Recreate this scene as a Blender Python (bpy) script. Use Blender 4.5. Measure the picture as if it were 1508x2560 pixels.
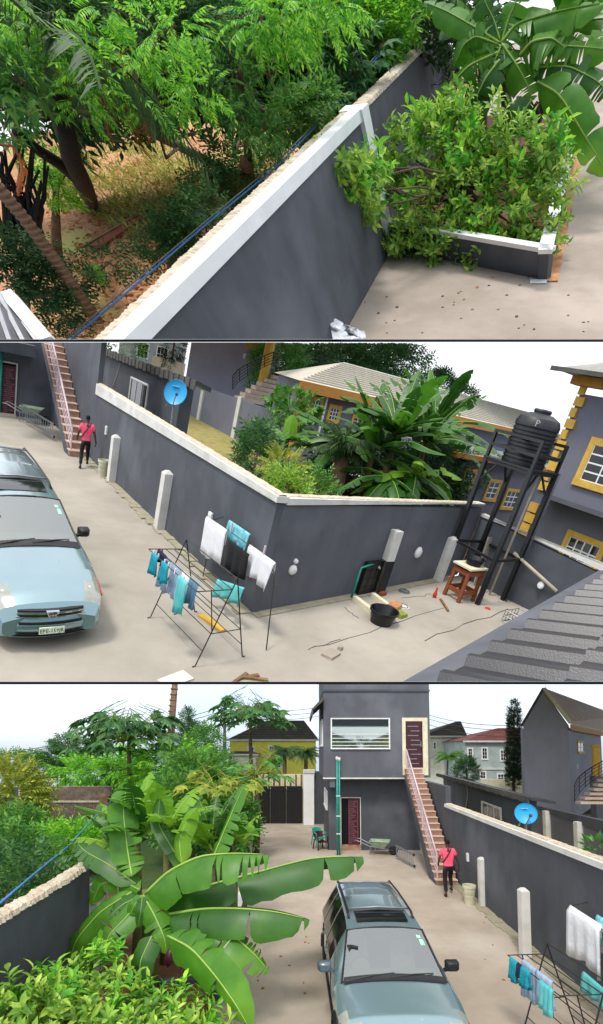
import bpy, bmesh, math, random
import numpy as np
from mathutils import Vector

random.seed(7); RNG = np.random.default_rng(7)
for o in list(bpy.data.objects): bpy.data.objects.remove(o)
SC = bpy.context.scene
COL = SC.collection
# ---------------------------------------------------------------- camera
# One lens looks at three stacked views of one yard (top, middle, bottom tier).
F = 1150.0; PX, PY = 754.0, 1800.0          # focal length and principal point, photo pixels
PITCH = math.atan(75 / F)
S_LOW = 0.26                                  # scale of the lowest tier (models of the place)
CAM = np.array([0, 0, 4.75 * S_LOW])
cd = bpy.data.cameras.new('camera'); cam = bpy.data.objects.new('camera', cd); COL.objects.link(cam)
cd.sensor_fit = 'VERTICAL'; cd.sensor_height = 24.0; cd.lens = 24.0 * F / 2560
cd.shift_y = (PY - 1280) / 2560; cd.shift_x = 0
cd.clip_start = 0.05; cd.clip_end = 3000
cam.location = CAM; cam.rotation_euler = (math.pi / 2 + PITCH, 0, 0)
SC.camera = cam
SC.render.resolution_x = 603; SC.render.resolution_y = 1024
# ---------------------------------------------------------------- sky, sun, exposure
W = bpy.data.worlds.new('World'); SC.world = W; W.use_nodes = True
nt = W.node_tree; nt.nodes.clear()
sky = nt.nodes.new('ShaderNodeTexSky'); sky.sky_type = 'NISHITA'; sky.sun_disc = False
SUN_EL, SUN_AZ = math.radians(52), math.radians(194)      # high, behind the viewer's shoulder
sky.sun_elevation = SUN_EL; sky.sun_rotation = SUN_AZ; sky.air_density = 1.0; sky.dust_density = 2.0
b1 = nt.nodes.new('ShaderNodeBackground'); b1.inputs[1].default_value = 0.06
b2 = nt.nodes.new('ShaderNodeBackground'); b2.inputs[1].default_value = 0.92
tc = nt.nodes.new('ShaderNodeTexCoord'); nz_ = nt.nodes.new('ShaderNodeTexNoise')
nz_.inputs['Scale'].default_value = 2.4; nz_.inputs['Detail'].default_value = 4; nz_.inputs['Roughness'].default_value = .45
cr = nt.nodes.new('ShaderNodeValToRGB')
cr.color_ramp.elements[0].position = .34; cr.color_ramp.elements[0].color = (.40, .49, .63, 1)
cr.color_ramp.elements[1].position = .74; cr.color_ramp.elements[1].color = (1.0, 1.0, 1.0, 1)
ad = nt.nodes.new('ShaderNodeAddShader'); wo = nt.nodes.new('ShaderNodeOutputWorld')
L_ = nt.links.new
# overcast sky: paler overhead, blue-grey towards the horizon, soft cloud on top
sp_ = nt.nodes.new('ShaderNodeSeparateXYZ'); L_(tc.outputs['Generated'], sp_.inputs[0])
m1_ = nt.nodes.new('ShaderNodeMath'); m1_.operation = 'MULTIPLY_ADD'; m1_.inputs[1].default_value = .75; m1_.inputs[2].default_value = .02; L_(sp_.outputs[2], m1_.inputs[0])
m2_ = nt.nodes.new('ShaderNodeMath'); m2_.operation = 'MULTIPLY_ADD'; m2_.inputs[1].default_value = .8; L_(nz_.outputs['Fac'], m2_.inputs[0]); L_(m1_.outputs[0], m2_.inputs[2])
L_(tc.outputs['Generated'], nz_.inputs['Vector']); L_(m2_.outputs[0], cr.inputs['Fac']); L_(cr.outputs['Color'], b2.inputs[0])
L_(sky.outputs[0], b1.inputs[0]); L_(b1.outputs[0], ad.inputs[0]); L_(b2.outputs[0], ad.inputs[1]); L_(ad.outputs[0], wo.inputs[0])
sl = bpy.data.lights.new('sun', 'SUN'); sl.energy = 1.5; sl.angle = math.radians(11); sl.color = (1, .965, .91)
so = bpy.data.objects.new('sun', sl); COL.objects.link(so)
so.rotation_euler = (math.pi / 2 - SUN_EL, 0, math.pi - SUN_AZ)
SC.view_settings.view_transform = 'Standard'; SC.view_settings.look = 'None'
SC.view_settings.exposure = 0.42; SC.view_settings.gamma = 1.0; SC.view_settings.use_curve_mapping = False
SC.render.engine = 'CYCLES'
SC.cycles.max_bounces = 4; SC.cycles.diffuse_bounces = 3; SC.cycles.glossy_bounces = 3; SC.cycles.transmission_bounces = 3; SC.cycles.transparent_max_bounces = 6
# ---------------------------------------------------------------- the three tiers
FWD = np.array([0, math.cos(PITCH), math.sin(PITCH)]); UPV = np.array([0, -math.sin(PITCH), math.cos(PITCH)])
def unit(v): v = np.asarray(v, float); return v / np.linalg.norm(v)
def ray(px, py): return np.array([(px - PX) / F, 0, 0]) + (PY - py) / F * UPV + FWD
class Tier:
    """A tier has its own ground plane (z = 0), metres as units; the lens hangs at (0, 0, H) above it."""
    def __init__(s, hy, roll, H, vp, sc, top, bot):
        t = math.tan(math.radians(roll))
        s.n = unit(np.cross(ray(1254, hy + 500 * t), ray(254, hy - 500 * t)))
        s.ey = unit(ray(754, hy)); s.ex = unit(np.cross(s.ey, s.n))
        s.w = s.n if vp is None else -unit(ray(*vp))
        s.H = H / (s.w @ s.n); s.L = np.stack([s.ex, s.ey, s.w], 1); s.Li = np.linalg.inv(s.L); s.sc = sc
        s.planes = []
        if top is not None: s.planes.append(-unit(np.cross(ray(1508, top), ray(0, top))))
        if bot is not None: s.planes.append(unit(np.cross(ray(1508, bot), ray(0, bot))))
        s.c = np.array([0, 0, s.H])
    def world(s, V): return CAM + s.sc * ((np.asarray(V, float) - s.c) @ s.L.T)
    def g(s, px, py, z=0.0):
        d = s.Li @ ray(px, py); return s.c + (z - s.H) / d[2] * d
    def at(s, px, py, y):
        d = s.Li @ ray(px, py); return s.c + y / d[1] * d
    def atx(s, px, py, x):
        d = s.Li @ ray(px, py); return s.c + x / d[0] * d
    def hz(s, p, py):                      # height over p that reaches row py
        g = UPV - (PY - py) / F * FWD
        return -(g @ (s.L @ (np.array([p[0], p[1], 0.]) - s.c))) / (g @ s.w)
    def onwall(s, A, B, px, py):           # point of the upright plane over A-B seen at a pixel
        A = np.array([A[0], A[1], 0.]); B = np.array([B[0], B[1], 0.]); n = np.cross(B - A, [0, 0, 1])
        d = s.Li @ ray(px, py); return s.c + (n @ (A - s.c)) / (n @ d) * d
S1 = Tier(-165, -11, 4.75, (1250, 1950), 4.9, None, 848)
S2 = Tier(930, 13.5, 4.75, (-146, 4808), 1.4, 856, 1704)
S3 = Tier(1875, 0, 4.75, None, S_LOW, 1711, None)
# ---------------------------------------------------------------- mesh helpers
class M:
    def __init__(s): s.v = []; s.f = []; s.n = 0; s.big = []
    def add(s, V, Fc):
        b = s.n; V = [tuple(map(float, p)) for p in V]
        s.v += V; s.n += len(V); s.f += [tuple(b + i for i in q) for q in Fc]; return s
    def arr(s, V, Fc):                    # numpy verts, list of face tuples
        s.big.append((np.asarray(V, float), np.asarray(Fc, int))); return s
    def hexa(s, P):                       # 8 points: bottom ring 0-3, top ring 4-7
        return s.add(P, [(3, 2, 1, 0), (4, 5, 6, 7), (0, 1, 5, 4), (1, 2, 6, 5), (2, 3, 7, 6), (3, 0, 4, 7)])
    def box(s, x0, x1, y0, y1, z0, z1):
        return s.hexa([(x0, y0, z0), (x1, y0, z0), (x1, y1, z0), (x0, y1, z0), (x0, y0, z1), (x1, y0, z1), (x1, y1, z1), (x0, y1, z1)])
    def fbox(s, fr, u0, u1, v0, v1, d0, d1):
        return s.hexa([fr(u0, v0, d1), fr(u1, v0, d1), fr(u1, v0, d0), fr(u0, v0, d0), fr(u0, v1, d1), fr(u1, v1, d1), fr(u1, v1, d0), fr(u0, v1, d0)])
    def beam(s, p, q, w, h=None, up=(0, 0, 1)):
        h = h or w; p = np.array(p, float); q = np.array(q, float); d = unit(q - p); up = np.array(up, float)
        if abs(d @ up) > .95: up = np.array([1., 0, 0])
        a = unit(np.cross(d, up)) * w / 2; b = np.cross(unit(a), d) * h / 2
        return s.hexa([p - a - b, p + a - b, q + a - b, q - a - b, p - a + b, p + a + b, q + a + b, q - a + b])
    def tube(s, P, r, n=6, caps=True):
        P = np.array(P, float); k = len(P); r = np.broadcast_to(np.asarray(r, float), (k,))
        T = np.gradient(P, axis=0) if k > 2 else np.array([P[1] - P[0]] * k)
        ref = np.array([0, 0, 1.]) if abs(unit(T[0])[2]) < .9 else np.array([1., 0, 0])
        V = []; 
        for i in range(k):
            t = unit(T[i]); a = np.cross(t, ref); a = unit(a); b = np.cross(t, a); ref = unit(np.cross(a, t))
            for j in range(n):
                an = 2 * math.pi * j / n; V.append(P[i] + r[i] * (math.cos(an) * a + math.sin(an) * b))
        Fc = [(i * n + j, i * n + (j + 1) % n, (i + 1) * n + (j + 1) % n, (i + 1) * n + j) for i in range(k - 1) for j in range(n)]
        if caps: Fc += [tuple(range(n))[::-1], tuple((k - 1) * n + j for j in range(n))]
        return s.add(V, Fc)
    def lathe(s, c, prof, n=16, ax=(0, 0, 1), caps=True, sx=1.0):
        ax = unit(ax); ref = np.array([1., 0, 0]) if abs(ax[0]) < .9 else np.array([0, 1., 0])
        a = unit(np.cross(ref, ax)); b = np.cross(ax, a); c = np.array(c, float); V = []
        for r, z in prof:
            for j in range(n):
                an = 2 * math.pi * j / n; V.append(c + ax * z + r * (sx * math.cos(an) * a + math.sin(an) * b))
        k = len(prof)
        Fc = [(i * n + j, i * n + (j + 1) % n, (i + 1) * n + (j + 1) % n, (i + 1) * n + j) for i in range(k - 1) for j in range(n)]
        if caps: Fc += [tuple(range(n))[::-1], tuple((k - 1) * n + j for j in range(n))]
        return s.add(V, Fc)
    def prism(s, poly, z0, z1):
        n = len(poly); V = [(p[0], p[1], z0) for p in poly] + [(p[0], p[1], z1) for p in poly]
        return s.add(V, [tuple(range(n))[::-1], tuple(range(n, 2 * n))] + [(i, (i + 1) % n, n + (i + 1) % n, n + i) for i in range(n)])
    def extr(s, pts, off):                # polygon in space pushed along a vector
        n = len(pts); P = [np.array(p, float) for p in pts]; off = np.array(off, float)
        return s.add(P + [p + off for p in P], [tuple(range(n)), tuple(range(n, 2 * n))[::-1]] + [(i, (i + 1) % n, n + (i + 1) % n, n + i)[::-1] for i in range(n)])
    def wall(s, A, B, z0, za, zb, t, side=1):     # upright slab from A to B, heights za, zb
        A = np.array(A[:2], float); B = np.array(B[:2], float); d = unit(B - A); nn = np.array([-d[1], d[0]]) * t * side
        q = [A, B, B + nn, A + nn]; h = [za, zb, zb, za]
        return s.hexa([(p[0], p[1], z0) for p in q] + [(p[0], p[1], k) for p, k in zip(q, h)])
    def grid(s, P):                       # P (a,b,3)
        P = np.asarray(P); a, b = P.shape[:2]
        return s.add(P.reshape(-1, 3), [(i * b + j, i * b + j + 1, (i + 1) * b + j + 1, (i + 1) * b + j) for i in range(a - 1) for j in range(b - 1)])
    def data(s):
        Vs = [np.array(s.v, float).reshape(-1, 3)]; Fs = list(s.f); b = len(Vs[0])
        arrs = []
        for V, Fc in s.big: Vs.append(V); arrs.append(Fc + b); b += len(V)
        return np.concatenate(Vs), Fs, arrs
def frame(o, ux, out=None):               # wall frame: u along, v up, d outwards
    o = np.array([o[0], o[1], o[2] if len(o) > 2 else 0.]); ux = unit(np.array([ux[0], ux[1], 0.]))
    dn = np.array([ux[1], -ux[0], 0.])
    if out is not None and dn @ np.array([out[0], out[1], 0.]) < 0: dn = -dn
    return lambda u, v, d=0.0: o + ux * u + np.array([0, 0, v]) + dn * d
ORG = {}
def thing(T, name, loc, label, cat, group=None):
    o = bpy.data.objects.new(name, None); COL.objects.link(o); o.empty_display_size = .1
    w = T.world(np.array([loc[0], loc[1], loc[2] if len(loc) > 2 else 0.])); o.location = w; ORG[o.name] = (o, w)
    o['label'] = label; o['category'] = cat
    if group: o['group'] = group
    return o
def mk(T, m, name, mt, parent=None, label=None, cat=None, group=None, kind=None, smooth=False, leafy=False):
    V, Fs, arrs = m.data()
    if len(V) == 0: return None
    w = T.world(V); hid = None
    infront = ((w - CAM) @ FWD).max() > 0
    for pn in (T.planes if infront else []):
        d = (w - CAM) @ pn
        hid = (d < 0) if hid is None else (hid | (d < 0))
    if hid is not None and hid.all(): return None
    cut = hid is not None and hid.any()
    if cut and leafy:
        Fs = [q for q in Fs if not any(hid[i] for i in q)]
        arrs = [a[~hid[a].any(1)] for a in arrs]
        used = np.zeros(len(V), bool)
        for q in Fs: used[list(q)] = True
        for a in arrs: used[a.ravel()] = True
        if not used.any(): return None
        mp = np.cumsum(used) - 1; V = V[used]; w = w[used]
        Fs = [tuple(mp[i] for i in q) for q in Fs]; arrs = [mp[a] for a in arrs]; cut = False
    base = V[~hid] if cut else V
    c = np.array([(base[:, 0].min() + base[:, 0].max()) / 2, (base[:, 1].min() + base[:, 1].max()) / 2, base[:, 2].min()])
    org = T.world(c)
    me = bpy.data.meshes.new(name)
    faces = Fs if not arrs else Fs + [q for a in arrs for q in a.tolist()]
    me.from_pydata((w - org).tolist(), [], faces)
    at = me.attributes.new('lc', 'FLOAT_VECTOR', 'POINT'); at.data.foreach_set('vector', (V - (c if not parent else V.mean(0) * 0 + c)).ravel())
    if cut:
        bm = bmesh.new(); bm.from_mesh(me)
        for pn in T.planes:
            r = bmesh.ops.bisect_plane(bm, geom=bm.verts[:] + bm.edges[:] + bm.faces[:], dist=1e-5, plane_co=Vector(CAM - org), plane_no=Vector(-pn), clear_outer=True)
            ed = [e for e in r['geom_cut'] if isinstance(e, bmesh.types.BMEdge)]
            if ed and len(ed) < 400:
                try: bmesh.ops.edgenet_fill(bm, edges=ed)
                except Exception: pass
        if not bm.faces: bm.free(); bpy.data.meshes.remove(me); return None
        bm.to_mesh(me); bm.free()
    me.materials.append(mt)
    if smooth is True: me.polygons.foreach_set('use_smooth', [True] * len(me.polygons))
    me.update()
    o = bpy.data.objects.new(name, me); COL.objects.link(o)
    if smooth and smooth is not True: 
        me.shade_smooth() if hasattr(me, 'shade_smooth') else None
        me.set_sharp_from_angle(angle=math.radians(smooth))
    ORG[o.name] = (o, org)
    if parent is not None: o.parent = parent; o.location = org - ORG[parent.name][1]
    else: o.location = org
    if label: o['label'] = label
    if cat: o['category'] = cat
    if group: o['group'] = group
    if kind: o['kind'] = kind
    return o
# ---------------------------------------------------------------- materials
def lin(h):
    if isinstance(h, (tuple, list)): return tuple(h)
    r = [int(h[i:i + 2], 16) / 255 for i in (0, 2, 4)]
    return tuple(c / 12.92 if c <= .04045 else ((c + .055) / 1.055) ** 2.4 for c in r)
MT = {}
def mat(name, c1, rough=.75, c2=None, scale=2.0, c3=None, scale3=.5, bump=.0, bscale=30., metal=0., spec=.4, coat=0., trans=0., isl=0., emit=0., detail=6, f3=.5, streak=None, tile=None):
    m = bpy.data.materials.new(name); m.use_nodes = True; t = m.node_tree; n = t.nodes; l = t.links.new
    p = n['Principled BSDF']; out = n['Material Output']
    c1 = lin(c1); c2 = lin(c2) if c2 else tuple(x * .78 for x in c1)
    a = n.new('ShaderNodeAttribute'); a.attribute_name = 'lc'
    nx = n.new('ShaderNodeTexNoise'); nx.inputs['Scale'].default_value = scale; nx.inputs['Detail'].default_value = detail; nx.inputs['Roughness'].default_value = .62
    l(a.outputs['Vector'], nx.inputs['Vector'])
    r = n.new('ShaderNodeValToRGB'); r.color_ramp.elements[0].position = .32; r.color_ramp.elements[1].position = .68
    r.color_ramp.elements[0].color = (*c2, 1); r.color_ramp.elements[1].color = (*c1, 1)
    l(nx.outputs['Fac'], r.inputs['Fac']); col = r.outputs['Color']
    if c3:
        n3 = n.new('ShaderNodeTexNoise'); n3.inputs['Scale'].default_value = scale3; n3.inputs['Detail'].default_value = 5
        l(a.outputs['Vector'], n3.inputs['Vector'])
        r3 = n.new('ShaderNodeValToRGB'); r3.color_ramp.elements[0].position = .5; r3.color_ramp.elements[1].position = .7
        r3.color_ramp.elements[0].color = (0, 0, 0, 1); r3.color_ramp.elements[1].color = (f3, f3, f3, 1); l(n3.outputs['Fac'], r3.inputs['Fac'])
        mx = n.new('ShaderNodeMixRGB'); mx.inputs[2].default_value = (*lin(c3), 1); l(r3.outputs['Color'], mx.inputs[0]); l(col, mx.inputs[1]); col = mx.outputs[0]
    if streak:                              # rain streaks and grime running down an upright face
        mp = n.new('ShaderNodeMapping'); mp.inputs['Scale'].default_value = (1.7, 1.7, .22); l(a.outputs['Vector'], mp.inputs['Vector'])
        ns = n.new('ShaderNodeTexNoise'); ns.inputs['Scale'].default_value = 1.0; ns.inputs['Detail'].default_value = 7; ns.inputs['Roughness'].default_value = .7; l(mp.outputs[0], ns.inputs['Vector'])
        rs = n.new('ShaderNodeValToRGB'); rs.color_ramp.elements[0].position = .48; rs.color_ramp.elements[1].position = .78
        rs.color_ramp.elements[0].color = (0, 0, 0, 1); rs.color_ramp.elements[1].color = (.32, .32, .32, 1); l(ns.outputs['Fac'], rs.inputs['Fac'])
        ms = n.new('ShaderNodeMixRGB'); ms.inputs[2].default_value = (*lin(streak), 1); l(rs.outputs['Color'], ms.inputs[0]); l(col, ms.inputs[1]); col = ms.outputs[0]
    if isl:
        gi = n.new('ShaderNodeNewGeometry'); hs = n.new('ShaderNodeHueSaturation')
        mr = n.new('ShaderNodeMapRange'); mr.inputs[3].default_value = 1 - isl; mr.inputs[4].default_value = 1 + isl
        l(gi.outputs['Random Per Island'], mr.inputs[0]); l(mr.outputs[0], hs.inputs['Value'])
        mr2 = n.new('ShaderNodeMapRange'); mr2.inputs[3].default_value = .5 + .035 ; mr2.inputs[4].default_value = .5 - .04
        l(gi.outputs['Random Per Island'], mr2.inputs[0]); l(mr2.outputs[0], hs.inputs['Hue'])
        l(col, hs.inputs['Color']); col = hs.outputs[0]
    l(col, p.inputs['Base Color'])
    p.inputs['Roughness'].default_value = rough; p.inputs['Metallic'].default_value = metal
    p.inputs['Specular IOR Level'].default_value = spec
    if coat: p.inputs['Coat Weight'].default_value = coat; p.inputs['Coat Roughness'].default_value = .06
    if bump:
        nb = n.new('ShaderNodeTexNoise'); nb.inputs['Scale'].default_value = bscale; nb.inputs['Detail'].default_value = 4
        bp = n.new('ShaderNodeBump'); bp.inputs['Strength'].default_value = bump; bp.inputs['Distance'].default_value = .02
        l(a.outputs['Vector'], nb.inputs['Vector']); l(nb.outputs['Fac'], bp.inputs['Height']); l(bp.outputs[0], p.inputs['Normal'])
    if trans:
        tr = n.new('ShaderNodeBsdfTranslucent'); l(col, tr.inputs['Color'])
        mxs = n.new('ShaderNodeMixShader'); mxs.inputs[0].default_value = trans
        l(p.outputs[0], mxs.inputs[1]); l(tr.outputs[0], mxs.inputs[2]); l(mxs.outputs[0], out.inputs['Surface'])
    MT[name] = m; return m
mat('concrete', 'aba395', .85, '989083', .5, 'b7ae9f', .28, bump=.2, bscale=34, f3=.7, streak='8a8374', detail=12)
mat('concrete_pink', 'b5a797', .85, '9f917f', .5, 'c2b7a7', .25, bump=.2, bscale=34, f3=.7, streak='8f806a', detail=12)
mat('concrete_p1', 'aa9d90', .85, '95887a', .6, 'bcab9f', .3, bump=.2, bscale=34, f3=.7, streak='847764', detail=12)
mat('stain', '8f8a72', .9, 'a79e88', 3)
mat('joint', '5a5548', .95, '3c382f', 3)
mat('wall_gray', '4f5258', .78, '45484e', .9, '676a70', .45, bump=.08, bscale=50, f3=.6, streak='63636a')
mat('wall_gray_l', '5c5e65', .78, '53555b', .9, '73757b', .45, bump=.08, bscale=50, f3=.6, streak='747579')
mat('wall_lilac', '9a99a6', .78, '8f8e9b', .6, 'a5a4b0', .25, bump=.06, bscale=50, f3=.6, streak='a9a8b2')  # lavender-grey house paint, lightened in colour to offset shade from the tier above
mat('grass_green', 'bdb868', .95, '95a048', 3, isl=.4, trans=.2)
mat('wall_gray_n', '73747f', .78, '6a6b76', .6, '7f808a', .25, bump=.06, bscale=50, f3=.6, streak='85858c')
mat('white', 'e0ded8', .7, 'cac7be', 2.0, 'b1ad9e', .9, bump=.08, bscale=40, f3=.4, streak='a5a294')
mat('white_clean', 'eeeeec', .55, 'e2e2df', 2)
mat('mortar', 'd2c4ad', .95, 'b3a48c', 9, 'e0d5c2', 3, bump=.6, bscale=30, f3=.6)
mat('black_metal', '131313', .45, '1c1c1c', 6, spec=.5)
mat('black_plastic', '0d0d0f', .35, '151517', 4, spec=.5)
mat('dark', '0a0a0b', .9)
mat('maroon', '4a1420', .4, '330c15', 5, spec=.5)
mat('maroon_l', '8a5560', .45, '5c2430', 14, spec=.5)
mat('cream', 'e3dcc0', .75, 'cfc6a4', 3)
mat('yellow_trim', 'e0b64e', .65, 'c79a36', 4)
mat('orange_trim', 'c98a35', .65, 'b67a2c', 4)
mat('yellow_wall', 'e8df62', .8, 'dcd252', 1.5)
mat('house_cream', 'e6e2d2', .8, 'c6c1ad', 1.0)
mat('house_green', 'b9c4c2', .8, '9ba5a3', 1.0)
mat('roof_dark', '55524c', .8, '45423d', 6, '6b675f', 1.0, bump=.3, bscale=9)
mat('roof_grey', 'a3a098', .8, '8b8880', 6, 'b5b2a8', 1.0, bump=.3, bscale=9)
mat('roof_red', '7b4a45', .8, '653833', 6, '8a605a', 1.0, bump=.3, bscale=9)
mat('roof_pale', 'd3cbb8', .75, 'c0b8a5', 6, 'dcd6c8', 1.0, bump=.25, bscale=9)
mat('roof_pink', 'd8bfae', .75, 'c4a592', 7, 'e2d2bc', 1.0, bump=.25, bscale=9)
mat('roof_black', '2e2e33', .38, '222226', 2.0, '47474e', 1.2, spec=.6, bump=.15, bscale=60, isl=.25)
mat('glass_dark', '15181a', .06, '1b1f22', 1, spec=.6)
mat('glass_mirror', 'b9c4c4', .03, 'b9c4c4', 1, metal=1.0)
mat('glass_window', '2b3033', .05, '22272a', 1, spec=.8)
mat('teal_pipe', '2f9a86', .45, '24806f', 5)
mat('teal_plastic', '2aa090', .4, '23907f', 5)
mat('tile_brown', 'b08a76', .5, '8e6a58', 5, 'c7a692', 1.6, f3=.6)
mat('tile_nose', 'd6c0ae', .5, 'c4ab97', 4)
mat('rail_pink', 'd9c3c6', .35, 'c2a9ad', 5, spec=.6)
mat('steel', '9a9ca0', .4, '85878b', 6, metal=.6)
mat('barrow', '8fa58e', .6, '788e78', 6, 'b7ad8f', 3, f3=.6)
mat('rubber', '1c1b1a', .8, '262523', 8)
mat('bucket', 'd5d2b8', .55, 'bcb89c', 4, 'a7a184', 2, f3=.5)
mat('trunk', '6b5a45', .95, '4a3c2d', 6, '857660', 2, bump=.8, bscale=18)
mat('trunk_dark', '2c241b', .95, '1b160f', 6, bump=.8, bscale=14)
mat('trunk_palm', '8a684e', .95, '65493a', 9, 'a68a70', 2.5, bump=.9, bscale=16)
mat('pseudostem', '6f7440', .7, '55502c', 4, '8d6a45', 1.5, f3=.7)
mat('leaf_banana', '5e9a2a', .4, '437c1c', 1.5, '8cba3e', .8, spec=.5, trans=.35, f3=.6)
mat('leaf_banana_d', '3c7023', .42, '2d5b1a', 1.5, '5f8f34', .8, spec=.5, trans=.25, f3=.6)
mat('leaf_banana_y', '8fc03a', .45, '78ae2c', 1.5, 'a9cf50', .8, spec=.4, trans=.45)
mat('midrib', '9fbd58', .5, '86a646', 3)
mat('leaf_guava', 'a0c656', .45, '7fae3c', 9, isl=.5, trans=.35)
mat('leaf_bright', '8cd044', .5, '6cb830', 5, isl=.5, trans=.4)
mat('leaf_mid', '639c40', .55, '4c8432', 5, isl=.45, trans=.3)
mat('leaf_dark', '4f8044', .6, '3e6c36', 5, isl=.45, trans=.25)
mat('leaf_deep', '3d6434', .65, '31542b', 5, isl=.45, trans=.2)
mat('leaf_papaya', '528748', .55, '44763b', 5, isl=.35, trans=.3)
mat('leaf_yellow', 'a9b546', .55, '8a9c36', 5, isl=.35, trans=.35)
mat('leaf_dry', 'b0813f', .8, '8a5f2c', 6, isl=.3, trans=.2)
mat('leaf_palm', '4f6d3c', .6, '3f5c30', 5, isl=.4, trans=.25)
mat('leaf_cypress', '2e4426', .75, '243820', 8, isl=.45)
mat('soil', '6b4630', .95, '4c3222', 3, '7d5a3a', .8, bump=.8, bscale=12)
mat('litter', 'cc9c6e', .95, 'a86c4a', 4, 'a3ad5c', .3, bump=.8, bscale=14, f3=.9)
mat('grass_dry', 'b9a86a', .95, '93894e', 2.5, '7f8a3f', .5, bump=.6, bscale=25, f3=.8)
mat('ground_green', '3d5a26', .95, '2f4a1e', 2, '5b5a2c', .6, bump=.7, bscale=15)
mat('paint', '90aab0', .18, '89a3aa', 1, metal=.55, coat=.9, spec=.5)
mat('paint_dark', '5d6f78', .35, '55666f', 1, metal=.3, coat=.6)
mat('chrome', 'c9ccd0', .15, 'bfc3c8', 3, metal=.9)
mat('lamp_inner', 'a3a69b', .12, '85887e', 5, coat=1.0, spec=.6)
mat('lamp_glass', 'f0f2e6', .1, 'c3c8ba', 9, coat=1.0, spec=.6)
mat('amber', 'b0402a', .3)
mat('car_trim', '18191b', .5, '202124', 5)
mat('car_inner', '55584f', .8, '45483f', 3)
mat('plate', 'e6ecd8', .5, 'dde5cc', 5)
mat('print_green', '2f4a3a', .6)
mat('sticker', '6fd09a', .5, 'c5eccf', 20)
mat('shirt_pink', 'f4607c', .85, 'ea4f6e', 4)
mat('trousers', '131214', .9, '1b191c', 6)
mat('skin', '5f3a2c', .55, '3f251c', 8)
mat('hair', '14110f', .9)
mat('strap', '2a1a1c', .7)
mat('shoe', '16161a', .6)
mat('dish_blue', '25a5d8', .4, '1f9ace', 2)
mat('print_white', 'f2f4f4', .6)
mat('block', '7d6d62', .95, '5f5148', 5, '9a8a7c', 2, bump=.6, bscale=20)
mat('wood', '8a6a45', .85, '6b4f32', 8, 'a98a60', 2, bump=.4, bscale=20)
mat('wood_red', '94512f', .8, '743c22', 8, bump=.4, bscale=20)
mat('cable_blue', '4d86c4', .5, '3f76b4', 3)
mat('cable_gray', '6f7478', .6)
mat('cloth_white', 'e9e9ea', .9, 'd8d8da', 5, bump=.2, bscale=25)
mat('cloth_teal', '1f9fb0', .9, '178897', 6, bump=.2, bscale=25)
mat('cloth_blue', 'a9bcd0', .9, '93a9c0', 5, bump=.2, bscale=25)
mat('cloth_navy', '25294a', .9, '1a1d38', 7, '8b8fb0', 6)
mat('cloth_black', '0f0f12', .9, '17171b', 5)
mat('cloth_jean', '6f93b0', .9, '5a7e9c', 6)
mat('cloth_aqua', '6fc3c0', .9, '4fb0b0', 4)
mat('plastic_red', 'c8321f', .5)
mat('pipe_cream', 'cfc4ae', .6, 'b8aa90', 4)
mat('brick_red', '8f4a30', .9, '743a25', 9)
mat('tank', '1b1b1e', .45, '232327', 3, spec=.45)
mat('bag_white', 'dfe2e6', .35, 'b5bac0', 7, spec=.6)
mat('wire', '2e3033', .6)
mat('ledge_black', '050505', .9)
# ---------------------------------------------------------------- windows, doors
def window(T, par, fr, u0, u1, v0, v1, trim, cols=2, rows=2, tw=.09, fm='white_clean', glass='glass_window', sill=True, d=.0):
    m = M(); tw2 = tw
    m.fbox(fr, u0 - tw2, u1 + tw2, v1, v1 + tw2, d + .0, d + .06).fbox(fr, u0 - tw2, u1 + tw2, v0 - tw2, v0, d + .0, d + (.09 if sill else .06))
    m.fbox(fr, u0 - tw2, u0, v0, v1, d, d + .06).fbox(fr, u1, u1 + tw2, v0, v1, d, d + .06)
    w = mk(T, m, 'window', MT[trim], par)
    if w is None: return None
    mk(T, M().fbox(fr, u0, u1, v0, v1, d + .004, d + .012), 'pane', MT[glass], w)
    m = M(); b = min(.05, (u1 - u0) * .05 + .012)
    for i in range(cols + 1):
        u = u0 + (u1 - u0) * i / cols; m.fbox(fr, max(u0, u - b / 2), min(u1, u + b / 2), v0, v1, d + .012, d + .035)
    for i in range(rows + 1):
        v = v0 + (v1 - v0) * i / rows; m.fbox(fr, u0, u1, max(v0, v - b / 2), min(v1, v + b / 2), d + .012, d + .033)
    mk(T, m, 'frame', MT[fm], w)
    return w
def textmesh(body, size, depth=.004):
    cu = bpy.data.curves.new('t', 'FONT'); cu.body = body; cu.size = size; cu.align_x = 'CENTER'; cu.align_y = 'CENTER'; cu.extrude = depth; cu.resolution_u = 1
    o = bpy.data.objects.new('t', cu); COL.objects.link(o); bpy.context.view_layer.update()
    me = o.evaluated_get(bpy.context.evaluated_depsgraph_get()).to_mesh()
    V = np.array([v.co[:] for v in me.vertices]); Fc = [tuple(p.vertices) for p in me.polygons]
    bpy.data.objects.remove(o); bpy.data.curves.remove(cu); return V, Fc
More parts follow.
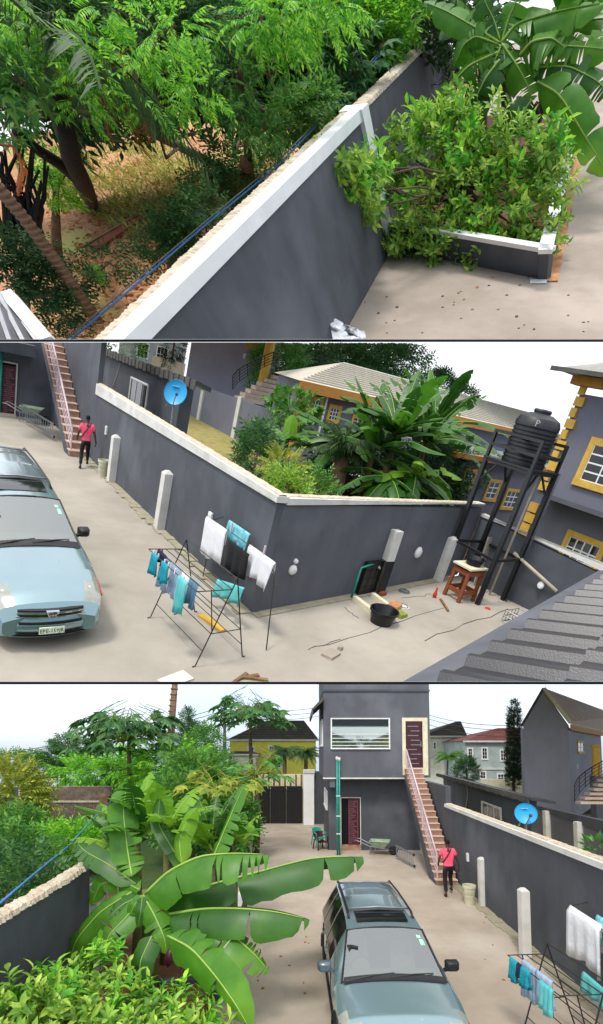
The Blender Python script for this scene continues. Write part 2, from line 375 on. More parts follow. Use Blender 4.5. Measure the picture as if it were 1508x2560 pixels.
# ---------------------------------------------------------------- plants
def leaf_t(w=.35, curve=.25, fold=.18, seg=3):
    """one leaf, length 1 along +x, normal +z"""
    V = []; Fc = []
    ts = np.linspace(0, 1, seg + 1)
    for i, t in enumerate(ts):
        ww = w / 2 * (math.sin(math.pi * min(1, t * .92 + .06)) ** .8) if 0 < t < 1 else 0
        z = -curve * t * t
        V += [(t, -ww, z + fold * ww * 2), (t, 0, z), (t, ww, z + fold * ww * 2)]
    for i in range(seg):
        a = i * 3; b = a + 3
        Fc += [(a, b, b + 1, a + 1), (a + 1, b + 1, b + 2, a + 2)]
    return np.array(V), np.array(Fc)
def diamond(w=.3, droop=.15):
    return np.array([(0, 0, 0), (.45, -w / 2, .03 - droop * .3), (1, 0, -droop), (.45, w / 2, .03 - droop * .3)]), np.array([(0, 1, 2, 3)])
def xf(V, o, d, up, s):
    d = unit(d); y = np.cross(up, d); y = unit(y); z = np.cross(d, y); return np.asarray(o) + s * (V[:, :1] * d + V[:, 1:2] * y + V[:, 2:3] * z)
def join(parts):
    Vs = []; Fs = []; b = 0
    for V, Fc in parts: Vs.append(V); Fs.append(Fc + b); b += len(V)
    return np.concatenate(Vs), np.concatenate(Fs)
def quadtube(P, r):
    V = []; Fc = []
    for i, p in enumerate(P):
        for a in range(3): V.append((p[0], p[1] + r * math.cos(a * 2.094), p[2] + r * math.sin(a * 2.094)))
    for i in range(len(P) - 1):
        for a in range(3): Fc.append((i * 3 + a, i * 3 + (a + 1) % 3, i * 3 + 3 + (a + 1) % 3, i * 3 + 3 + a))
    return np.array(V), np.array(Fc)
def pinnate(pairs=8, ll=.30, lw=.32, droop=.35, rng=RNG):
    parts = [quadtube([(t, 0, -droop * t * t) for t in np.linspace(0, .98, 5)], .006)]
    lf = diamond(lw, .2)
    for i in range(pairs):
        t = .18 + .78 * i / pairs; z = -droop * t * t; k = ll * (1 - .45 * abs(t - .5)) * rng.uniform(.9, 1.1)
        for sg in (-1, 1):
            parts.append((xf(lf[0], (t, 0, z), (.45 + .2 * t, sg, -.35 - rng.uniform(0, .25)), (0, 0, 1), k), lf[1]))
    parts.append((xf(lf[0], (.97, 0, -droop * .94), (1, 0, -.8), (0, 0, 1), ll), lf[1]))
    return join(parts)
def shoot(n=10, ll=.5, lw=.42, rng=RNG):
    """upright leafy shoot, stem along +x, big simple leaves in pairs, rosette at the tip"""
    parts = [quadtube([(0, 0, 0), (.5, 0, .02), (1, 0, 0)], .012)]
    lf = leaf_t(lw, .3, .2)
    for i in range(n):
        t = .25 + .75 * i / (n - 1); an = i * 1.57 + rng.uniform(-.4, .4) + (i // 2) * .8
        out = np.array([.35 + .9 * t * t, math.cos(an), math.sin(an)])
        parts.append((xf(lf[0], (t, 0, 0), out, (1, .1, .2), ll * rng.uniform(.75, 1.1)), lf[1]))
    return join(parts)
def palmate(lobes=8, w=.34, rng=RNG):
    parts = []
    lf = (np.array([(0, 0, 0), (.3, -.10, 0), (.45, -.28, -.05), (.62, -.1, -.03), (1, 0, -.2), (.62, .1, -.03), (.45, .28, -.05), (.3, .1, 0)]), np.array([(0, 1, 3, 3), (1, 2, 3, 3), (0, 3, 4, 5), (0, 5, 7, 7), (7, 5, 6, 6)]))
    lf = (lf[0], np.array([(0, 1, 2, 3), (0, 3, 4, 5), (0, 5, 6, 7)]))
    for i in range(lobes):
        an = -2.5 + 5.0 * i / (lobes - 1); k = .62 * (1 - .3 * abs(an) / 2.5)
        parts.append((xf(lf[0], (.5, 0, 0), (math.cos(an), math.sin(an), -.25), (0, 0, 1), k), lf[1]))
    parts.append(quadtube([(-.7, 0, .0), (-.1, 0, .06), (.5, 0, 0)], .014))
    return join(parts)
def frond(pairs=30, droop=.9, ll=.34, rng=RNG, hang=.7):
    parts = [quadtube([(t, 0, .3 * t - droop * t * t) for t in np.linspace(0, 1, 7)], .012)]
    lf = diamond(.10, .5)
    for i in range(pairs):
        t = .12 + .87 * i / pairs; z = .3 * t - droop * t * t
        for sg in (-1, 1):
            parts.append((xf(lf[0], (t, 0, z), (.45, sg * .8, -hang * rng.uniform(.6, 1.3)), (0, 0, 1), ll * (1.1 - .5 * t) * rng.uniform(.85, 1.15)), lf[1]))
    return join(parts)
def scatter(m, tmpls, pos, dirs, sc, up=(0, 0, 1), rng=RNG, tilt=.5):
    pos = np.asarray(pos); dirs = np.asarray(dirs, float); sc = np.broadcast_to(sc, (len(pos),))
    dirs = dirs / np.linalg.norm(dirs, axis=1, keepdims=True)
    ups = np.asarray(up, float) + rng.normal(0, tilt, (len(pos), 3))
    y = np.cross(ups, dirs); y /= np.linalg.norm(y, axis=1, keepdims=True) + 1e-9; z = np.cross(dirs, y)
    pick = rng.integers(0, len(tmpls), len(pos))
    for k, (V, Fc) in enumerate(tmpls):
        ix = np.where(pick == k)[0]
        if not len(ix): continue
        A = pos[ix][:, None] + sc[ix][:, None, None] * (V[None, :, :1] * dirs[ix][:, None] + V[None, :, 1:2] * y[ix][:, None] + V[None, :, 2:] * z[ix][:, None])
        FF = (Fc[None] + (np.arange(len(ix)) * len(V))[:, None, None]).reshape(-1, Fc.shape[1])
        m.arr(A.reshape(-1, 3), FF)
    return m
def blob(c, r, n, rng=RNG, shell=.5):
    """n points and outward directions in an ellipsoid, thinned inside"""
    d = rng.normal(0, 1, (n, 3)); d /= np.linalg.norm(d, axis=1, keepdims=True)
    k = (shell + (1 - shell) * rng.random(n)) ** .7
    return np.asarray(c) + d * k[:, None] * np.asarray(r), d
LEAF = [leaf_t(.42, .2, .15, 2)]
TINY = [diamond(.55, .15), diamond(.45, .3)]
PINN = [pinnate(7, .32, .34), pinnate(8, .30, .32, .55), pinnate(6, .34, .36, .2)]
SHOOT = [shoot(10), shoot(12, .45), shoot(8, .55, .38), shoot(14, .42, .4)]
PALMATE = [palmate(8), palmate(7)]
FROND = [frond(), frond(26, 1.1), frond(30, .7)]
SPRIG = [join([(xf(diamond(.4, .2)[0], (t, 0, 0), (.6, sg, rz), (0, 0, 1), .42), diamond(.4, .2)[1]) for t, sg, rz in [(.1, 1, .2), (.2, -1, .1), (.4, 1, -.2), (.5, -1, .3), (.7, 1, .1), (.75, -1, -.2), (.9, .3, .1)]])]
def plant(T, name, label, cat, clumps, tmpl, size, lmat, trunk=None, tmat='trunk', limbs=True, group=None, dirb=(0, 0, .3), tilt=.5, rng=None, extra=None, second=None):
    """clumps: (centre, radii, count).  trunk: list of (point, radius)"""
    rng = rng or np.random.default_rng(len(name) * 131 + len(label) * 17 + int(abs(clumps[0][0][0]) * 97))
    base = trunk[0][0] if trunk else (clumps[0][0][0], clumps[0][0][1], 0)
    t = thing(T, name, base, label, cat, group)
    m = M(); m2 = M()
    for i, (c, r, n) in enumerate(clumps):
        P, D = blob(c, r, n, rng); D = D + np.array(dirb)
        k = size * rng.uniform(.7, 1.25, n)
        if second and i in second[1]: scatter(m2, tmpl, P, D, k, rng=rng, tilt=tilt)
        else: scatter(m, tmpl, P, D, k, rng=rng, tilt=tilt)
    mk(T, m, 'crown', MT[lmat], t, leafy=True)
    if second: mk(T, m2, 'young_leaves', MT[second[0]], t, leafy=True)
    if trunk:
        b = M(); pts = np.array([p for p, r in trunk], float); rs = [r for p, r in trunk]
        b.tube(pts, rs, 8)
        if limbs:
            topp = pts[-1]
            for c, r, n in clumps:
                c = np.array(c, float); q = pts[-2] + (topp - pts[-2]) * rng.uniform(.2, 1)
                mid = (q + c) / 2 + rng.normal(0, .12, 3) * np.linalg.norm(c - q) * .6
                b.tube([q, mid, c], [rs[-1] * .75, rs[-1] * .5, rs[-1] * .2], 5)
        mk(T, b, 'trunk', MT[tmat], t, smooth=True)
    return t
def bananaleaf(T, par, path, width, nrm=None, lmat='leaf_banana', tears=.25, fold=.35, rng=RNG, rib=True, tipk=.55, droop=0.0):
    """path: list of 3-d points base to tip"""
    P = np.array(path, float); k = len(P)
    tt = np.linspace(0, 1, k); n = 22; ts = np.linspace(0, 1, n)
    # smooth path
    Q = np.stack([np.interp(ts, tt, P[:, i]) for i in range(3)], 1)
    for _ in range(3): Q[1:-1] = (Q[:-2] + 2 * Q[1:-1] + Q[2:]) / 4
    Tn = np.gradient(Q, axis=0); Tn /= np.linalg.norm(Tn, axis=1, keepdims=True)
    nrm = np.array(nrm if nrm is not None else (0, -.55, .85), float)
    m = M()
    wv = width / 2 * np.clip(np.minimum(1, (ts / .12) ** .7) * np.minimum(1, ((1.003 - ts) / .3)) ** tipk, .02, 1)
    wv = np.maximum(wv, width * .02)
    for sg in (-1, 1):
        i = 0; fo = fold * rng.uniform(.6, 1.3)
        while i < n - 1:
            j = i + 1
            while j < n - 1 and rng.random() > tears: j += 1
            ex = rng.normal(0, .24) if tears > .05 else 0
            rows = []
            for q in range(i, j + 1):
                s = np.cross(Tn[q], nrm); s = unit(s) * sg; nn = unit(np.cross(s, Tn[q])) * sg
                if nn @ nrm < 0: nn = -nn
                f2 = fo + ex; edge = wv[q] * rng.uniform(.95, 1.04)
                sl = -Tn[q] * 0
                if tears > .05 and (q == i or q == j) and 0 < q < n - 1: edge *= rng.uniform(.80, 1.0); sl = Tn[q] * (.05 if q == i else -.05) * width * rng.uniform(.2, 1.6)
                row = []
                for h in (0, .5, 1):
                    a = f2 * h; row.append(Q[q] + s * edge * h * math.cos(a * .7) + nn * edge * h * (math.sin(.35 * (1 - h)) * .3 - math.sin(a)) + sl * h + np.array([0, 0, -droop * h * h * width]))
                rows.append(row)
            m.grid(np.array(rows)); i = j
    lf = mk(T, m, 'leaf', MT[lmat], par, smooth=True)
    if lf and rib:
        off = unit(nrm) * width * .012
        mk(T, M().tube(Q[:-1] + off, np.linspace(.034, .008, n - 1) * width, 5), 'midrib', MT['midrib'], lf, smooth=True)
    return lf
def banana(T, base, top, leaves, label, group=None, name='banana_plant', r=.14, mt='leaf_banana', rng=None, stem='pseudostem', tears=.25):
    """leaves: dicts path/width/…; paths start near the top of the stem"""
    t = thing(T, name, base, label, 'banana plant', group)
    b = np.array(base, float); tp = np.array(top, float)
    mk(T, M().tube([b, b + (tp - b) * .5 + np.array([.03, 0, 0]), tp], [r, r * .8, r * .45], 10), 'stem', MT[stem], t, smooth=True)
    for L in leaves:
        bananaleaf(T, t, L['p'], L['w'], L.get('n'), L.get('m', mt), L.get('t', tears), L.get('f', .35), rng or RNG, tipk=L.get('k', .55), droop=L.get('d', 0))
    return t
def auto_leaves(top, n, length, width, rng, el=(.2, 1.2), mats=('leaf_banana', 'leaf_banana_d'), az0=0, droop=.5, tears=.25):
    out = []
    for i in range(n):
        az = az0 + i * 2.4 + rng.uniform(-.3, .3); e = rng.uniform(*el); Lg = length * rng.uniform(.75, 1.15)
        d = np.array([math.cos(az) * math.cos(e), math.sin(az) * math.cos(e), math.sin(e)]); hz = np.array([math.cos(az), math.sin(az), 0])
        P = []
        for t in np.linspace(0, 1, 6): P.append(np.array(top) + d * Lg * t + np.array([0, 0, -1.]) * droop * Lg * t * t * rng.uniform(.9, 1.1) * (1.15 - math.sin(e) * .8) + hz * .15 * Lg * t * t)
        out.append(dict(p=P, w=width * rng.uniform(.8, 1.15), n=np.array([0, 0, 1.]) - hz * .3 * math.sin(e) * 3, m=mats[int(rng.integers(0, len(mats)))], t=tears, f=.3))
    return out
class Sub(Tier):
    """the same tier in coordinates turned to run along one of its walls"""
    def __init__(s, T, o, a):
        a = unit(a[:2]); R = np.array([[a[1], a[0], 0], [-a[0], a[1], 0], [0, 0, 1.]])
        s.L = T.L @ R; s.Li = np.linalg.inv(s.L); s.c = R.T @ (T.c - np.array([o[0], o[1], 0.])); s.sc = T.sc; s.planes = T.planes; s.w = T.w; s.n = T.n
    def g(s, px, py, z=0.0):
        d = s.Li @ ray(px, py); return s.c + (z - s.c[2]) / d[2] * d
    def at(s, px, py, y):
        d = s.Li @ ray(px, py); return s.c + (y - s.c[1]) / d[1] * d
    def atx(s, px, py, x):
        d = s.Li @ ray(px, py); return s.c + (x - s.c[0]) / d[0] * d
# ---------------------------------------------------------------- things seen in more than one view
def moved(m, o, rz=0.0, s=(1, 1, 1)):
    c, n = math.cos(rz), math.sin(rz); o = np.array([o[0], o[1], o[2] if len(o) > 2 else 0.]); s = np.array(s)
    def f(V):
        V = np.asarray(V, float).reshape(-1, 3) * s
        return np.stack([V[:, 0] * c - V[:, 1] * n, V[:, 0] * n + V[:, 1] * c, V[:, 2]], 1) + o
    r = M()
    if m.v: r.v = [tuple(p) for p in f(m.v)]; r.n = len(r.v); r.f = list(m.f)
    r.big = [(f(V), Fc) for V, Fc in m.big]
    return r
class Place:
    """puts parts given in a thing's own coordinates into a tier"""
    def __init__(s, T, o, rz=0., sc=(1, 1, 1)): s.T = T; s.o = o; s.rz = rz; s.sc = sc
    def mk(s, m, name, mt, parent=None, **k): return mk(s.T, moved(m, s.o, s.rz, s.sc), name, MT[mt], parent, **k)
    def root(s, name, label, cat, group=None): return thing(s.T, name, s.o, label, cat, group)
def carsec():
    ky = [0, .05, .18, .42, .80, 1.14, 1.95, 2.4, 3.5, 4.6, 4.95, 5.1, 5.16]
    wm = [.74, .82, .89, .935, .955, .96, .965, .965, .965, .95, .92, .88, .80]
    zs = [.52, .66, .76, .84, .92, .98, 1.04, 1.05, 1.06, 1.06, 1.02, .86, .60]
    wt = [.50, .64, .73, .79, .82, .83, .655, .64, .63, .61, .60, .60, .60]
    zt = [.57, .73, .84, .93, 1.01, 1.08, 1.60, 1.66, 1.68, 1.64, 1.48, .90, .62]
    cc = [.02, .04, .05, .06, .06, .06, .05, .05, .06, .06, .05, .04, .02]
    Y = np.array(sorted(set(list(np.linspace(0, 5.16, 87)) + [1.14, 1.95, .06, .6, 2.02, 2.92, 3.0, 3.88, 3.96, 4.75])))
    g = lambda a: np.interp(Y, ky, a)
    W, ZS, WT, ZT, CC = g(wm), g(zs), g(wt), g(zt), g(cc)
    zb = np.interp(Y, [0, .3, 4.8, 5.16], [.30, .24, .26, .34])
    sec = []
    for i in range(len(Y)):
        pts = [(W[i] * .95, zb[i]), (W[i] * .99, (zb[i] + ZS[i]) * .42), (W[i], (zb[i] + ZS[i]) * .55), (W[i] * .985, ZS[i]), ((W[i] * .985 + WT[i] * 2) / 3 + .015, (ZS[i] + 2 * ZT[i]) / 3), (WT[i], ZT[i]), (WT[i] * .8, ZT[i] + CC[i] * .5), (WT[i] * .45, ZT[i] + CC[i] * .88), (0, ZT[i] + CC[i])]
        sec.append(pts)
    return Y, np.array(sec)
def car(T, o, rz, label, sc=(1, 1, 1)):
    P = Place(T, o, rz, sc); r = P.root('minivan', label, 'car', 'the one parked minivan, seen twice')
    Y, S = carsec(); nS = S.shape[1]
    def pt(i, j):
        if j < nS: return (-S[i, j, 0], Y[i], S[i, j, 1])
        j = 2 * nS - 2 - j; return (S[i, j, 0], Y[i], S[i, j, 1])
    J = 2 * nS - 2
    kinds = {}
    for i in range(len(Y) - 1):
        ym = (Y[i] + Y[i + 1]) / 2
        for j in range(J):
            jj = j if j < nS - 1 else J - 1 - j; side = 'l' if j < nS - 1 else 'r'; k = 'body'
            if 1.14 < ym < 1.95 and jj >= 5: k = 'windshield'
            elif jj in (3, 4) and 2.02 < ym < 4.75:
                if 2.92 < ym < 3.0 or 3.88 < ym < 3.96: k = 'pillar' + side
                else: k = 'win%d' % (0 if ym < 2.95 else 1 if ym < 3.9 else 2) + side
            elif jj in (3, 4) and .05 < ym < .62: k = 'lamp' + side
            elif jj == 2 and .05 < ym < .46: k = 'lamp' + side
            elif jj == 5 and .03 < ym < .36: k = 'lamp' + side
            elif jj in (5, 6, 7) and 4.93 < ym < 5.1 : k = 'rearglass'
            kinds.setdefault(k, []).append((i, j))
    def part(k, off=0):
        m = M(); idx = {}
        for i, j in kinds.get(k, []):
            q = [(i, j), (i, j + 1), (i + 1, j + 1), (i + 1, j)]
            ids = []
            for a in q:
                if a not in idx: idx[a] = m.n; m.v.append(pt(*a)); m.n += 1
                ids.append(idx[a])
            m.f.append(tuple(ids[::-1]))
        return m
    b = part('body')
    b.add([pt(0, j) for j in range(J + 1)], [tuple(range(J + 1))]); b.add([pt(len(Y) - 1, j) for j in range(J + 1)], [tuple(range(J + 1))[::-1]])
    P.mk(b, 'body', 'paint', r, smooth=32)
    inn = P.mk(M().box(-.86, .86, 1.2, 4.9, .42, .5).box(-.88, -.84, 1.2, 4.8, .5, 1.0).box(.84, .88, 1.2, 4.8, .5, 1.0), 'interior', 'car_inner', r)
    if inn:
        P.mk(M().hexa([(-.8, 1.16, .9), (.8, 1.16, .9), (.78, 1.75, .86), (-.78, 1.75, .86), (-.8, 1.16, 1.03), (.8, 1.16, 1.03), (.78, 1.7, 1.06), (-.78, 1.7, 1.06)]), 'dashboard', 'car_inner', inn)
        for x in (-.42, .42):
            P.mk(M().hexa([(x - .24, 2.35, .5), (x + .24, 2.35, .5), (x + .24, 2.6, .5), (x - .24, 2.6, .5), (x - .2, 2.55, 1.2), (x + .2, 2.55, 1.2), (x + .2, 2.7, 1.2), (x - .2, 2.7, 1.2)]), 'seat_back', 'seat_cloth', inn)
            P.mk(M().box(x - .12, x + .12, 2.58, 2.68, 1.22, 1.42), 'headrest', 'seat_cloth', inn)
        P.mk(M().tube([(-.42 + .18 * math.cos(a), 1.86 + .05 * math.sin(a), 1.0 + .17 * math.sin(a)) for a in np.linspace(0, 6.28, 17)], .016, 5), 'steering_wheel', 'car_trim', inn)
        P.mk(M().box(-.12, .12, 1.95, 1.98, 1.44, 1.52), 'rear_mirror', 'car_trim', inn)
    ws = P.mk(part('windshield'), 'windshield', 'glass_wind', r, smooth=True)
    P.mk(part('rearglass'), 'rear_window', 'glass_dark', r, smooth=True)
    for sd in 'lr':
        for q in range(3): P.mk(part('win%d%s' % (q, sd)), 'side_window', 'glass_dark', r, smooth=True)
        kk = kinds.get('pillar' + sd, []); 
        for lo in (True, False):
            kinds['pp'] = [q for q in kk if (Y[q[0]] < 3.4) == lo]; P.mk(part('pp'), 'door_pillar', 'car_trim', r, smooth=True)
        h = P.mk(part('lamp' + sd), 'headlight', 'lamp_inner', r, smooth=40)
        s = -1 if sd == 'l' else 1
        if h:
            P.mk(M().lathe((s * .70, .25, .80), [(.0, .045), (.05, .05), (.085, .035), (.08, .0)], 16, (s * .3, -.75, .62)), 'lens', 'lamp_glass', h, smooth=True)
            P.mk(M().lathe((s * .79, .42, .875), [(.0, .03), (.035, .035), (.06, .02), (.055, .0)], 14, (s * .4, -.5, .75)), 'lens', 'lamp_glass', h, smooth=True)
            P.mk(M().beam((s * .90, .20, .75), (s * .915, .46, .845), .02, .05), 'side_marker', 'amber', h)
        # mirror
        mm = M(); ring = [(-.5, -.42), (-.36, -.5), (.3, -.5), (.5, -.3), (.5, .3), (.38, .5), (-.4, .5), (-.5, .4)]; rows = []
        for yy, k in ((-.07, .55), (-.05, .85), (0, 1.0), (.05, 1.0), (.055, .93)): rows.append([(s * 1.07 + s * a * .23 * k, 1.62 + yy, 1.13 + b_ * .17 * k) for a, b_ in ring + ring[:1]])
        mm.grid(rows); mm.add(rows[0][:-1], [tuple(range(8))]); mm.add(rows[-1][:-1], [tuple(range(8))])
        mm.beam((s * .93, 1.60, 1.07), (s * 1.03, 1.62, 1.10), .05)
        P.mk(mm, 'wing_mirror', 'paint_dark' if s < 0 else 'car_trim', r, smooth=50)
        # door lines, handles, side trim
        ln = M()
        for yy in (1.75, 2.96, 3.92):
            ln.tube([(s * .925, yy, .32), (s * .968, yy, .6), (s * .955, yy, 1.03)], .008, 4)
        ln.tube([(s * .968, 1.1, .56), (s * .975, 2.5, .56), (s * .972, 4.3, .56)], .018, 4)
        P.mk(ln, 'door_seam', 'car_trim', r)
        for yy in (2.75, 3.7): P.mk(M().beam((s * .975, yy - .12, .93), (s * .975, yy + .12, .94), .03, .035), 'door_handle', 'paint', r)
        for yy in (.92, 4.05):
            w = P.mk(M().lathe((s * .74, yy, .33), [(.20, 0), (.315, .0), (.33, .03), (.33, .19), (.31, .215), (.2, .215)], 22, (s, 0, 0)), 'wheel', 'rubber', r, smooth=40)
            P.mk(M().lathe((s * .74, yy, .33), [(.21, .17), (.2, .2), (.06, .205), (.0, .21)], 14, (s, 0, 0)), 'rim', 'steel', w)
            arch = M().tube([(s * .965, yy + .40 * math.cos(a), .33 + .40 * math.sin(a)) for a in np.linspace(0, math.pi, 12)], .022, 5)
            P.mk(arch, 'wheel_arch', 'car_trim', r)
        # roof rail
        zr = lambda y: float(np.interp(y, [2.1, 2.4, 3.5, 4.6], [1.655, 1.70, 1.73, 1.69]))
        P.mk(M().tube([(s * .585, y, zr(y) + (.0 if y in (2.3, 4.6) else .05)) for y in (2.3, 2.45, 3.0, 3.6, 4.2, 4.5, 4.6)], .022, 6), 'roof_rail', 'car_trim', r, smooth=True)
    for y in (2.62, 4.35): P.mk(M().tube([(-.58, y, 1.745), (0, y, 1.775), (.58, y, 1.745)], .022, 6), 'roof_crossbar', 'steel', r, smooth=True)
    iz = lambda x, y: float(np.interp(y, Y, S[:, 8, 1])) - (float(np.interp(y, Y, S[:, 8, 1])) - float(np.interp(y, Y, S[:, 7, 1]))) * min(1, abs(x) / .28) ** 2
    sr = M(); sr.grid([[(x, y, iz(x, y) + .012) for x in np.linspace(-.46, .46, 7)] for y in np.linspace(2.12, 2.56, 5)])
    P.mk(sr, 'sunroof', 'glass_dark', r, smooth=True)
    P.mk(M().tube([(-.47, 2.575, 1.718), (0, 2.575, 1.745), (.47, 2.575, 1.718)], .022, 5), 'sunroof_rim', 'car_trim', r)
    # windshield edge, wipers, stickers
    def wsp(u, v):   # u across -1..1, v 0 base..1 top
        y = 1.14 + .81 * v; i = float(y); wt = np.interp(y, Y, S[:, 5, 0]); zt = np.interp(y, Y, S[:, 5, 1]); zc = np.interp(y, Y, S[:, 8, 1])
        return np.array([u * wt, y, zt + (zc - zt) * (1 - min(1, abs(u)) ** 1.8)])
    up = np.array([0, -.35, .5]); up /= np.linalg.norm(up)
    cw = M(); cw.grid([[wsp(u, v) + up * (.03 if v > 0 else .022) for u in np.linspace(-.97, .97, 15)] for v in (-.05, .0, .05, .085)]); P.mk(cw, 'cowl', 'car_trim', r, smooth=True)
    rim = M()
    for u in (-1.0, 1.0): rim.tube([wsp(u, v) + up * .008 for v in np.linspace(0, 1, 7)], .016, 5)
    rim.tube([wsp(u, 1.0) + up * .004 for u in np.linspace(-1, 1, 9)], .014, 5)
    P.mk(rim, 'windshield_rim', 'car_trim', r)
    for a, b_ in (((-.92, .02), (.02, .10)), ((-.05, .02), (.80, .13))):
        P.mk(M().tube([wsp(*a) + up * .02, (wsp(*a) + wsp(*b_)) / 2 + up * .05, wsp(*b_) + up * .025], [.016, .012, .008], 5), 'wiper', 'car_trim', r)
    for u0, u1, v0, v1 in ((.76, .86, .80, .86), (.79, .89, .66, .78)):
        P.mk(M().grid([[wsp(u, v) + up * .010 for u in (u0, u1)] for v in (v0, v1)]), 'sticker', 'sticker', r)
    P.mk(M().tube([wsp(-.93, .62) + up * .03, wsp(-.86, .64) + up * .03, wsp(-.7, .60) + up * .03], [.045, .02, .02], 6), 'phone_holder', 'black_plastic', r)
    for x in (-.30, .30): P.mk(M().lathe((x, 1.0, 1.07), [(.018, -.01), (.018, .03), (0, .035)], 8), 'washer_nozzle', 'car_trim', r)
    for x in (-.3, .3): P.mk(M().tube([(x * .75, .35, .935 + .012), (x * 1.0, .7, 1.035), (x * 1.3, 1.05, 1.09)], .012, 4), 'bonnet_crease', 'paint', r, smooth=True)
    # front fascia
    fx = lambda x: .10 * (abs(x) / .7) ** 2.2        # sweep of the nose
    def strip(x0, x1, z0, z1, d, k=11):
        xs = np.linspace(x0, x1, k); m = M()
        A = [[(x, fx(x) - d, z) for x in xs] for z in (z0, z1)]; B = [[(x, fx(x) + .02, z) for x in xs] for z in (z0, z1)]
        m.grid(A); m.grid([A[1], B[1]]); m.grid([A[0], B[0]]); return m
    bp = M(); bp.grid([[(x, fx(x) - .02 - .035 * math.sin(max(0, min(1, (z - .26) / .34)) * math.pi), z) for x in np.linspace(-.86, .86, 19)] for z in np.linspace(.24, .62, 7)])
    P.mk(bp, 'bumper', 'paint', r, smooth=True)
    P.mk(strip(-.52, .52, .60, .70, .035), 'grille', 'car_trim', r)
    P.mk(strip(-.53, .53, .645, .672, .055), 'grille_bar', 'chrome', r)
    P.mk(strip(-.54, .54, .585, .60, .05), 'grille_bar', 'chrome', r)
    em = P.mk(M().extr([(-.10, -.075, .70), (.10, -.075, .70), (.06, -.06, .60), (-.06, -.06, .60)], (0, .05, 0)), 'badge', 'chrome', r)
    er = M()
    for rx, rz_ in ((.062, .038), (.026, .038)): er.tube([(rx * math.cos(a), -.085, .66 + rz_ * math.sin(a)) for a in np.linspace(0, 2 * math.pi, 17)], .006, 4)
    er.tube([(.05 * math.cos(a), -.085, .676 + .016 * math.sin(a)) for a in np.linspace(0, 2 * math.pi, 13)], .005, 4)
    if em: P.mk(er, 'emblem', 'car_trim', em)
    P.mk(strip(-.50, .50, .475, .515, .062), 'lower_intake', 'car_trim', r)
    P.mk(strip(-.52, .52, .455, .475, .07), 'intake_lip', 'paint', r)
    for z in (.275, .305, .335): P.mk(strip(-.66, .66, z, z + .014, .058), 'lip_line', 'car_trim', r)
    for x in (-.68, .68): P.mk(strip(x - .09, x + .09, .285, .345, .062, 5), 'fog_lamp', 'lamp_glass', r)
    pl = P.mk(M().box(-.20, .20, -.085, -.07, .335, .445), 'number_plate', 'plate', r)
    V, Fc = textmesh('EPE-159JR', .092); V = np.stack([V[:, 0], -.0855 - V[:, 2] * .4, V[:, 1] + .383], 1)
    if pl: P.mk(M().add(V, Fc), 'plate_lettering', 'print_green', pl)
    return r
def skinned(V, E, R, sub=2, root=0):
    me = bpy.data.meshes.new('k'); me.from_pydata([tuple(map(float, v)) for v in V], E, [])
    o = bpy.data.objects.new('k', me); COL.objects.link(o)
    o.modifiers.new('s', 'SKIN').use_smooth_shade = True
    for i, r in enumerate(R):
        d = me.skin_vertices[0].data[i]; d.radius = (r, r) if not isinstance(r, tuple) else r; d.use_root = (i == root)
    ms = o.modifiers.new('u', 'SUBSURF'); ms.levels = sub; ms.render_levels = sub
    bpy.context.view_layer.update()
    e = o.evaluated_get(bpy.context.evaluated_depsgraph_get()).to_mesh()
    VV = [v.co[:] for v in e.vertices]; FF = [tuple(p.vertices) for p in e.polygons]
    bpy.data.objects.remove(o); bpy.data.meshes.remove(me)
    return M().add(VV, FF)
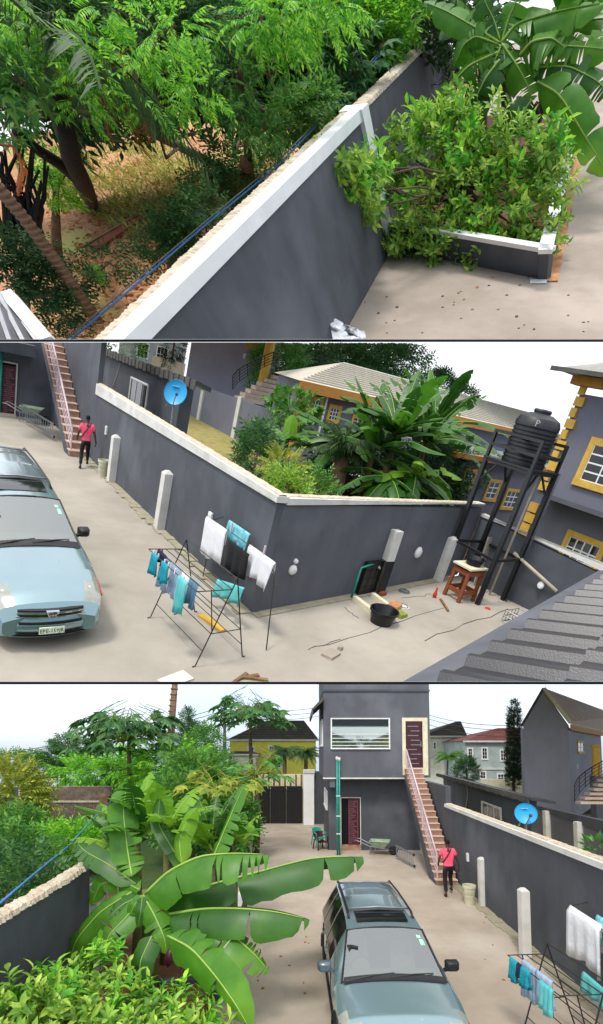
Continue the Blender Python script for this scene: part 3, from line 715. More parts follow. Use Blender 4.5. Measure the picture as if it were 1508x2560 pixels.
def person(T, o, rz, label, sc=1.0):
    """seen from behind, mid-stride, facing +y; feet at z=0"""
    P = Place(T, o, rz, (sc,) * 3); r = P.root('person', label, 'person', 'the one walking person, seen twice')
    J = dict(pel=(0, 0, .95), bel=(0, .02, 1.10), che=(0, .03, 1.32), nk=(0, .05, 1.50), hd0=(0, .08, 1.57), hd=(0, .09, 1.66), hdt=(0, .08, 1.75),
             hl=(-.10, 0, .90), kl=(-.12, -.02, .50), al=(-.15, -.28, .12), tl=(-.15, -.16, .035),
             hr=(.10, 0, .90), kr=(.11, .22, .55), ar=(.13, .14, .20), tr=(.14, .30, .12),
             sl=(-.19, .03, 1.42), el=(-.27, .06, 1.16), wl=(-.29, .14, .96), pl_=(-.28, .18, .89),
             sr=(.19, .03, 1.42), er=(.27, -.02, 1.16), wr=(.33, -.04, .92), pr=(.345, -.02, .85))
    # foot heights: planted right foot lifted onto the step edge
    N = list(J); ix = {k: i for i, k in enumerate(N)}
    E = [('pel', 'bel'), ('bel', 'che'), ('che', 'nk'), ('nk', 'hd0'), ('hd0', 'hd'), ('hd', 'hdt'), ('pel', 'hl'), ('hl', 'kl'), ('kl', 'al'), ('al', 'tl'), ('pel', 'hr'), ('hr', 'kr'), ('kr', 'ar'), ('ar', 'tr'), ('che', 'sl'), ('sl', 'el'), ('el', 'wl'), ('wl', 'pl_'), ('che', 'sr'), ('sr', 'er'), ('er', 'wr'), ('wr', 'pr')]
    R = dict(pel=(.14, .10), bel=(.135, .095), che=(.155, .105), nk=.055, hd0=.06, hd=(.078, .095), hdt=.06, hl=.085, kl=.055, al=.037, tl=.035, hr=.085, kr=.055, ar=.037, tr=.035, sl=.062, el=.042, wl=.03, pl_=.035, sr=.062, er=.042, wr=.03, pr=.038)
    P.mk(skinned([J[k] for k in N], [(ix[a], ix[b]) for a, b in E], [R[k] for k in N]), 'body', 'skin', r, smooth=True)
    # fingers of the free hand
    fm = M(); b = np.array(J['pr'])
    for k, (dx, dy, ln) in enumerate(((-.02, .03, .07), (-.005, .025, .085), (.0, .01, .09), (.0, -.008, .085), (-.005, -.025, .065))):
        p = b + np.array([dx, dy, -.02]); fm.tube([p, p + (.004, .01, -ln * .5), p + (-.008, .022, -ln)], [.011, .010, .007], 6)
    P.mk(fm, 'fingers', 'skin', r, smooth=True)
    sv = [(0, 0, .93), (0, .01, 1.08), (0, .03, 1.31), (0, .045, 1.455), (-.19, .03, 1.425), (-.245, .05, 1.24), (.19, .03, 1.425), (.245, 0, 1.24)]
    P.mk(skinned(sv, [(0, 1), (1, 2), (2, 3), (2, 4), (4, 5), (2, 6), (6, 7)], [(.185, .135), (.17, .125), (.18, .13), (.075, .075), .085, .078, .085, .078], 2, 1), 'shirt', 'shirt_pink', r, smooth=True)
    tv = [(0, 0, .97), (0, 0, .90), (-.10, 0, .86), (-.12, -.02, .50), (-.148, -.265, .15), (.10, 0, .86), (.11, .22, .55), (.128, .145, .23)]
    P.mk(skinned(tv, [(0, 1), (1, 2), (2, 3), (3, 4), (1, 5), (5, 6), (6, 7)], [(.155, .12), (.155, .12), .098, .075, .058, .098, .075, .058], 2, 0), 'trousers', 'trousers', r, smooth=True)
    for a, t in (('al', 'tl'), ('ar', 'tr')):
        p, q = np.array(J[a]), np.array(J[t]); d = unit(q - p); bk = p - np.array([0, d[1], 0]) * .06 + np.array([0, 0, -.07])
        P.mk(skinned([bk, (bk + q) / 2 + (0, 0, .015), q + d * .06], [(0, 1), (1, 2)], [(.045, .045), (.05, .045), (.042, .03)], 2), 'shoe', 'shoe', r, smooth=True)
    hm = skinned([(0, .045, 1.62), (0, .055, 1.70), (0, .085, 1.755)], [(0, 1), (1, 2)], [(.07, .075), (.082, .09), (.07, .08)], 2); P.mk(hm, 'hair', 'hair', r, smooth=True)
    for s in (-1, 1): P.mk(M().lathe((s * .088, .09, 1.645), [(.0, -.012), (.022, -.006), (.024, .006), (0, .012)], 8, (s, 0, 0)), 'ear', 'skin', r, smooth=True)
    fc = M().lathe((0, .185, 1.64), [(.012, 0), (.018, .02), (0, .05)], 6, (0, .5, -.7)); P.mk(fc, 'nose', 'skin', r)
    st = [(.12, .04, 1.515), (.05, -.085, 1.42), (-.06, -.12, 1.26), (-.16, -.09, 1.10), (-.20, .02, 1.03)]
    P.mk(M().tube(st, .017, 6), 'bag_strap', 'strap', r, smooth=True)
    return r
def wheelbarrow(T, o, rz, label, sc=1.0):
    P = Place(T, o, rz, (sc,) * 3); r = P.root('wheelbarrow', label, 'wheelbarrow', 'the one wheelbarrow, seen twice')
    m = M(); a = [(-.45, -.33, .62), (.45, -.36, .62), (.45, .36, .62), (-.45, .33, .62)]; b = [(-.28, -.2, .33), (.22, -.2, .33), (.22, .2, .33), (-.28, .2, .33)]
    ai = [(x * .96, y * .95, z - .005) for x, y, z in a]; bi = [(x * .95, y * .92, z + .03) for x, y, z in b]
    m.add(a + b + ai + bi, [(4, 5, 1, 0), (5, 6, 2, 1), (6, 7, 3, 2), (7, 4, 0, 3), (7, 6, 5, 4), (8, 9, 13, 12), (9, 10, 14, 13), (10, 11, 15, 14), (11, 8, 12, 15), (12, 13, 14, 15), (0, 1, 9, 8), (1, 2, 10, 9), (2, 3, 11, 10), (3, 0, 8, 11)])
    P.mk(m, 'tray', 'barrow', r)
    P.mk(M().tube([p for p in a + a[:1]], .018, 5), 'tray_rim', 'barrow', r)
    for s in (-1, 1):
        P.mk(M().tube([(.62, s * .05, .2), (.2, s * .22, .31), (-.45, s * .27, .40), (-.95, s * .3, .62), (-1.1, s * .3, .62)], .02, 6), 'handle', 'steel', r, smooth=True)
        P.mk(M().tube([(-.15, s * .24, .36), (-.28, s * .24, .02), (-.42, s * .24, .02), (-.42, s * .25, .38)], .017, 5), 'leg', 'steel', r)
    P.mk(M().lathe((.60, -.05, .2), [(.10, 0), (.19, .01), (.2, .05), (.19, .09), (.10, .1)], 18, (0, 1, 0)), 'wheel', 'rubber', r, smooth=40)
    P.mk(M().lathe((.60, -.05, .2), [(.0, .02), (.11, .02), (.11, .08), (0, .08)], 12, (0, 1, 0)), 'hub', 'steel', r)
    return r
def ladder(T, A, B, wv, label, n=11):
    """rails from A to B, second rail offset by wv"""
    A, B, wv = (np.array(x, float) for x in (A, B, wv))
    r = thing(T, 'ladder', (A + B) / 2 * np.array([1, 1, 0]), label, 'ladder', 'the one ladder, seen twice')
    for k in (0, 1): mk(T, M().beam(A + wv * k, B + wv * k, .035, .07), 'rail', MT['steel'], r)
    for i in range(n):
        p = A + (B - A) * (i + .6) / (n + .2); mk(T, M().tube([p, p + wv], .016, 5), 'rung', MT['steel'], r)
    for k in (0, 1): mk(T, M().beam(B + wv * k - unit(B - A) * .04, B + wv * k + unit(B - A) * .05, .05, .085), 'foot', MT['rubber'], r)
    return r
def bucket(T, o, r0, h, label, mt='bucket', name='bucket', cat='bucket', group=None, handle=True):
    t = thing(T, name, o, label, cat, group); x, y, z = o
    mk(T, M().lathe((x, y, z), [(r0 * .78, 0), (r0 * .86, h * .5), (r0 * .9, h * .52), (r0 * .96, h * .86), (r0 * 1.06, h * .87), (r0 * 1.06, h), (r0 * .98, h), (r0 * .95, h * .85), (r0 * .76, .03), (0, .03)], 18), 'pail', MT[mt], t, smooth=40)
    if handle: mk(T, M().tube([(x + r0 * 1.05 * math.cos(a), y - r0 * .3 * math.sin(a) * 1.2, z + h * .9 - h * .5 * math.sin(a)) for a in np.linspace(0, math.pi, 9)], .006, 4), 'handle', MT['steel'], t)
    return t
def stairs(T, x0, x1, y0, y1, z1, n, label, rail=True):
    """flight climbing away along +y"""
    r = thing(T, 'staircase', ((x0 + x1) / 2, y0), label, 'staircase', 'the one tiled staircase, seen twice')
    dy = (y1 - y0) / n; dz = z1 / n
    for i in range(n):
        ya = y0 + i * dy; za = i * dz; k = .25 * max(0, 1 - i / 5) if i < 5 else 0
        s = mk(T, M().box(x0 - k * .0, x1 + .0, ya, ya + dy + .004, max(0, za - .2), za + dz - .03), 'step', MT['tile_brown'], r)
        if s: mk(T, M().box(x0 - .03, x1, ya - .03, ya + dy - .003, za + dz - .028, za + dz), 'tread', MT['tile_nose'], s)
    sl = [(x0 + .02, y0 + .3, 0.), (x0 + .02, y0 + dy * 2, dz * 1.2), (x0 + .02, y1, z1 - .22), (x0 + .02, y1, z1 - .5), (x0 + .02, y0 + dy * 5, dz * 2)]
    mk(T, M().extr([(x0 - .02, y0 + .02, 0), (x0 - .02, y1, z1 - .26), (x0 - .02, y1, z1 - .55), (x0 - .02, y0 + .9, 0)], (.06, 0, 0)), 'stringer', MT['wall_gray'], r)
    if rail:
        xr = x0 + .06; yb = [y0 + .12, y0 + (y1 - y0) * .42, y1 - .1]
        zf = lambda y: (y - y0) / (y1 - y0) * z1
        for k in range(2):
            a, b = yb[k] + (.06 if k else 0), yb[k + 1]
            h0 = .95
            mk(T, M().tube([(xr, a, zf(a) + h0), (xr, b, zf(b) + h0)], .035, 6), 'handrail', MT['rail_pink'], r, smooth=True)
            for q in range(1, 5): mk(T, M().tube([(xr, a, zf(a) + h0 * q / 5 + .06), (xr, b, zf(b) + h0 * q / 5 + .06)], .014, 5), 'rail_bar', MT['rail_pink'], r)
            for y in (a, b): mk(T, M().tube([(xr, y, zf(y)), (xr, y, zf(y) + h0 + .03)], .03, 6), 'rail_post', MT['rail_pink'], r)
    return r
def dish(T, c, R, face, foot, label):
    face = unit(face); c = np.array(c, float); r = thing(T, 'satellite_dish', foot, label, 'satellite dish', 'the one blue satellite dish, seen twice')
    prof = [(R * k, -R * .22 * (1 - k * k)) for k in (0.001, .25, .5, .75, .92, 1.0)] + [(R * 1.0, .02 - 0), (R * 1.03, 0.0), (R * .75, -R * .12 - .03), (R * .3, -R * .22 - .02)]
    mk(T, M().lathe(c, prof, 28, face, caps=False), 'reflector', MT['dish_blue'], r, smooth=40)
    sx = unit(np.cross((0, 0, 1), face)); sy = np.cross(face, sx)
    lp = mk(T, M().beam(c + sy * R * .48 - sx * R * .42 - face * R * .13, c + sy * R * .48 + sx * R * .22 - face * R * .13, .012, R * .2, up=face), 'brand_plate', MT['print_white'], r)
    V, Fc = textmesh('CONSAT', R * .17)
    if lp: mk(T, M().add([c + sy * R * .48 - sx * R * .1 + sx * v[0] + sy * v[1] + face * (-R * .13 + R * .11 + v[2]) for v in V], Fc), 'brand_lettering', MT['dish_blue'], lp)
    e = c + face * R * .75 - sy * R * .25 + sx * R * .35
    mk(T, M().tube([c - sy * R * .95, e], .018, 5), 'feed_arm', MT['steel'], r)
    mk(T, M().lathe(e, [(.03, -.05), (.05, 0), (.05, .05), (.03, .07)], 8, -face), 'receiver', MT['wall_gray'], r)
    b = c - face * R * .3
    mk(T, M().tube([foot, (foot[0], foot[1], b[2] - R * .2), b], .04, 6), 'mast', MT['steel'], r)
    mk(T, M().beam(b - sx * R * .2 - sy * R * .3, b - sx * R * .7 - sy * R * 1.2, .03), 'strut', MT['steel'], r)
    return r
def cloth(T, p0, p1, drop, mt, label, cat='garment', stripes=None, waves=3, amp=.05, back=.0, name='garment', group='laundry hanging out to dry', nrm=None, taper=.0, rng=RNG):
    """cloth hung over a rail p0-p1, falling by drop metres (front) and back metres (behind)"""
    p0, p1 = np.array(p0, float), np.array(p1, float); d = unit(p1 - p0); n = unit(np.cross(d, (0, 0, 1))) if nrm is None else unit(nrm)
    ph = rng.uniform(0, 6); rows = []
    vs = ([-back, -back * .5] if back else []) + [0, .06, .25, .5, .75, 1.0]
    for v in vs:
        row = []
        for u in np.linspace(0, 1, 13):
            a = abs(v); uu = .5 + (u - .5) * (1 - taper * a)
            p = p0 + (p1 - p0) * uu + np.array([0, 0, -1.]) * drop * a * (1 + .07 * math.sin(u * 7 + ph))
            off = (.025 if v > 0 else -.025 if v < 0 else 0) + amp * a * math.sin(u * waves * 6.28 + ph) * (1 if v > 0 else -.6)
            p = p + n * off + np.array([0, 0, .02 if v == 0 else 0]); row.append(p)
        rows.append(row)
    o = mk(T, M().grid(rows), name, MT[mt], None, label, cat, group, smooth=True)
    if o: md = o.modifiers.new('thickness', 'SOLIDIFY'); md.thickness = .012
    return o
def airer(T, A, B, C, D, h, wing, label, rails=5):
    """folding A-frame clothes airer: feet A,B (near side) C,D (wall side), ridge height h, wing vector"""
    A, B, C, D = (np.array([p[0], p[1], 0.]) for p in (A, B, C, D)); wing = np.array(wing, float)
    r = thing(T, 'clothes_airer', (A + B + C + D) / 4, label, 'clothes rack', 'the one wire clothes airer, seen twice')
    t1 = (A + D) / 2 + np.array([0, 0, h]); t2 = (B + C) / 2 + np.array([0, 0, h]); R = .013
    for f, t in ((A, t1), (D, t1), (B, t2), (C, t2)):
        o = unit((f - t) * np.array([1, 1, 0])) * .06
        mk(T, M().tube([t, f + np.array([0, 0, .02]), f + o + np.array([0, 0, .012])], R, 5), 'leg', MT['black_metal'], r)
    def rail(p, q, n='rail'): mk(T, M().tube([p, q], R * .8, 4), n, MT['black_metal'], r)
    rail(t1, t2)
    for k in (.42, .62): rail(t1 + (A - t1) * k, t2 + (B - t2) * k); rail(t1 + (D - t1) * k, t2 + (C - t2) * k)
    rail(t1 + (A - t1) * .82, t2 + (B - t2) * .82); rail(t1 + (D - t1) * .82, t2 + (C - t2) * .82)
    rail(t2 + (B - t2) * .62, t2 + (C - t2) * .62, 'brace'); rail(t1 + (A - t1) * .62, t1 + (D - t1) * .62, 'brace')
    a1 = t1 + (A - t1) * .12; a2 = t2 + (B - t2) * .12
    for k in range(rails): rail(a1 + wing * k / (rails - 1), a2 + wing * k / (rails - 1), 'wing_rail')
    rail(a1, a1 + wing, 'wing_arm'); rail(a2, a2 + wing, 'wing_arm')
    rail(a1 + wing * .6, t1 + (A - t1) * .6, 'wing_stay'); rail(a2 + wing * .6, t2 + (B - t2) * .6, 'wing_stay')
    return r, a1 + wing, a2 + wing, t1, t2
mat('cloth_stripe', '1f9fb0', .9, '9fd8dd', 9)
def thin_glass(name, tint, refl):
    m = bpy.data.materials.new(name); m.use_nodes = True; t = m.node_tree; n = t.nodes; l = t.links.new; n.remove(n['Principled BSDF'])
    tr = n.new('ShaderNodeBsdfTransparent'); tr.inputs[0].default_value = (*tint, 1); gl = n.new('ShaderNodeBsdfGlossy'); gl.inputs['Roughness'].default_value = .03; gl.inputs[0].default_value = (.93, .97, .93, 1)
    fr = n.new('ShaderNodeLayerWeight'); fr.inputs[0].default_value = .5; pw_ = n.new('ShaderNodeMath'); pw_.operation = 'POWER'; pw_.inputs[1].default_value = 3.0; l(fr.outputs['Facing'], pw_.inputs[0])
    ma = n.new('ShaderNodeMath'); ma.operation = 'MULTIPLY_ADD'; ma.inputs[1].default_value = .75; ma.inputs[2].default_value = refl; l(pw_.outputs[0], ma.inputs[0])
    mx = n.new('ShaderNodeMixShader'); l(ma.outputs[0], mx.inputs[0]); l(tr.outputs[0], mx.inputs[1]); l(gl.outputs[0], mx.inputs[2]); l(mx.outputs[0], n['Material Output'].inputs[0]); MT[name] = m
thin_glass('glass_wind', (.60, .68, .62), .30)
mat('seat_cloth', '8d8a80', .9, '7a776d', 8)
def pillar(T, x, y, w, d, h, label, group=None, rz=0., mt='white'):
    P = Place(T, (x, y, 0), rz); r = P.root('wall_pillar', label, 'pillar', group)
    P.mk(M().box(-w / 2, w / 2, -d / 2, d / 2, 0, h), 'shaft', mt, r)
    P.mk(M().hexa([(-w / 2, -d / 2, h), (w / 2, -d / 2, h), (w / 2, d / 2, h), (-w / 2, d / 2, h), (-w * .2, -d * .2, h + w * .3), (w * .2, -d * .2, h + w * .3), (w * .2, d * .2, h + w * .3), (-w * .2, d * .2, h + w * .3)]), 'cap', mt, r)
    return r
def socket(T, c, nrm, w, hh, label):
    r = thing(T, 'outlet_box', c, label, 'electrical box', 'white electrical boxes on walls'); c = np.array(c, float)
    P = Place(T, c, math.atan2(nrm[1], nrm[0]) + math.pi / 2)
    P.mk(M().box(-w / 2, w / 2, -.05, 0, -hh / 2, hh / 2), 'box', 'white_clean', r); P.mk(M().box(-w * .3, w * .3, -.06, -.05, -hh * .3, hh * .3), 'cover', 'white', r)
mat('leaf_orange', 'c8682a', .7, 'a84a20', 6, trans=.2)

def ragged(T, par, A, B, z0, z1, w, n, rng, h=.05, j=.05):
    """uneven mortar laid along a wall top from A to B"""
    A = np.array(A[:2], float); B = np.array(B[:2], float); d = unit(B - A); s = np.array([-d[1], d[0]]); rows = []
    wl = np.cumsum(rng.normal(0, .02, n + 1)); wl -= np.linspace(0, wl[-1], n + 1); wl = np.clip(wl, -.05, .05)
    for k in range(n + 1):
        p = A + (B - A) * k / n; z = z0 + (z1 - z0) * k / n; e0 = rng.uniform(0, j); e1 = rng.uniform(0, j)
        hh = [0, h * rng.uniform(.6, 1.1), h * rng.uniform(.8, 1.5), h * rng.uniform(.8, 1.5), h * rng.uniform(.6, 1.1), 0]
        off = [-w / 2 - e0 - .01, -w / 2 - e0 * .8 + .015, -w * .18, w * .18, w / 2 + e1 * .8 - .015, w / 2 + e1 + .01]
        rows.append([(*(p + s * (o + wl[k] * .4)), z + q - (.03 if q == 0 else 0)) for o, q in zip(off, hh)])
    return mk(T, M().grid(rows), 'mortar_topping', MT['mortar'], par)
# ================================================================ UPPER TIER (top view)
k_ = S1.g(981, 620); T = Sub(S1, k_, k_ - S1.g(879, 803)); rg = np.random.default_rng(11); at = T.at; g = T.g
def far(px, py, D): return T.c + unit(T.Li @ ray(px, py)) * D
# ground
mk(T, M().add([(-.3, -16, 0), (12, -16, 0), (30, 60, 0), (4, 60, 0), (-.3, 30, 0)], [(0, 1, 2, 3, 4)]), 'yard_paving', MT['concrete_p1'], kind='structure')
n1 = 40; gx_ = np.linspace(-26, -.2, n1); gy_ = np.linspace(-14, 34, 60)
mk(T, M().grid([[(x, y, -.15 + .12 * math.sin(x * .9 + y * .3) + .10 * math.sin(y * 1.1) + rg.normal(0, .05) + max(0, (-x - 16)) * .03) for x in gx_] for y in gy_]), 'bush_ground', MT['litter'], kind='structure', smooth=True)
gr = M(); pts = []
for _ in range(9000):
    px, py = rg.uniform(110, 560), rg.uniform(340, 600); w_ = (py - 340) / 260
    if abs((px - 330) / 230) + abs((py - 455) / 120) > 1.1: continue
    pts.append(g(px, py))
pts = np.array(pts); nb = len(pts); scatter(gr, [diamond(.16, .5)], pts + (0, 0, -.1), np.stack([rg.normal(0, .7, nb), rg.normal(0, .7, nb), np.ones(nb)], 1), rg.uniform(.2, .5, nb), rng=rg)
mk(T, gr, 'grass', MT['grass_green'], None, 'dry grass and weeds on the clearing behind the wall, top view', 'grass', None, 'stuff', leafy=True)
ltr = M(); P_ = []
for _ in range(4200): P_.append(g(rg.uniform(120, 620), rg.uniform(330, 830)))
P_ = np.array(P_); P_ = P_[P_[:, 0] < -.5]; nb = len(P_); scatter(ltr, [diamond(.5, .1)], P_ + (0, 0, .0), np.stack([rg.normal(0, 1, nb), rg.normal(0, 1, nb), rg.normal(.1, .2, nb)], 1), rg.uniform(.1, .26, nb), rng=rg)
mk(T, ltr, 'leaf_litter', MT['leaf_dry'], None, 'reddish dry leaves carpeting the ground behind the wall, top view', 'leaf litter', None, 'stuff', leafy=True)
# ---- boundary wall
w = thing(T, 'boundary_wall', (0, -3), 'tall grey boundary wall with broad white coping crossing the top view', 'wall', 'grey boundary walls')
mk(T, M().box(-.25, 0, -14.5, -.55, -.2, 2.86), 'panel', MT['wall_gray'], w)
mk(T, M().box(-.25, -.02, .05, 11.2, -.2, 3.0), 'panel', MT['wall_gray'], w)
mk(T, M().box(-.20, .05, -14.5, -.55, 2.86, 3.06), 'coping', MT['white_clean'], w)
mk(T, M().box(-.42, .10, -.55, .05, -.2, 3.06), 'corner_pillar', MT['white_clean'], w)
ragged(T, w, (-.30, -14.5), (-.30, -.3), 3.0, 3.0, .22, 420, rg, .04, .022)
ragged(T, w, (-.17, -.4), (-.17, 11.25), 3.0, 3.02, .30, 330, rg, .045, .035)
for py, z in ((.3, 2.0), (11.35, 2.9)): mk(T, M().box(-.2, .25, py if py > 1 else 10.9, (py if py > 1 else 10.9) + .4, 0, 2.6 if py > 1 else 1.2), 'end_post', MT['white'], w)
mk(T, M().box(-.55, -.3, -12.2, -11.8, 2.9, 3.15), 'junction_box', MT['white'], w)
# planter
q0 = np.array([.02, -.12]); q1 = g(1367, 701)[:2]; q2 = np.array([4.75, 14.0])
pl = thing(T, 'planter', (2, 2), 'raised planting bed with white edge in the yard corner, top view', 'planter')
mk(T, M().wall(q0, q1, 0, .62, .62, .18, 1), 'front_wall', MT['wall_gray'], pl); mk(T, M().wall(q0 + (0, -.04), q1 + (0, -.04), .62, .72, .72, .27, 1), 'coping', MT['white_clean'], pl)
mk(T, M().wall(q1 + (.0, .0), q2, 0, .62, .62, .2, 1), 'side_wall', MT['wall_gray'], pl); mk(T, M().wall(q1 + (.06, -.04), q2 + (.06, 0), .62, .72, .72, .30, 1), 'coping', MT['white_clean'], pl)
mk(T, M().wall(q1 + (.25, -.1), q2 + (.25, 0), 0, .03, .03, .26, 1), 'leaf_strip', MT['litter'], pl)
mk(T, M().add([(0, 0, .5), (q1[0] - .1, q1[1] + .1, .5), (q2[0] - .1, q2[1], .5), (0, 12, .5)], [(0, 1, 2, 3)]), 'soil', MT['soil'], pl)
# stain on wall, litter on the floor
for i in range(34):
    p = g(rg.uniform(900, 1480), rg.uniform(690, 840)); s = rg.uniform(.02, .05)
    lab = 'small dry leaf on the yard floor below the planter, top view'
    mk(T, M().lathe((p[0], p[1], 0.0), [(s, 0), (s * .7, .012), (0, .018)], 5, sx=rg.uniform(.4, 1.8)), 'dry_leaf', MT[['leaf_dry', 'trunk', 'soil'][i % 3]], None, lab, 'leaf', 'dry leaves on the yard floor, top view')
p = g(1350, 705); mk(T, M().box(p[0] - .22, p[0] + .15, p[1] - .12, p[1] + .1, .01, .03), 'paper_scrap', MT['white_clean'], None, 'white paper scrap at the corner of the planter, top view', 'paper')
# white plastic bag / sheet
r = thing(T, 'plastic_sheet', g(850, 848), 'crumpled white plastic sheet at the foot of the wall, top view', 'plastic sheet')
rows = []
for i in range(9):
    row = []
    for j in range(9):
        px = 822 + j * 10.5 + i * 1.5; py = 787 + i * 9 + (6 * math.sin(j * .9) if i else 10 * (j / 8) ** 1.5) + (j * 5 if i < 4 else 0)
        D = np.linalg.norm(g(px, max(py, 800)) - T.c) - 1.2 + .12 * math.sin(i * 1.7 + j * 1.1) ; row.append(far(px, py, D))
    rows.append(row)
mk(T, M().grid(rows), 'sheet', MT['bag_white'], r, smooth=True)
# near roof corner, lower left
r = thing(T, 'metal_roof', far(40, 840, 7), 'corner of a ribbed metal roof with white barge board, top view', 'roof')
D = 8.5; P0, P1, P2, P3 = far(-40, 735, D), far(30, 745, D + .2), far(130, 862, D - .6), far(-40, 880, D - .8)
mk(T, M().extr([P0, P1, P2, P3], (0, 0, -.08)), 'sheet', MT['roof_black'], r)
for k in range(5):
    a = P0 + (P1 - P0) * (k + .2) / 5; b = P3 + (P2 - P3) * (k + .2) / 5; mk(T, M().beam(a + (0, 0, .03), b + (0, 0, .03), .05, .05), 'rib', MT['steel'], r)
mk(T, M().beam(P1 + (0, 0, .04), P2 + (0, 0, .04), .16, .14), 'barge_board', MT['white_clean'], r)
for k in range(16): a = P1 + (P2 - P1) * k / 16; mk(T, M().beam(a + (-.12, 0, .06), a + (-.45, -.05, .06), .025, .02), 'grid_bar', MT['steel'], r)
# blue cable along the wall
cp = [far(165, 860, 11.2), far(330, 720, 12.0), far(500, 575, 13.0), far(690, 418, 15.0), far(850, 255, 18.0), far(1000, 75, 23), far(1062, -10, 26)]
for dz, mt_, lab in ((0, 'cable_blue', 'blue cable running beside the wall top, top view'), (.05, 'cable_gray', 'grey cable twisted with the blue one, top view')):
    mk(T, M().tube([p + np.array([.02 * math.sin(i * 3 + dz * 60), 0, dz]) for i, p in enumerate(cp)], .017 if dz == 0 else .012, 6), 'cable', MT[mt_], None, lab, 'cable', 'cables beside the wall', smooth=True)
mk(T, M().beam(far(1000, 85, 22), far(1045, 48, 23), .09, .09), 'white_stick', MT['white'], None, 'short white pole beside the far end of the wall, top view', 'pole')
mk(T, M().beam(far(950, 118, 21), far(1035, 30, 23), .05, .05), 'bamboo_stick', MT['wood'], None, 'thin bamboo stick leaning over the bushes, top view', 'stick')
# plank, fallen palm, dead stems
a, b = g(207, 622), g(345, 545); mk(T, M().beam(a + (0, 0, .05), b + (0, 0, .08), .16, .06), 'plank', MT['wood'], None, 'old wooden plank lying on the ground behind the wall, top view', 'plank')
mk(T, M().beam(a + (.5, .1, .04), b + (.2, .2, .05), .5, .05), 'board', MT['brick_red'], None, 'reddish board lying beside the plank, top view', 'board')
r = thing(T, 'leaning_palm_trunk', g(245, 800), 'slender brown palm trunk leaning across the lower left, top view', 'palm tree')
tr = [far(-30, 440, 12.5), far(60, 545, 12.7), far(130, 640, 12.9), far(190, 725, 13.1), far(246, 806, 13.3)]
mk(T, M().tube(tr, [.10, .105, .11, .115, .12], 9), 'trunk', MT['trunk_palm'], r, smooth=True)
for k in range(26): p = tr[0] + (tr[-1] - tr[0]) * (k + .5) / 26 ; mk(T, M().lathe(np.array([np.interp((k + .5) / 26 * 4, range(5), [q[i] for q in tr]) for i in range(3)]), [(.115, -.03), (.128, 0), (.115, .03)], 9, tr[3] - tr[1]), 'leaf_scar', MT['trunk_palm'], r)
r = thing(T, 'dead_stem_clump', g(60, 620), 'clump of dark dead stems behind the leaning palm, top view', 'dead stems')
for k in range(26):
    a = far(rg.uniform(5, 120), rg.uniform(560, 640), 16); b = far(rg.uniform(-20, 130), rg.uniform(360, 480), 14.5); mk(T, M().tube([a, (a + b) / 2 + rg.normal(0, .1, 3), b], [.05, .04, .02], 5), 'stem', MT['trunk_dark'], r)
r = thing(T, 'dry_leaf_bract', far(50, 440, 13), 'orange dry leaf hanging at the left edge, top view', 'dry leaf')
bananaleaf(T, r, [far(48, 395, 13.2), far(55, 420, 13.1), far(48, 460, 13.0), far(44, 490, 13.0)], .16, (0, -1, .5), 'leaf_orange', .3)
mk(T, M().tube([far(-5, 362, 13.4), far(30, 365, 13.3), far(52, 395, 13.2)], .02, 5), 'stalk', MT['leaf_orange'], r)
bananaleaf(T, thing(T, 'banana_sucker', g(240, 700), 'small pale banana leaf over the dark weeds, top view', 'banana plant'), [far(205, 672, 13.8), far(232, 668, 13.6), far(246, 690, 13.5), far(250, 715, 13.5)], .3, (0, -.6, 1), 'leaf_banana_y', .05)
# ---- trees and undergrowth
tb = g(230, 510)
t = thing(T, 'forked_tree', tb, 'dark forked tree with drooping palm fronds on the left, top view', 'tree')
mk(T, M().tube([tb, far(205, 455, 17.5), far(180, 400, 16.5), far(168, 340, 15.5), far(150, 240, 15)], [.26, .22, .2, .17, .12], 9), 'trunk', MT['trunk_dark'], t, smooth=True)
mk(T, M().tube([far(205, 455, 17.5), far(150, 410, 17), far(95, 375, 16.5), far(40, 330, 16)], [.18, .14, .12, .08], 8), 'limb', MT['trunk_dark'], t, smooth=True)
m = M(); n = 13; base = np.array([far(rg.uniform(60, 220), rg.uniform(60, 150), rg.uniform(14, 16)) for _ in range(n)]); scatter(m, FROND, base, np.stack([rg.normal(0, .8, n), rg.normal(-.2, .6, n), rg.uniform(-.7, .3, n)], 1), rg.uniform(1.3, 2.2, n), rng=rg, tilt=.4); mk(T, m, 'fronds', MT['leaf_palm'], t, leafy=True)
m = M(); scatter(m, FROND, np.array([far(300, 135, 14.5), far(310, 130, 14.6), far(290, 140, 14.5)]), np.array([[-.9, -.2, -.25], [-.8, 0, -.4], [.2, -.2, -.9]]), np.array([1.3, 1.2, 1.1]), rng=rg, tilt=.1); mk(T, m, 'dry_frond', MT['leaf_dry'], t, leafy=True)
def sprays(name, label, blobs, D0, size, lm, tmpl=PINN, tmat='trunk', dirb=(.0, -.5, .1), cat='tree', base=None, up=0):
    cl = [(far(px, py - up, D0 + rg.uniform(-.5, .5)), (rx / 150 * D0 / 13.5, .5, ry / 230 * D0 / 13.5), n) for px, py, rx, ry, n in blobs]
    b = base if base is not None else g(blobs[0][0], min(830, blobs[0][1] + 200))
    return plant(T, name, label, cat, cl, tmpl, size, lm, [(np.array([b[0], b[1], -.1]), .16), ((np.array(b) + cl[0][0]) / 2, .12), (cl[0][0], .06)], tmat, dirb=dirb, tilt=.4, rng=rg)
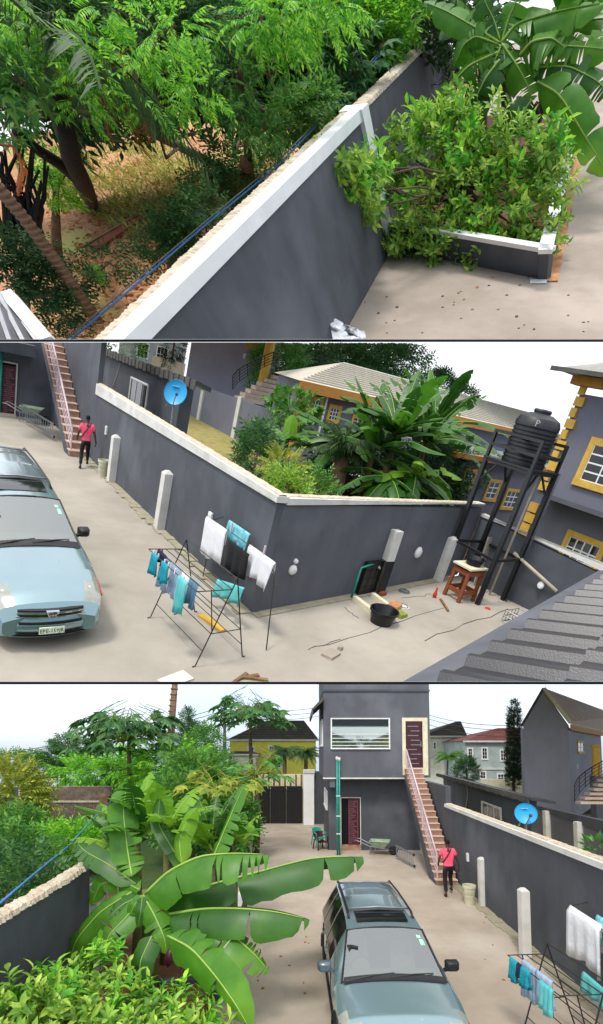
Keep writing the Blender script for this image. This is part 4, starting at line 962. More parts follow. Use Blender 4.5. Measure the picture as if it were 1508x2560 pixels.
sprays('pinnate_tree', 'bright green tree with long pinnate leaves over the clearing, top view', [(215, 300, 45, 55, 30), (240, 230, 40, 45, 26), (280, 240, 40, 45, 24), (340, 190, 45, 45, 24), (400, 130, 50, 50, 30), (440, 110, 45, 40, 22), (370, 300, 60, 45, 26), (480, 290, 45, 55, 30), (510, 260, 30, 40, 16), (430, 220, 45, 40, 20)], 13.5, .36, 'leaf_bright', base=g(600, 440), up=45)
sprays('pinnate_tree', 'second bright pinnate-leaved tree near the top middle, top view', [(650, 70, 50, 60, 34), (700, 50, 50, 45, 30), (740, 90, 45, 45, 24), (800, 40, 60, 50, 34), (760, 20, 60, 40, 26), (680, 120, 45, 40, 18), (850, 30, 45, 50, 24)], 15, .42, 'leaf_bright', base=g(700, 330), up=25)
sprays('pinnate_tree', 'mid green tree between the clearing and the wall, top view', [(600, 200, 55, 70, 30), (640, 260, 50, 60, 28), (600, 320, 55, 50, 26), (660, 350, 50, 55, 30), (640, 400, 45, 40, 22), (690, 390, 40, 40, 20), (570, 140, 50, 50, 22), (700, 180, 50, 45, 16)], 15.5, .38, 'leaf_mid', base=g(625, 440), up=20)
sprays('cassava_bush', 'large-leaved dark bush behind the far wall section, top view', [(850, 150, 60, 50, 36), (880, 190, 50, 50, 30), (830, 200, 45, 45, 24), (900, 130, 50, 40, 22)], 19, .62, 'leaf_dark', PALMATE, cat='bush')
sprays('leafy_bush', 'bright tangled bushes at the top right of the wood, top view', [(900, 60, 70, 60, 150), (960, 90, 50, 60, 120), (1000, 40, 50, 40, 90), (880, 110, 60, 40, 90), (940, 30, 60, 40, 90)], 22, .42, 'leaf_bright', SPRIG, cat='bush')
sprays('leafy_bush', 'green bush right behind the wall below the cable, top view', [(760, 270, 60, 40, 120), (720, 310, 50, 40, 100), (800, 250, 50, 35, 90), (680, 345, 40, 35, 70)], 17, .32, 'leaf_mid', SPRIG, cat='bush')
sprays('leafy_bush', 'dark bush between the trunk and the wall, top view', [(575, 440, 45, 40, 110), (550, 400, 35, 40, 80), (600, 470, 45, 35, 90), (500, 470, 40, 30, 70)], 16, .3, 'leaf_dark', SPRIG, cat='bush')
sprays('leafy_bush', 'dark green weeds beside the wooden plank, top view', [(430, 560, 60, 35, 120), (480, 525, 45, 35, 90), (395, 605, 45, 40, 90), (445, 600, 50, 35, 90), (355, 650, 35, 35, 55), (510, 510, 40, 35, 60)], 14.5, .3, 'leaf_dark', SPRIG, cat='bush')
sprays('leafy_bush', 'bright low weeds at the left of the clearing, top view', [(140, 470, 40, 50, 110), (120, 420, 30, 40, 70), (170, 430, 30, 30, 50)], 18.5, .3, 'leaf_bright', SPRIG, cat='bush')
sprays('leafy_bush', 'dark weeds in the lower left corner, top view', [(60, 680, 60, 50, 170), (120, 720, 60, 60, 190), (170, 780, 60, 40, 130), (40, 620, 50, 40, 110), (190, 690, 40, 50, 100), (200, 820, 50, 30, 80), (100, 640, 40, 40, 90), (270, 660, 40, 40, 60)], 13.8, .26, 'leaf_deep', SPRIG, cat='bush')
sprays('leafy_bush', 'large pale leaves at the left edge, top view', [(40, 200, 40, 60, 26), (60, 260, 40, 50, 24), (20, 300, 40, 50, 20), (80, 160, 40, 40, 16)], 14, .4, 'leaf_mid', PALMATE, cat='bush')
sprays('shade_tree', 'dark tall tree filling the upper left, top view', [(60, 40, 90, 50, 130), (180, 40, 90, 50, 140), (300, 50, 90, 40, 120), (430, 30, 90, 40, 130), (540, 50, 80, 50, 130), (30, 110, 60, 40, 60), (500, 160, 60, 50, 90), (560, 230, 50, 50, 80)], 17, .45, 'leaf_dark', SPRIG, 'trunk_dark')
sprays('pinnate_tree', 'yellowish pinnate sprays at the upper left edge, top view', [(90, 60, 50, 50, 26), (60, 90, 40, 40, 16), (280, 15, 50, 25, 18), (130, 30, 45, 35, 18)], 14.5, .4, 'leaf_bright')
# the wood behind, one mass
bg = M()
for _ in range(85):
    px, py = rg.uniform(-60, 1120), rg.uniform(-60, 300)
    if py > (235 if px < 560 else 230): continue
    c = far(px, py, rg.uniform(24, 30)); P, Dn = blob(c, (2.0, 1.0, 1.0), 90, rg); scatter(bg, SPRIG, P, Dn + (0, -.5, .2), rg.uniform(.5, 1.0, 90), rng=rg)
mk(T, bg, 'woodland', MT['leaf_deep'], None, 'dark woodland mass behind the trees, top view', 'woodland', None, 'stuff', leafy=True)
bg = M()
for _ in range(45):
    px, py = rg.uniform(560, 880), rg.uniform(120, 250); c = far(px, py, 22); P, Dn = blob(c, (1.2, .8, .6), 60, rg); scatter(bg, SPRIG, P, Dn + (0, -.5, .2), rg.uniform(.35, .6, 60), rng=rg)
mk(T, bg, 'undergrowth', MT['leaf_mid'], None, 'green undergrowth between the trees and the wall, top view', 'undergrowth', None, 'stuff', leafy=True)
st = g(625, 445); r = thing(T, 'tree_stump', st, 'reddish stump right behind the wall, top view', 'stump'); mk(T, M().tube([st, far(615, 415, 15.3), far(607, 395, 15.0)], [.16, .13, .06], 8), 'stump', MT['trunk_palm'], r, smooth=True)
# ---- bananas in the planter
ctr = at(1254, 112, 4.2)
B = lambda *p: [at(*q) for q in p]
LV = [dict(p=B((1252, 110, 4.2), (1290, 60, 4.4), (1390, 30, 4.4), (1520, 5, 4.2)), w=1.15, n=(0, -.2, 1), m='leaf_banana', t=.35, f=.6),
      dict(p=B((1300, 140, 3.9), (1330, 105, 3.8), (1380, 95, 3.6), (1412, 120, 3.5)), w=1.22, n=(0, -.6, .8), m='leaf_banana', t=.3, f=.5, k=.35),
      dict(p=B((1300, 120, 4.0), (1400, 115, 3.8), (1460, 118, 3.7), (1530, 125, 3.6)), w=0.81, n=(0, -.6, .8), m='leaf_banana', t=.4, f=.5),
      dict(p=B((1330, 170, 3.8), (1420, 165, 3.5), (1490, 200, 3.2), (1530, 240, 3.0)), w=0.84, n=(.1, -.6, .8), m='leaf_banana_d', t=.4, f=.5),
      dict(p=B((1345, 205, 3.4), (1400, 235, 2.8), (1450, 320, 2.2), (1500, 400, 1.8), (1520, 440, 1.7)), w=0.89, n=(-.7, -.5, .8), m='leaf_banana', t=.06, f=.6),
      dict(p=B((1255, 110, 4.1), (1290, 160, 3.7), (1318, 210, 3.4), (1330, 252, 3.3)), w=0.78, n=(.2, -.8, .7), m='leaf_banana', t=.3, f=.5, k=.35),
      dict(p=B((1255, 112, 4.1), (1240, 145, 3.9), (1228, 180, 3.8)), w=0.62, n=(-.2, -1, .6), m='leaf_banana', t=.35, k=.35),
      dict(p=B((1258, 115, 4.1), (1262, 150, 3.8), (1260, 188, 3.7)), w=0.41, n=(0, -1, .5), m='leaf_banana_d', t=.1),
      dict(p=B((1250, 108, 4.2), (1190, 70, 4.5), (1120, 30, 4.8), (1060, 5, 5.0)), w=0.74, n=(0, -.6, .9), m='leaf_banana', t=.3, f=.4),
      dict(p=B((1248, 112, 4.2), (1190, 90, 4.3), (1160, 110, 4.3), (1135, 165, 4.2)), w=0.68, n=(0, -.8, .7), m='leaf_banana', t=.3, f=.5),
      dict(p=B((1250, 130, 4.0), (1170, 165, 3.9), (1110, 235, 3.8), (1100, 335, 3.8)), w=0.81, n=(-.2, -.7, .9), m='leaf_banana', t=.3, f=.7),
      dict(p=B((1250, 150, 3.8), (1215, 195, 3.6), (1190, 245, 3.5), (1215, 290, 3.4)), w=0.81, n=(-.3, -.9, .7), m='leaf_banana_d', t=.15, f=.6),
      dict(p=B((1250, 100, 4.3), (1235, 50, 4.5), (1215, 10, 4.6), (1200, -30, 4.8)), w=0.74, n=(.3, -1, .3), m='leaf_banana_d', t=.4),
      dict(p=B((1256, 100, 4.3), (1270, 50, 4.5), (1290, 5, 4.6), (1300, -40, 4.8)), w=0.74, n=(-.3, -1, .3), m='leaf_banana', t=.4),
      dict(p=B((1330, 250, 3.2), (1300, 290, 3.0), (1290, 345, 2.9)), w=0.68, n=(0, -1, .4), m='leaf_banana_d', t=.15),
      dict(p=B((1275, 40, 4.9), (1360, 60, 4.6), (1430, 90, 4.4), (1460, 110, 4.3)), w=0.81, n=(0, -.6, .8), m='leaf_banana', t=.4)]
banana(T, (ctr[0] + .3, 4.0, .5), ctr, LV, 'big banana plant with broad arching leaves in the corner planter, top view', r=.2, rng=rg)
tp3 = at(1430, 70, 6.0); banana(T, (tp3[0], 6.0, .5), tp3, auto_leaves(tp3, 11, 2.4, .7, rg, (.1, 1.3), ('leaf_banana',), az0=.4), 'third banana plant at the right edge, top view', r=.14, rng=rg)
tp2 = at(1200, 60, 7.0); banana(T, (tp2[0], 7.0, .5), tp2, auto_leaves(tp2, 7, 2.2, .55, rg, (.3, 1.2), az0=1), 'second banana plant behind the big one, top view', r=.16, rng=rg)
mk(T, M().lathe(at(1345, 285, 3.0), [(.0, -.26), (.10, -.14), (.13, .02), (.08, .2), (0, .26)], 12, (-.2, 0, 1)), 'banana_flower', MT['maroon'], None, 'purple banana flower hanging under the big leaves, top view', 'flower', smooth=True)
# ---- guava bush
cl = []
for (px, py, Y, r) in ((868, 400, -2.6, .2), (880, 460, -2.4, .22), (900, 430, -2.2, .24), (930, 500, -1.6, .24), (940, 400, -1.6, .22), (1000, 598, -.6, .22), (1100, 615, -.9, .24), (1250, 612, -1.1, .24), (880, 400, .6, .28), (930, 350, 1.0, .30), (900, 470, .3, .30), (960, 420, .6, .36), (1010, 360, .9, .34), (1060, 310, 1.2, .30), (1100, 290, 1.3, .34), (1150, 250, 1.4, .22), (1160, 310, 1.0, .36), (1220, 300, 1.0, .34), (1080, 380, .6, .4), (1150, 390, .5, .4), (1230, 380, .5, .42), (1300, 350, .6, .38), (1370, 340, .5, .26), (1385, 390, .2, .28), (1340, 420, .1, .42), (1270, 450, 0, .42), (1180, 460, .0, .42), (1090, 460, .1, .4), (1010, 460, .2, .36), (1030, 530, -.3, .36), (1110, 540, -.4, .4), (1190, 540, -.5, .4), (1270, 530, -.5, .42), (1350, 510, -.5, .42), (1385, 460, -.3, .3), (1360, 585, -1.0, .28), (1300, 590, -.9, .34), (1180, 610, -.9, .34), (1190, 645, -1.2, .22), (1060, 580, -.6, .26), (1020, 595, -.6, .2)):
    cl.append((at(px, py + 22, Y), (r * 1.1, r * .8, r * .6), int(52 * r) + 4))
plant(T, 'guava_bush', 'bright green guava bush spreading over the corner planter, top view', 'bush', cl, SHOOT, .42, 'leaf_guava', [(np.array([2.2, .8, .5]), .09), (at(1150, 520, .4), .07), (at(1150, 440, .5), .05)], dirb=(0, -.5, .8), tilt=.6, rng=rg, second=('leaf_bright', tuple(range(1, 34, 3))))
# ================================================================ MIDDLE TIER (middle view)
c_ = S2.g(628, 1534); T = Sub(S2, c_, S2.g(288, 1208) - c_); F2 = T
rg = np.random.default_rng(22); at = T.at; g = T.g
# ground
mk(T, M().add([(-8.5, -9.5, 0), (9.6, -9.5, 0), (9.6, 1.5, 0), (.1, .1, 0), (.1, 26, 0), (-8.5, 26, 0)], [(0, 1, 2, 3, 4, 5)]), 'yard_paving', MT['concrete'], kind='structure')
mk(T, M().add([(.15, .2, .04), (9.6, 1.6, .04), (9.8, -7, .04), (14, -7, .04), (16, 42, .04), (.15, 42, .04)], [(0, 1, 2, 3, 4, 5)]), 'neighbour_ground', MT['grass_dry'], kind='structure')
mk(T, M().add([(.3, .6, .06), (11, 2.1, .06), (30, 6, .06), (30, 17, .06), (11.6, 17, .06), (8, 12, .06)], [(0, 1, 2, 3, 4, 5)]), 'planted_ground', MT['soil'], kind='structure')
for (a, b, w_) in (((820, 1611), (1107, 1520), .035), ((1061, 1602), (1270, 1522), .04), ((1005, 1497), (1080, 1485), .03), ((1140, 1500), (1235, 1475), .03), ((770, 1625), (850, 1600), .035), ((860, 1518), (895, 1545), .03)):
    p, q = g(*a), g(*b); n_ = 7; pts = [p + (q - p) * k / n_ + np.array([rg.normal(0, .03), rg.normal(0, .03), .004]) for k in range(n_ + 1)]
    m = M()
    for k in range(n_): m.beam(pts[k], pts[k + 1], w_ * rg.uniform(.35, .8), .006)
    mk(T, m, 'paving_joint', MT['joint'], kind='structure')
ft = M()
for k in range(56):
    y = k * .29; ft.box(-.22 - rg.uniform(0, .2), 0, y, y + .29, 0, .03 + rg.uniform(0, .03))
mk(T, ft, 'wall_footing', MT['stain'], None, 'mossy rough footing along the left grey wall in the middle view', 'footing')
RW = np.array([8.7, 1.42]); rd = unit(RW)
mk(T, M().wall((0, 0), RW, 0, .03, .03, .25, -1), 'wall_footing', MT['stain'], None, 'stained strip at the foot of the far grey wall, middle view', 'footing')
# walls
w1 = thing(T, 'boundary_wall', (0, 8), 'long grey boundary wall with white coping left of the corner, middle view', 'wall', 'grey boundary walls')
mk(T, M().wall((0, 0), (0, 15.2), 0, 2.50, 2.75, .2, -1), 'panel', MT['wall_gray'], w1)
mk(T, M().wall((-.05, -.03), (-.05, 15.2), 2.50, 2.63, 2.88, .32, -1).hexa([(-.05, -.03, 2.50), (.27, -.03, 2.5), (.27, 15.2, 2.75), (-.05, 15.2, 2.75), (-.05, -.03, 2.505), (.27, -.03, 2.505), (.27, 15.2, 2.755), (-.05, 15.2, 2.755)]), 'coping', MT['white'], w1)
ragged(T, w1, (.12, 0), (.12, 15.2), 2.63, 2.88, .2, 160, rg, .03, .035)
mk(T, M().wall((0, 15.2), (0, 24), 0, 4.4, 5.6, .2, -1), 'panel', MT['wall_gray'], w1)
w2 = thing(T, 'boundary_wall', RW / 2, 'grey boundary wall with white coping right of the corner, middle view', 'wall', 'grey boundary walls')
mk(T, M().wall((.2, .03), RW * 1.08, 0, 2.46, 2.30, .2, 1), 'panel', MT['wall_gray_l'], w2)
mk(T, M().wall(np.array((.25, -.02)), RW * 1.08 + (0, -.05), 2.46, 2.60, 2.42, .32, 1), 'coping', MT['white'], w2)
ragged(T, w2, np.array((.2, .2)), RW * 1.08 + (0, .15), 2.60, 2.42, .2, 110, rg, .03, .035)
w3 = thing(T, 'boundary_wall', (9.5, -3), 'low dark grey wall with white coping behind the water tank stand, middle view', 'wall', 'grey boundary walls')
mk(T, M().wall((9.4, 1.5), (9.95, -6), 0, 2.05, 1.62, .2, 1), 'panel', MT['wall_gray'], w3)
mk(T, M().wall((9.36, 1.5), (9.91, -6), 2.05, 2.14, 1.70, .28, 1), 'coping', MT['white'], w3)
for (bx, by, ty, lab) in ((291, 1206, 1087, 'white wall pillar beside the bucket, middle view'), (399, 1322, 1176, 'white wall pillar nearest the laundry, middle view')):
    p = g(bx, by); pillar(T, -.12, p[1], .26, .32, T.hz((-.12, p[1]), ty) - .08, lab, 'white pillars along the walls, middle view')
p = g(1092, 1450); pillar(T, p[0], p[1] - .05, .26, .24, T.hz(p, 1340) - .08, 'white wall pillar left of the water tank stand, middle view', 'white pillars along the walls, middle view')
q = T.onwall((0, 0), RW, 935, 1480); q = np.array([q[0], q[1] - .15, 0.])
tp = thing(T, 'wall_pillar', q, 'white pillar with black tiled foot by the water tap, middle view', 'pillar', 'white pillars along the walls, middle view')
mk(T, M().box(q[0] - .14, q[0] + .14, q[1] - .12, q[1] + .14, .95, 1.78), 'shaft', MT['white'], tp)
mk(T, M().box(q[0] - .145, q[0] + .145, q[1] - .125, q[1] + .14, 0, .95), 'core', MT['joint'], tp)
for r_ in range(4): mk(T, M().box(q[0] - .15, q[0] + .15, q[1] - .14, q[1] - .126, .02 + r_ * .235, .245 + r_ * .235), 'tile', MT['black_plastic'], tp)
tl = thing(T, 'tiled_splashback', (q[0] - .5, q[1]), 'black tiled splashback behind the water tap, middle view', 'splashback')
for r_ in range(4):
    for c2 in range(3):
        u = .16 + c2 * .26; pp = q[:2] - rd * u; qq = q[:2] - rd * (u + .24); o_ = np.array([rd[1], -rd[0]]) * -.10
        mk(T, M().wall(qq - o_ * 0, pp - o_ * 0, .02 + r_ * .235, .245 + r_ * .235, .245 + r_ * .235, .1, 1), 'tile', MT['black_plastic'], tl)
# left house: lower storey, door, overhang
h = thing(T, 'house', (-4, 25), 'lower storey of the grey house with ornate door at the left of the middle view', 'house')
mk(T, M().box(-9, .1, 24.05, 26, 0, 5.6), 'wall', MT['wall_gray_l'], h)
zsl = T.hz((-2, 23.2), 884); mk(T, M().box(-9, -1.0, 23.2, 24.0, zsl, zsl + .5), 'slab', MT['wall_gray'], h)
fr = frame((0, 24, 0), (1, 0), (0, -1)); ux = lambda px, py=980: at(px, py, 24)[0]
d0, d1 = ux(4, 1000), ux(43, 950); zd = T.hz((d1, 24), 912)
mk(T, M().fbox(fr, d0 - .9, d1, 0.02, zd, .002, .01), 'door_opening', MT['dark'], h)
lf = mk(T, M().fbox(fr, d0, d1 - .08, .1, zd - .1, .03, .08), 'door', MT['maroon'], h)
for k in range(22):
    v = .15 + (zd - .35) * k / 22; u = d0 + .03 + rg.uniform(0, .15); mk(T, M().fbox(fr, u, min(d1 - .1, u + rg.uniform(.15, .5)), v, v + .05, .08, .1), 'door_ornament', MT['maroon_l'], lf)
mk(T, M().fbox(fr, d1 - .07, d1, 0, zd + .06, 0, .06).fbox(fr, d0 - .9, d1, zd, zd + .06, 0, .05), 'door_frame', MT['white'], h)
mk(T, M().fbox(fr, d0 - .8, d1, 0, .1, 0, .3), 'door_step', MT['tile_nose'], h)
t = thing(T, 'drain_pipe', (ux(-4), 23.8), 'teal waste pipe at the left edge of the middle view', 'pipe'); mk(T, M().tube([g(-2, 1036) * (1, 0, 1) + (0, 23.8, 0), at(6, 850, 23.8)], .06, 8), 'pipe', MT['teal_pipe'], t, smooth=True)
stairs(T, -.80, -.02, 15.35, 24.0, 4.6, 19, 'brown tiled stair with white railing beside the walking person, middle view')
p = g(78, 1062); wheelbarrow(T, (p[0] + .1, 22.6, .0), -.35, 'pale green wheelbarrow standing by the grey house, middle view', 1.15)
A = g(100, 1052); B = g(143, 1108); ladder(T, (-1.55, 22.0, .25), (-.86, 18.3, .18), (.0, .12, .5), 'aluminium ladder lying on its side beside the stair, middle view', 13)
p = g(209, 1172); person(T, (p[0] + .06, p[1] + .25, 0), -.12, 'person in pink shirt and black trousers walking to the stair, middle view', 1.07)
p = g(256, 1192); bucket(T, (p[0], p[1], 0), .21, .62, 'tall whitish paint bucket at the foot of the stair, middle view')
socket(T, (-.0, T.atx(267, 1076, 0)[1], T.atx(267, 1076, 0)[2]), (-1, 0), .17, .3, 'white outlet box on the grey wall right of the person, middle view')
socket(T, T.atx(527, 1296, -.01), (-1, 0), .2, .3, 'white outlet box above the white towel, middle view')
for (px, py, hh, lab) in ((731, 1424, .24, 'white oval lamp on the wall just right of the corner, middle view'), (738, 1402, .12, 'tiny white fitting above the oval lamp, middle view'), (1045, 1381, .34, 'narrow white box on the wall left of the tank stand, middle view')):
    q_ = T.onwall((0, 0), RW, px, py); r = thing(T, 'wall_lamp', q_, lab, 'wall light', 'white fittings on the far wall')
    mk(T, M().lathe(q_ + (0, -.01, 0), [(.0, .09), (hh * .35, .075), (hh * .5, .02), (hh * .5, 0)], 14, (rd[1], -rd[0], 0)), 'cover', MT['white_clean'], r, smooth=True)
    mk(T, M().lathe(q_, [(hh * .52, 0), (hh * .52, .02)], 14, (rd[1], -rd[0], 0)), 'base', MT['white'], r)
car(T, (-4.45, -.62, 0), .0, 'pale blue minivan with its grille and number plate facing the viewer, middle view', (1.0, 1.62, 1.04))
# ---- laundry
A_, B_, C_ = g(376, 1545)[:2], g(488, 1667)[:2], g(605, 1643)[:2]; D_ = A_ + (C_ - B_)
hA = T.hz((A_ + D_) / 2, 1322)
ar, w1_, w2_, t1, t2 = airer(T, A_, B_, C_, D_, 1.62, (-.72, -.05, .02), 'black wire clothes airer standing in the yard, middle view', 5)
wd = lambda k: w1_ + (w2_ - w1_) * k
cloth(T, wd(.10), wd(.24), .36, 'cloth_teal', 'teal child shirt pinned at the outer end of the airer, middle view', taper=.1)
cloth(T, wd(.12) + (.1, 0, .08), wd(.30) + (.1, 0, .05), .20, 'cloth_navy', 'small navy patterned garment behind the teal child shirt, middle view')
cloth(T, wd(.32), wd(.46), .34, 'cloth_teal', 'second teal child garment on the airer, middle view')
wi = lambda k: wd(k) + np.array([.2, 0, -.02])
cloth(T, wi(.12), wi(.30), .6, 'cloth_blue', 'pale blue cloth left of the others on the inner airer rail, middle view')
cloth(T, wi(.34), wi(.52), .56, 'cloth_blue', 'middle pale blue cloth on the inner airer rail, middle view')
cloth(T, wi(.55), wi(.70), .5, 'cloth_white', 'whitish cloth on the inner airer rail, middle view')
cloth(T, wi(.70), wi(.86), .45, 'cloth_jean', 'jeans-blue garment near the front end of the airer, middle view')
cloth(T, wd(.66), wd(.84), .62, 'cloth_aqua', 'pale aqua garment hanging lowest on the airer, middle view', taper=.3)
for k in (.12, .22, .36, .44, .58, .75): mk(T, M().beam(wd(k) + (0, 0, -.03), wd(k) + (0, 0, .07), .03, .02), 'clothes_peg', MT['white_clean'], None, 'small white clothes peg on the outer rail of the airer, middle view', 'clothes peg', 'clothes pegs on the airer')
# second rack against the wall
l0 = T.atx(535, 1300, -.30); l1 = T.atx(675, 1400, -.42)
r = thing(T, 'clothes_line', (-.35, 1.5), 'thin clothes line strung along the grey wall, middle view', 'clothes line')
mk(T, M().tube([(0, l0[1] + .1, l0[2] + .06), l0, l1, l1 + (.0, -.5, -.35)], .010, 4), 'rope', MT['wire'], r)
mk(T, M().tube([l1 + (0, -.3, -.2), (l1[0] - .1, l1[1] - .8, 0.02)], .014, 5), 'post', MT['black_metal'], r)
mk(T, M().tube([l0, (l0[0], l0[1], .02)], .014, 5), 'post', MT['black_metal'], r)
ln = lambda k: l0 + (l1 - l0) * k
cloth(T, ln(-.08) + (-.1, 0, .0), ln(.34) + (-.1, 0, .02), .82, 'cloth_white', 'large white towel with yellow print on the line, middle view', back=.4, amp=.04)
cloth(T, ln(.22) + (.1, 0, .16), ln(.60) + (.1, 0, .16), .40, 'cloth_stripe', 'teal striped towel on the line, middle view')
cloth(T, ln(.42) + (-.12, 0, -.12), ln(.78) + (-.12, 0, -.12), .58, 'cloth_black', 'black garment between the two white pieces, middle view')
cloth(T, ln(.68), ln(1.08), .58, 'cloth_white', 'white shirt at the right end of the line, middle view', back=.35, taper=.12)
pa, pb = T.atx(545, 1450, -.75), T.atx(612, 1472, -.75); cloth(T, pa, pb, .36, 'cloth_aqua', 'turquoise and white cloth slung low behind the airer, middle view', amp=.09)
for k in (.34, .9): mk(T, M().beam(ln(k) + (0, 0, .0), ln(k) + (0, 0, .2), .04, .03), 'clothes_peg', MT['rail_pink'], None, 'pinkish clothes peg on the line by the wall, middle view', 'clothes peg', 'pink pegs on the line')
p = g(515, 1555); q = g(553, 1575)
mk(T, M().beam((p[0], p[1] + .3, .03), (q[0], q[1] - .1, .03), .16, .05), 'plank', MT['yellow_trim'], None, 'yellow and red plank lying under the airer, middle view', 'plank')
# things on the floor
def debris(px, py, w, d, hh, mt, label, cat, rz=0., name=None, z=0.0):
    p = g(px, py); P = Place(T, (p[0], p[1], z), rz); r = P.root(name or cat.replace(' ', '_'), label, cat)
    P.mk(M().hexa([(-w / 2, -d / 2, 0), (w / 2, -d / 2 * .9, 0), (w / 2 * .95, d / 2, 0), (-w / 2, d / 2 * .92, 0), (-w / 2 * .96, -d / 2 * .9, hh), (w / 2 * .9, -d / 2 * .9, hh * .8), (w / 2 * .9, d / 2 * .9, hh), (-w / 2, d / 2 * .85, hh * .9)]), 'slab', mt, r); return r
debris(827, 1638, .42, .3, .06, 'concrete_p1', 'broken concrete slab lying on the paving, middle view', 'concrete slab', .4)
debris(850, 1624, .12, .1, .08, 'concrete_p1', 'small stone behind the broken slab, middle view', 'stone', .4)
debris(440, 1702, .6, .35, .05, 'white', 'white board lying at the lower edge of the middle view', 'board', .3)
for k, (px, py, ln_) in enumerate(((600, 1698, .5), (625, 1694, .4), (640, 1700, .5))): debris(px, py, ln_, .07, .05, 'wood', ['left', 'middle', 'right'][k] + ' scrap of wood at the lower edge of the middle view', 'wood scrap', .5 - .5 * k)
p = g(952, 1556); bucket(T, (p[0], p[1], 0), .37, .34, 'large round black basin standing on the paving, middle view', 'black_plastic', 'basin', 'basin', None, False)
p = g(885, 1500); q = g(930, 1535); mk(T, M().beam((p[0], p[1], .06), (q[0], q[1], .06), .14, .12), 'kerb_stone', MT['cream'], None, 'left pale concrete kerb beside the black basin, middle view', 'kerb')
p = g(930, 1492); q = g(968, 1520); mk(T, M().beam((p[0], p[1], .06), (q[0], q[1], .06), .14, .12), 'kerb_stone', MT['cream'], None, 'right pale concrete kerb behind the black basin, middle view', 'kerb')
r = thing(T, 'tap_stand', g(890, 1495), 'teal pipe frame of the yard tap, middle view', 'tap'); a, b = g(878, 1496), g(922, 1482)
mk(T, M().tube([a, a + (.02, 0, .85), b + (0, 0, .9), b + (0, 0, .25)], .035, 7), 'pipe', MT['teal_pipe'], r, smooth=True)
mk(T, M().lathe(b + (0, -.03, .78), [(.03, 0), (.045, .05), (.02, .12)], 8, (0, -1, -.2)), 'tap', MT['steel'], r)
debris(985, 1520, .5, .35, .14, 'litter', 'heap of brown rubble behind the black basin, middle view', 'rubble heap', .5); debris(1000, 1540, .35, .3, .1, 'leaf_yellow', 'bundle of straw-coloured netting right of the basin, middle view', 'netting', .2); debris(955, 1488, .3, .14, .1, 'brick_red', 'red brick lying by the tap, middle view', 'brick_stone', .2)
for px, py, mt_, lab in ((1010, 1479, 'steel', 'round grey drain cover near the tank stand, middle view'), (1007, 1517, 'white', 'round whitish drain cover near the black basin, middle view')):
    p = g(px, py); r = thing(T, 'drain_cover', p, lab, 'drain cover'); mk(T, M().lathe(p, [(.2, 0), (.2, .02), (.17, .025), (0, .025)], 16), 'plate', MT[mt_], r); mk(T, M().tube([p + (.15 * math.cos(a), .15 * math.sin(a), .03) for a in np.linspace(0, 6.28, 17)], .012, 4), 'ring', MT['joint'], r)
# wooden stand with basin
p = g(1152, 1500); r = thing(T, 'work_table', p, 'rough wooden stand with pale top under the tank stand, middle view', 'table')
tx, ty, tw, td, th = p[0] + .05, p[1] + .15, .85, .75, 1.0
mk(T, M().box(tx - tw / 2, tx + tw / 2, ty - td / 2, ty + td / 2, th, th + .05), 'table_top', MT['cream'], r)
for sx in (-1, 1):
    for sy in (-1, 1): mk(T, M().beam((tx + sx * .36, ty + sy * .3, 0), (tx + sx * .32, ty + sy * .27, th), .11, .08), 'leg', MT['wood_red'], r)
for z in (.28, .86):
    for sy in (-1, 1): mk(T, M().beam((tx - .34, ty + sy * .29, z), (tx + .34, ty + sy * .29, z), .05, .13), 'brace', MT['wood_red'], r)
    for sx in (-1, 1): mk(T, M().beam((tx + sx * .34, ty - .28, z), (tx + sx * .34, ty + .28, z), .05, .13), 'brace', MT['wood_red'], r)
bucket(T, (tx + .1, ty, th + .05), .3, .22, 'black basin standing on the wooden stand, middle view', 'black_plastic', 'basin', 'basin', None, False)
p = g(1085, 1494); mk(T, M().lathe(p, [(.05, 0), (.07, .1), (.03, .22), (.03, .3), (0, .3)], 8), 'small_can', MT['plastic_red'], None, 'small red plastic can beside the wooden stand, middle view', 'can')
p = g(1120, 1530); q = g(1128, 1505); mk(T, M().beam((p[0], p[1], .03), (q[0] - .3, q[1] + .2, .03), .06, .05), 'stick', MT['wood'], None, 'short stick lying in front of the wooden stand, middle view', 'stick')
p = g(1219, 1522); mk(T, M().lathe(p, [(.1, 0), (.08, .03), (0, .035)], 9), 'plastic_disc', MT['plastic_red'], None, 'flat red lid lying right of the tank stand foot, middle view', 'lid')
a = g(1200, 1470); mk(T, M().extr([a + (-.1, .2, 0), a + (.75, .3, 0), a + (.75, .45, 1.5), a + (-.1, .35, 1.6)], (0, .06, 0)), 'plywood_sheet', MT['concrete'], None, 'grey board leaning behind the wooden stand, middle view', 'board')
mk(T, M().beam(a + (.1, -.1, 0), a + (.25, .1, 1.25), .05, .05), 'stick', MT['wood_red'], None, 'upright reddish stick leaning beside the wooden stand, middle view', 'stick')
# crate
p = g(1287, 1560); r = thing(T, 'wire_crate', p, 'wire crate standing at the edge of the dark roof, middle view', 'crate')
for z in (.02, .18, .34):
    mk(T, M().tube([p + (x, y, z) for x, y in ((-.35, -.2), (.35, -.2), (.35, .25), (-.35, .25), (-.35, -.2))], .014, 4), 'rim', MT['steel'], r)
for k in range(5): mk(T, M().tube([p + (-.35 + .175 * k, -.2, .02), p + (-.35 + .175 * k, -.2, .34)], .012, 4), 'upright', MT['steel'], r); mk(T, M().tube([p + (-.35 + .175 * k, .25, .02), p + (-.35 + .175 * k, .25, .34)], .012, 4), 'upright', MT['steel'], r)
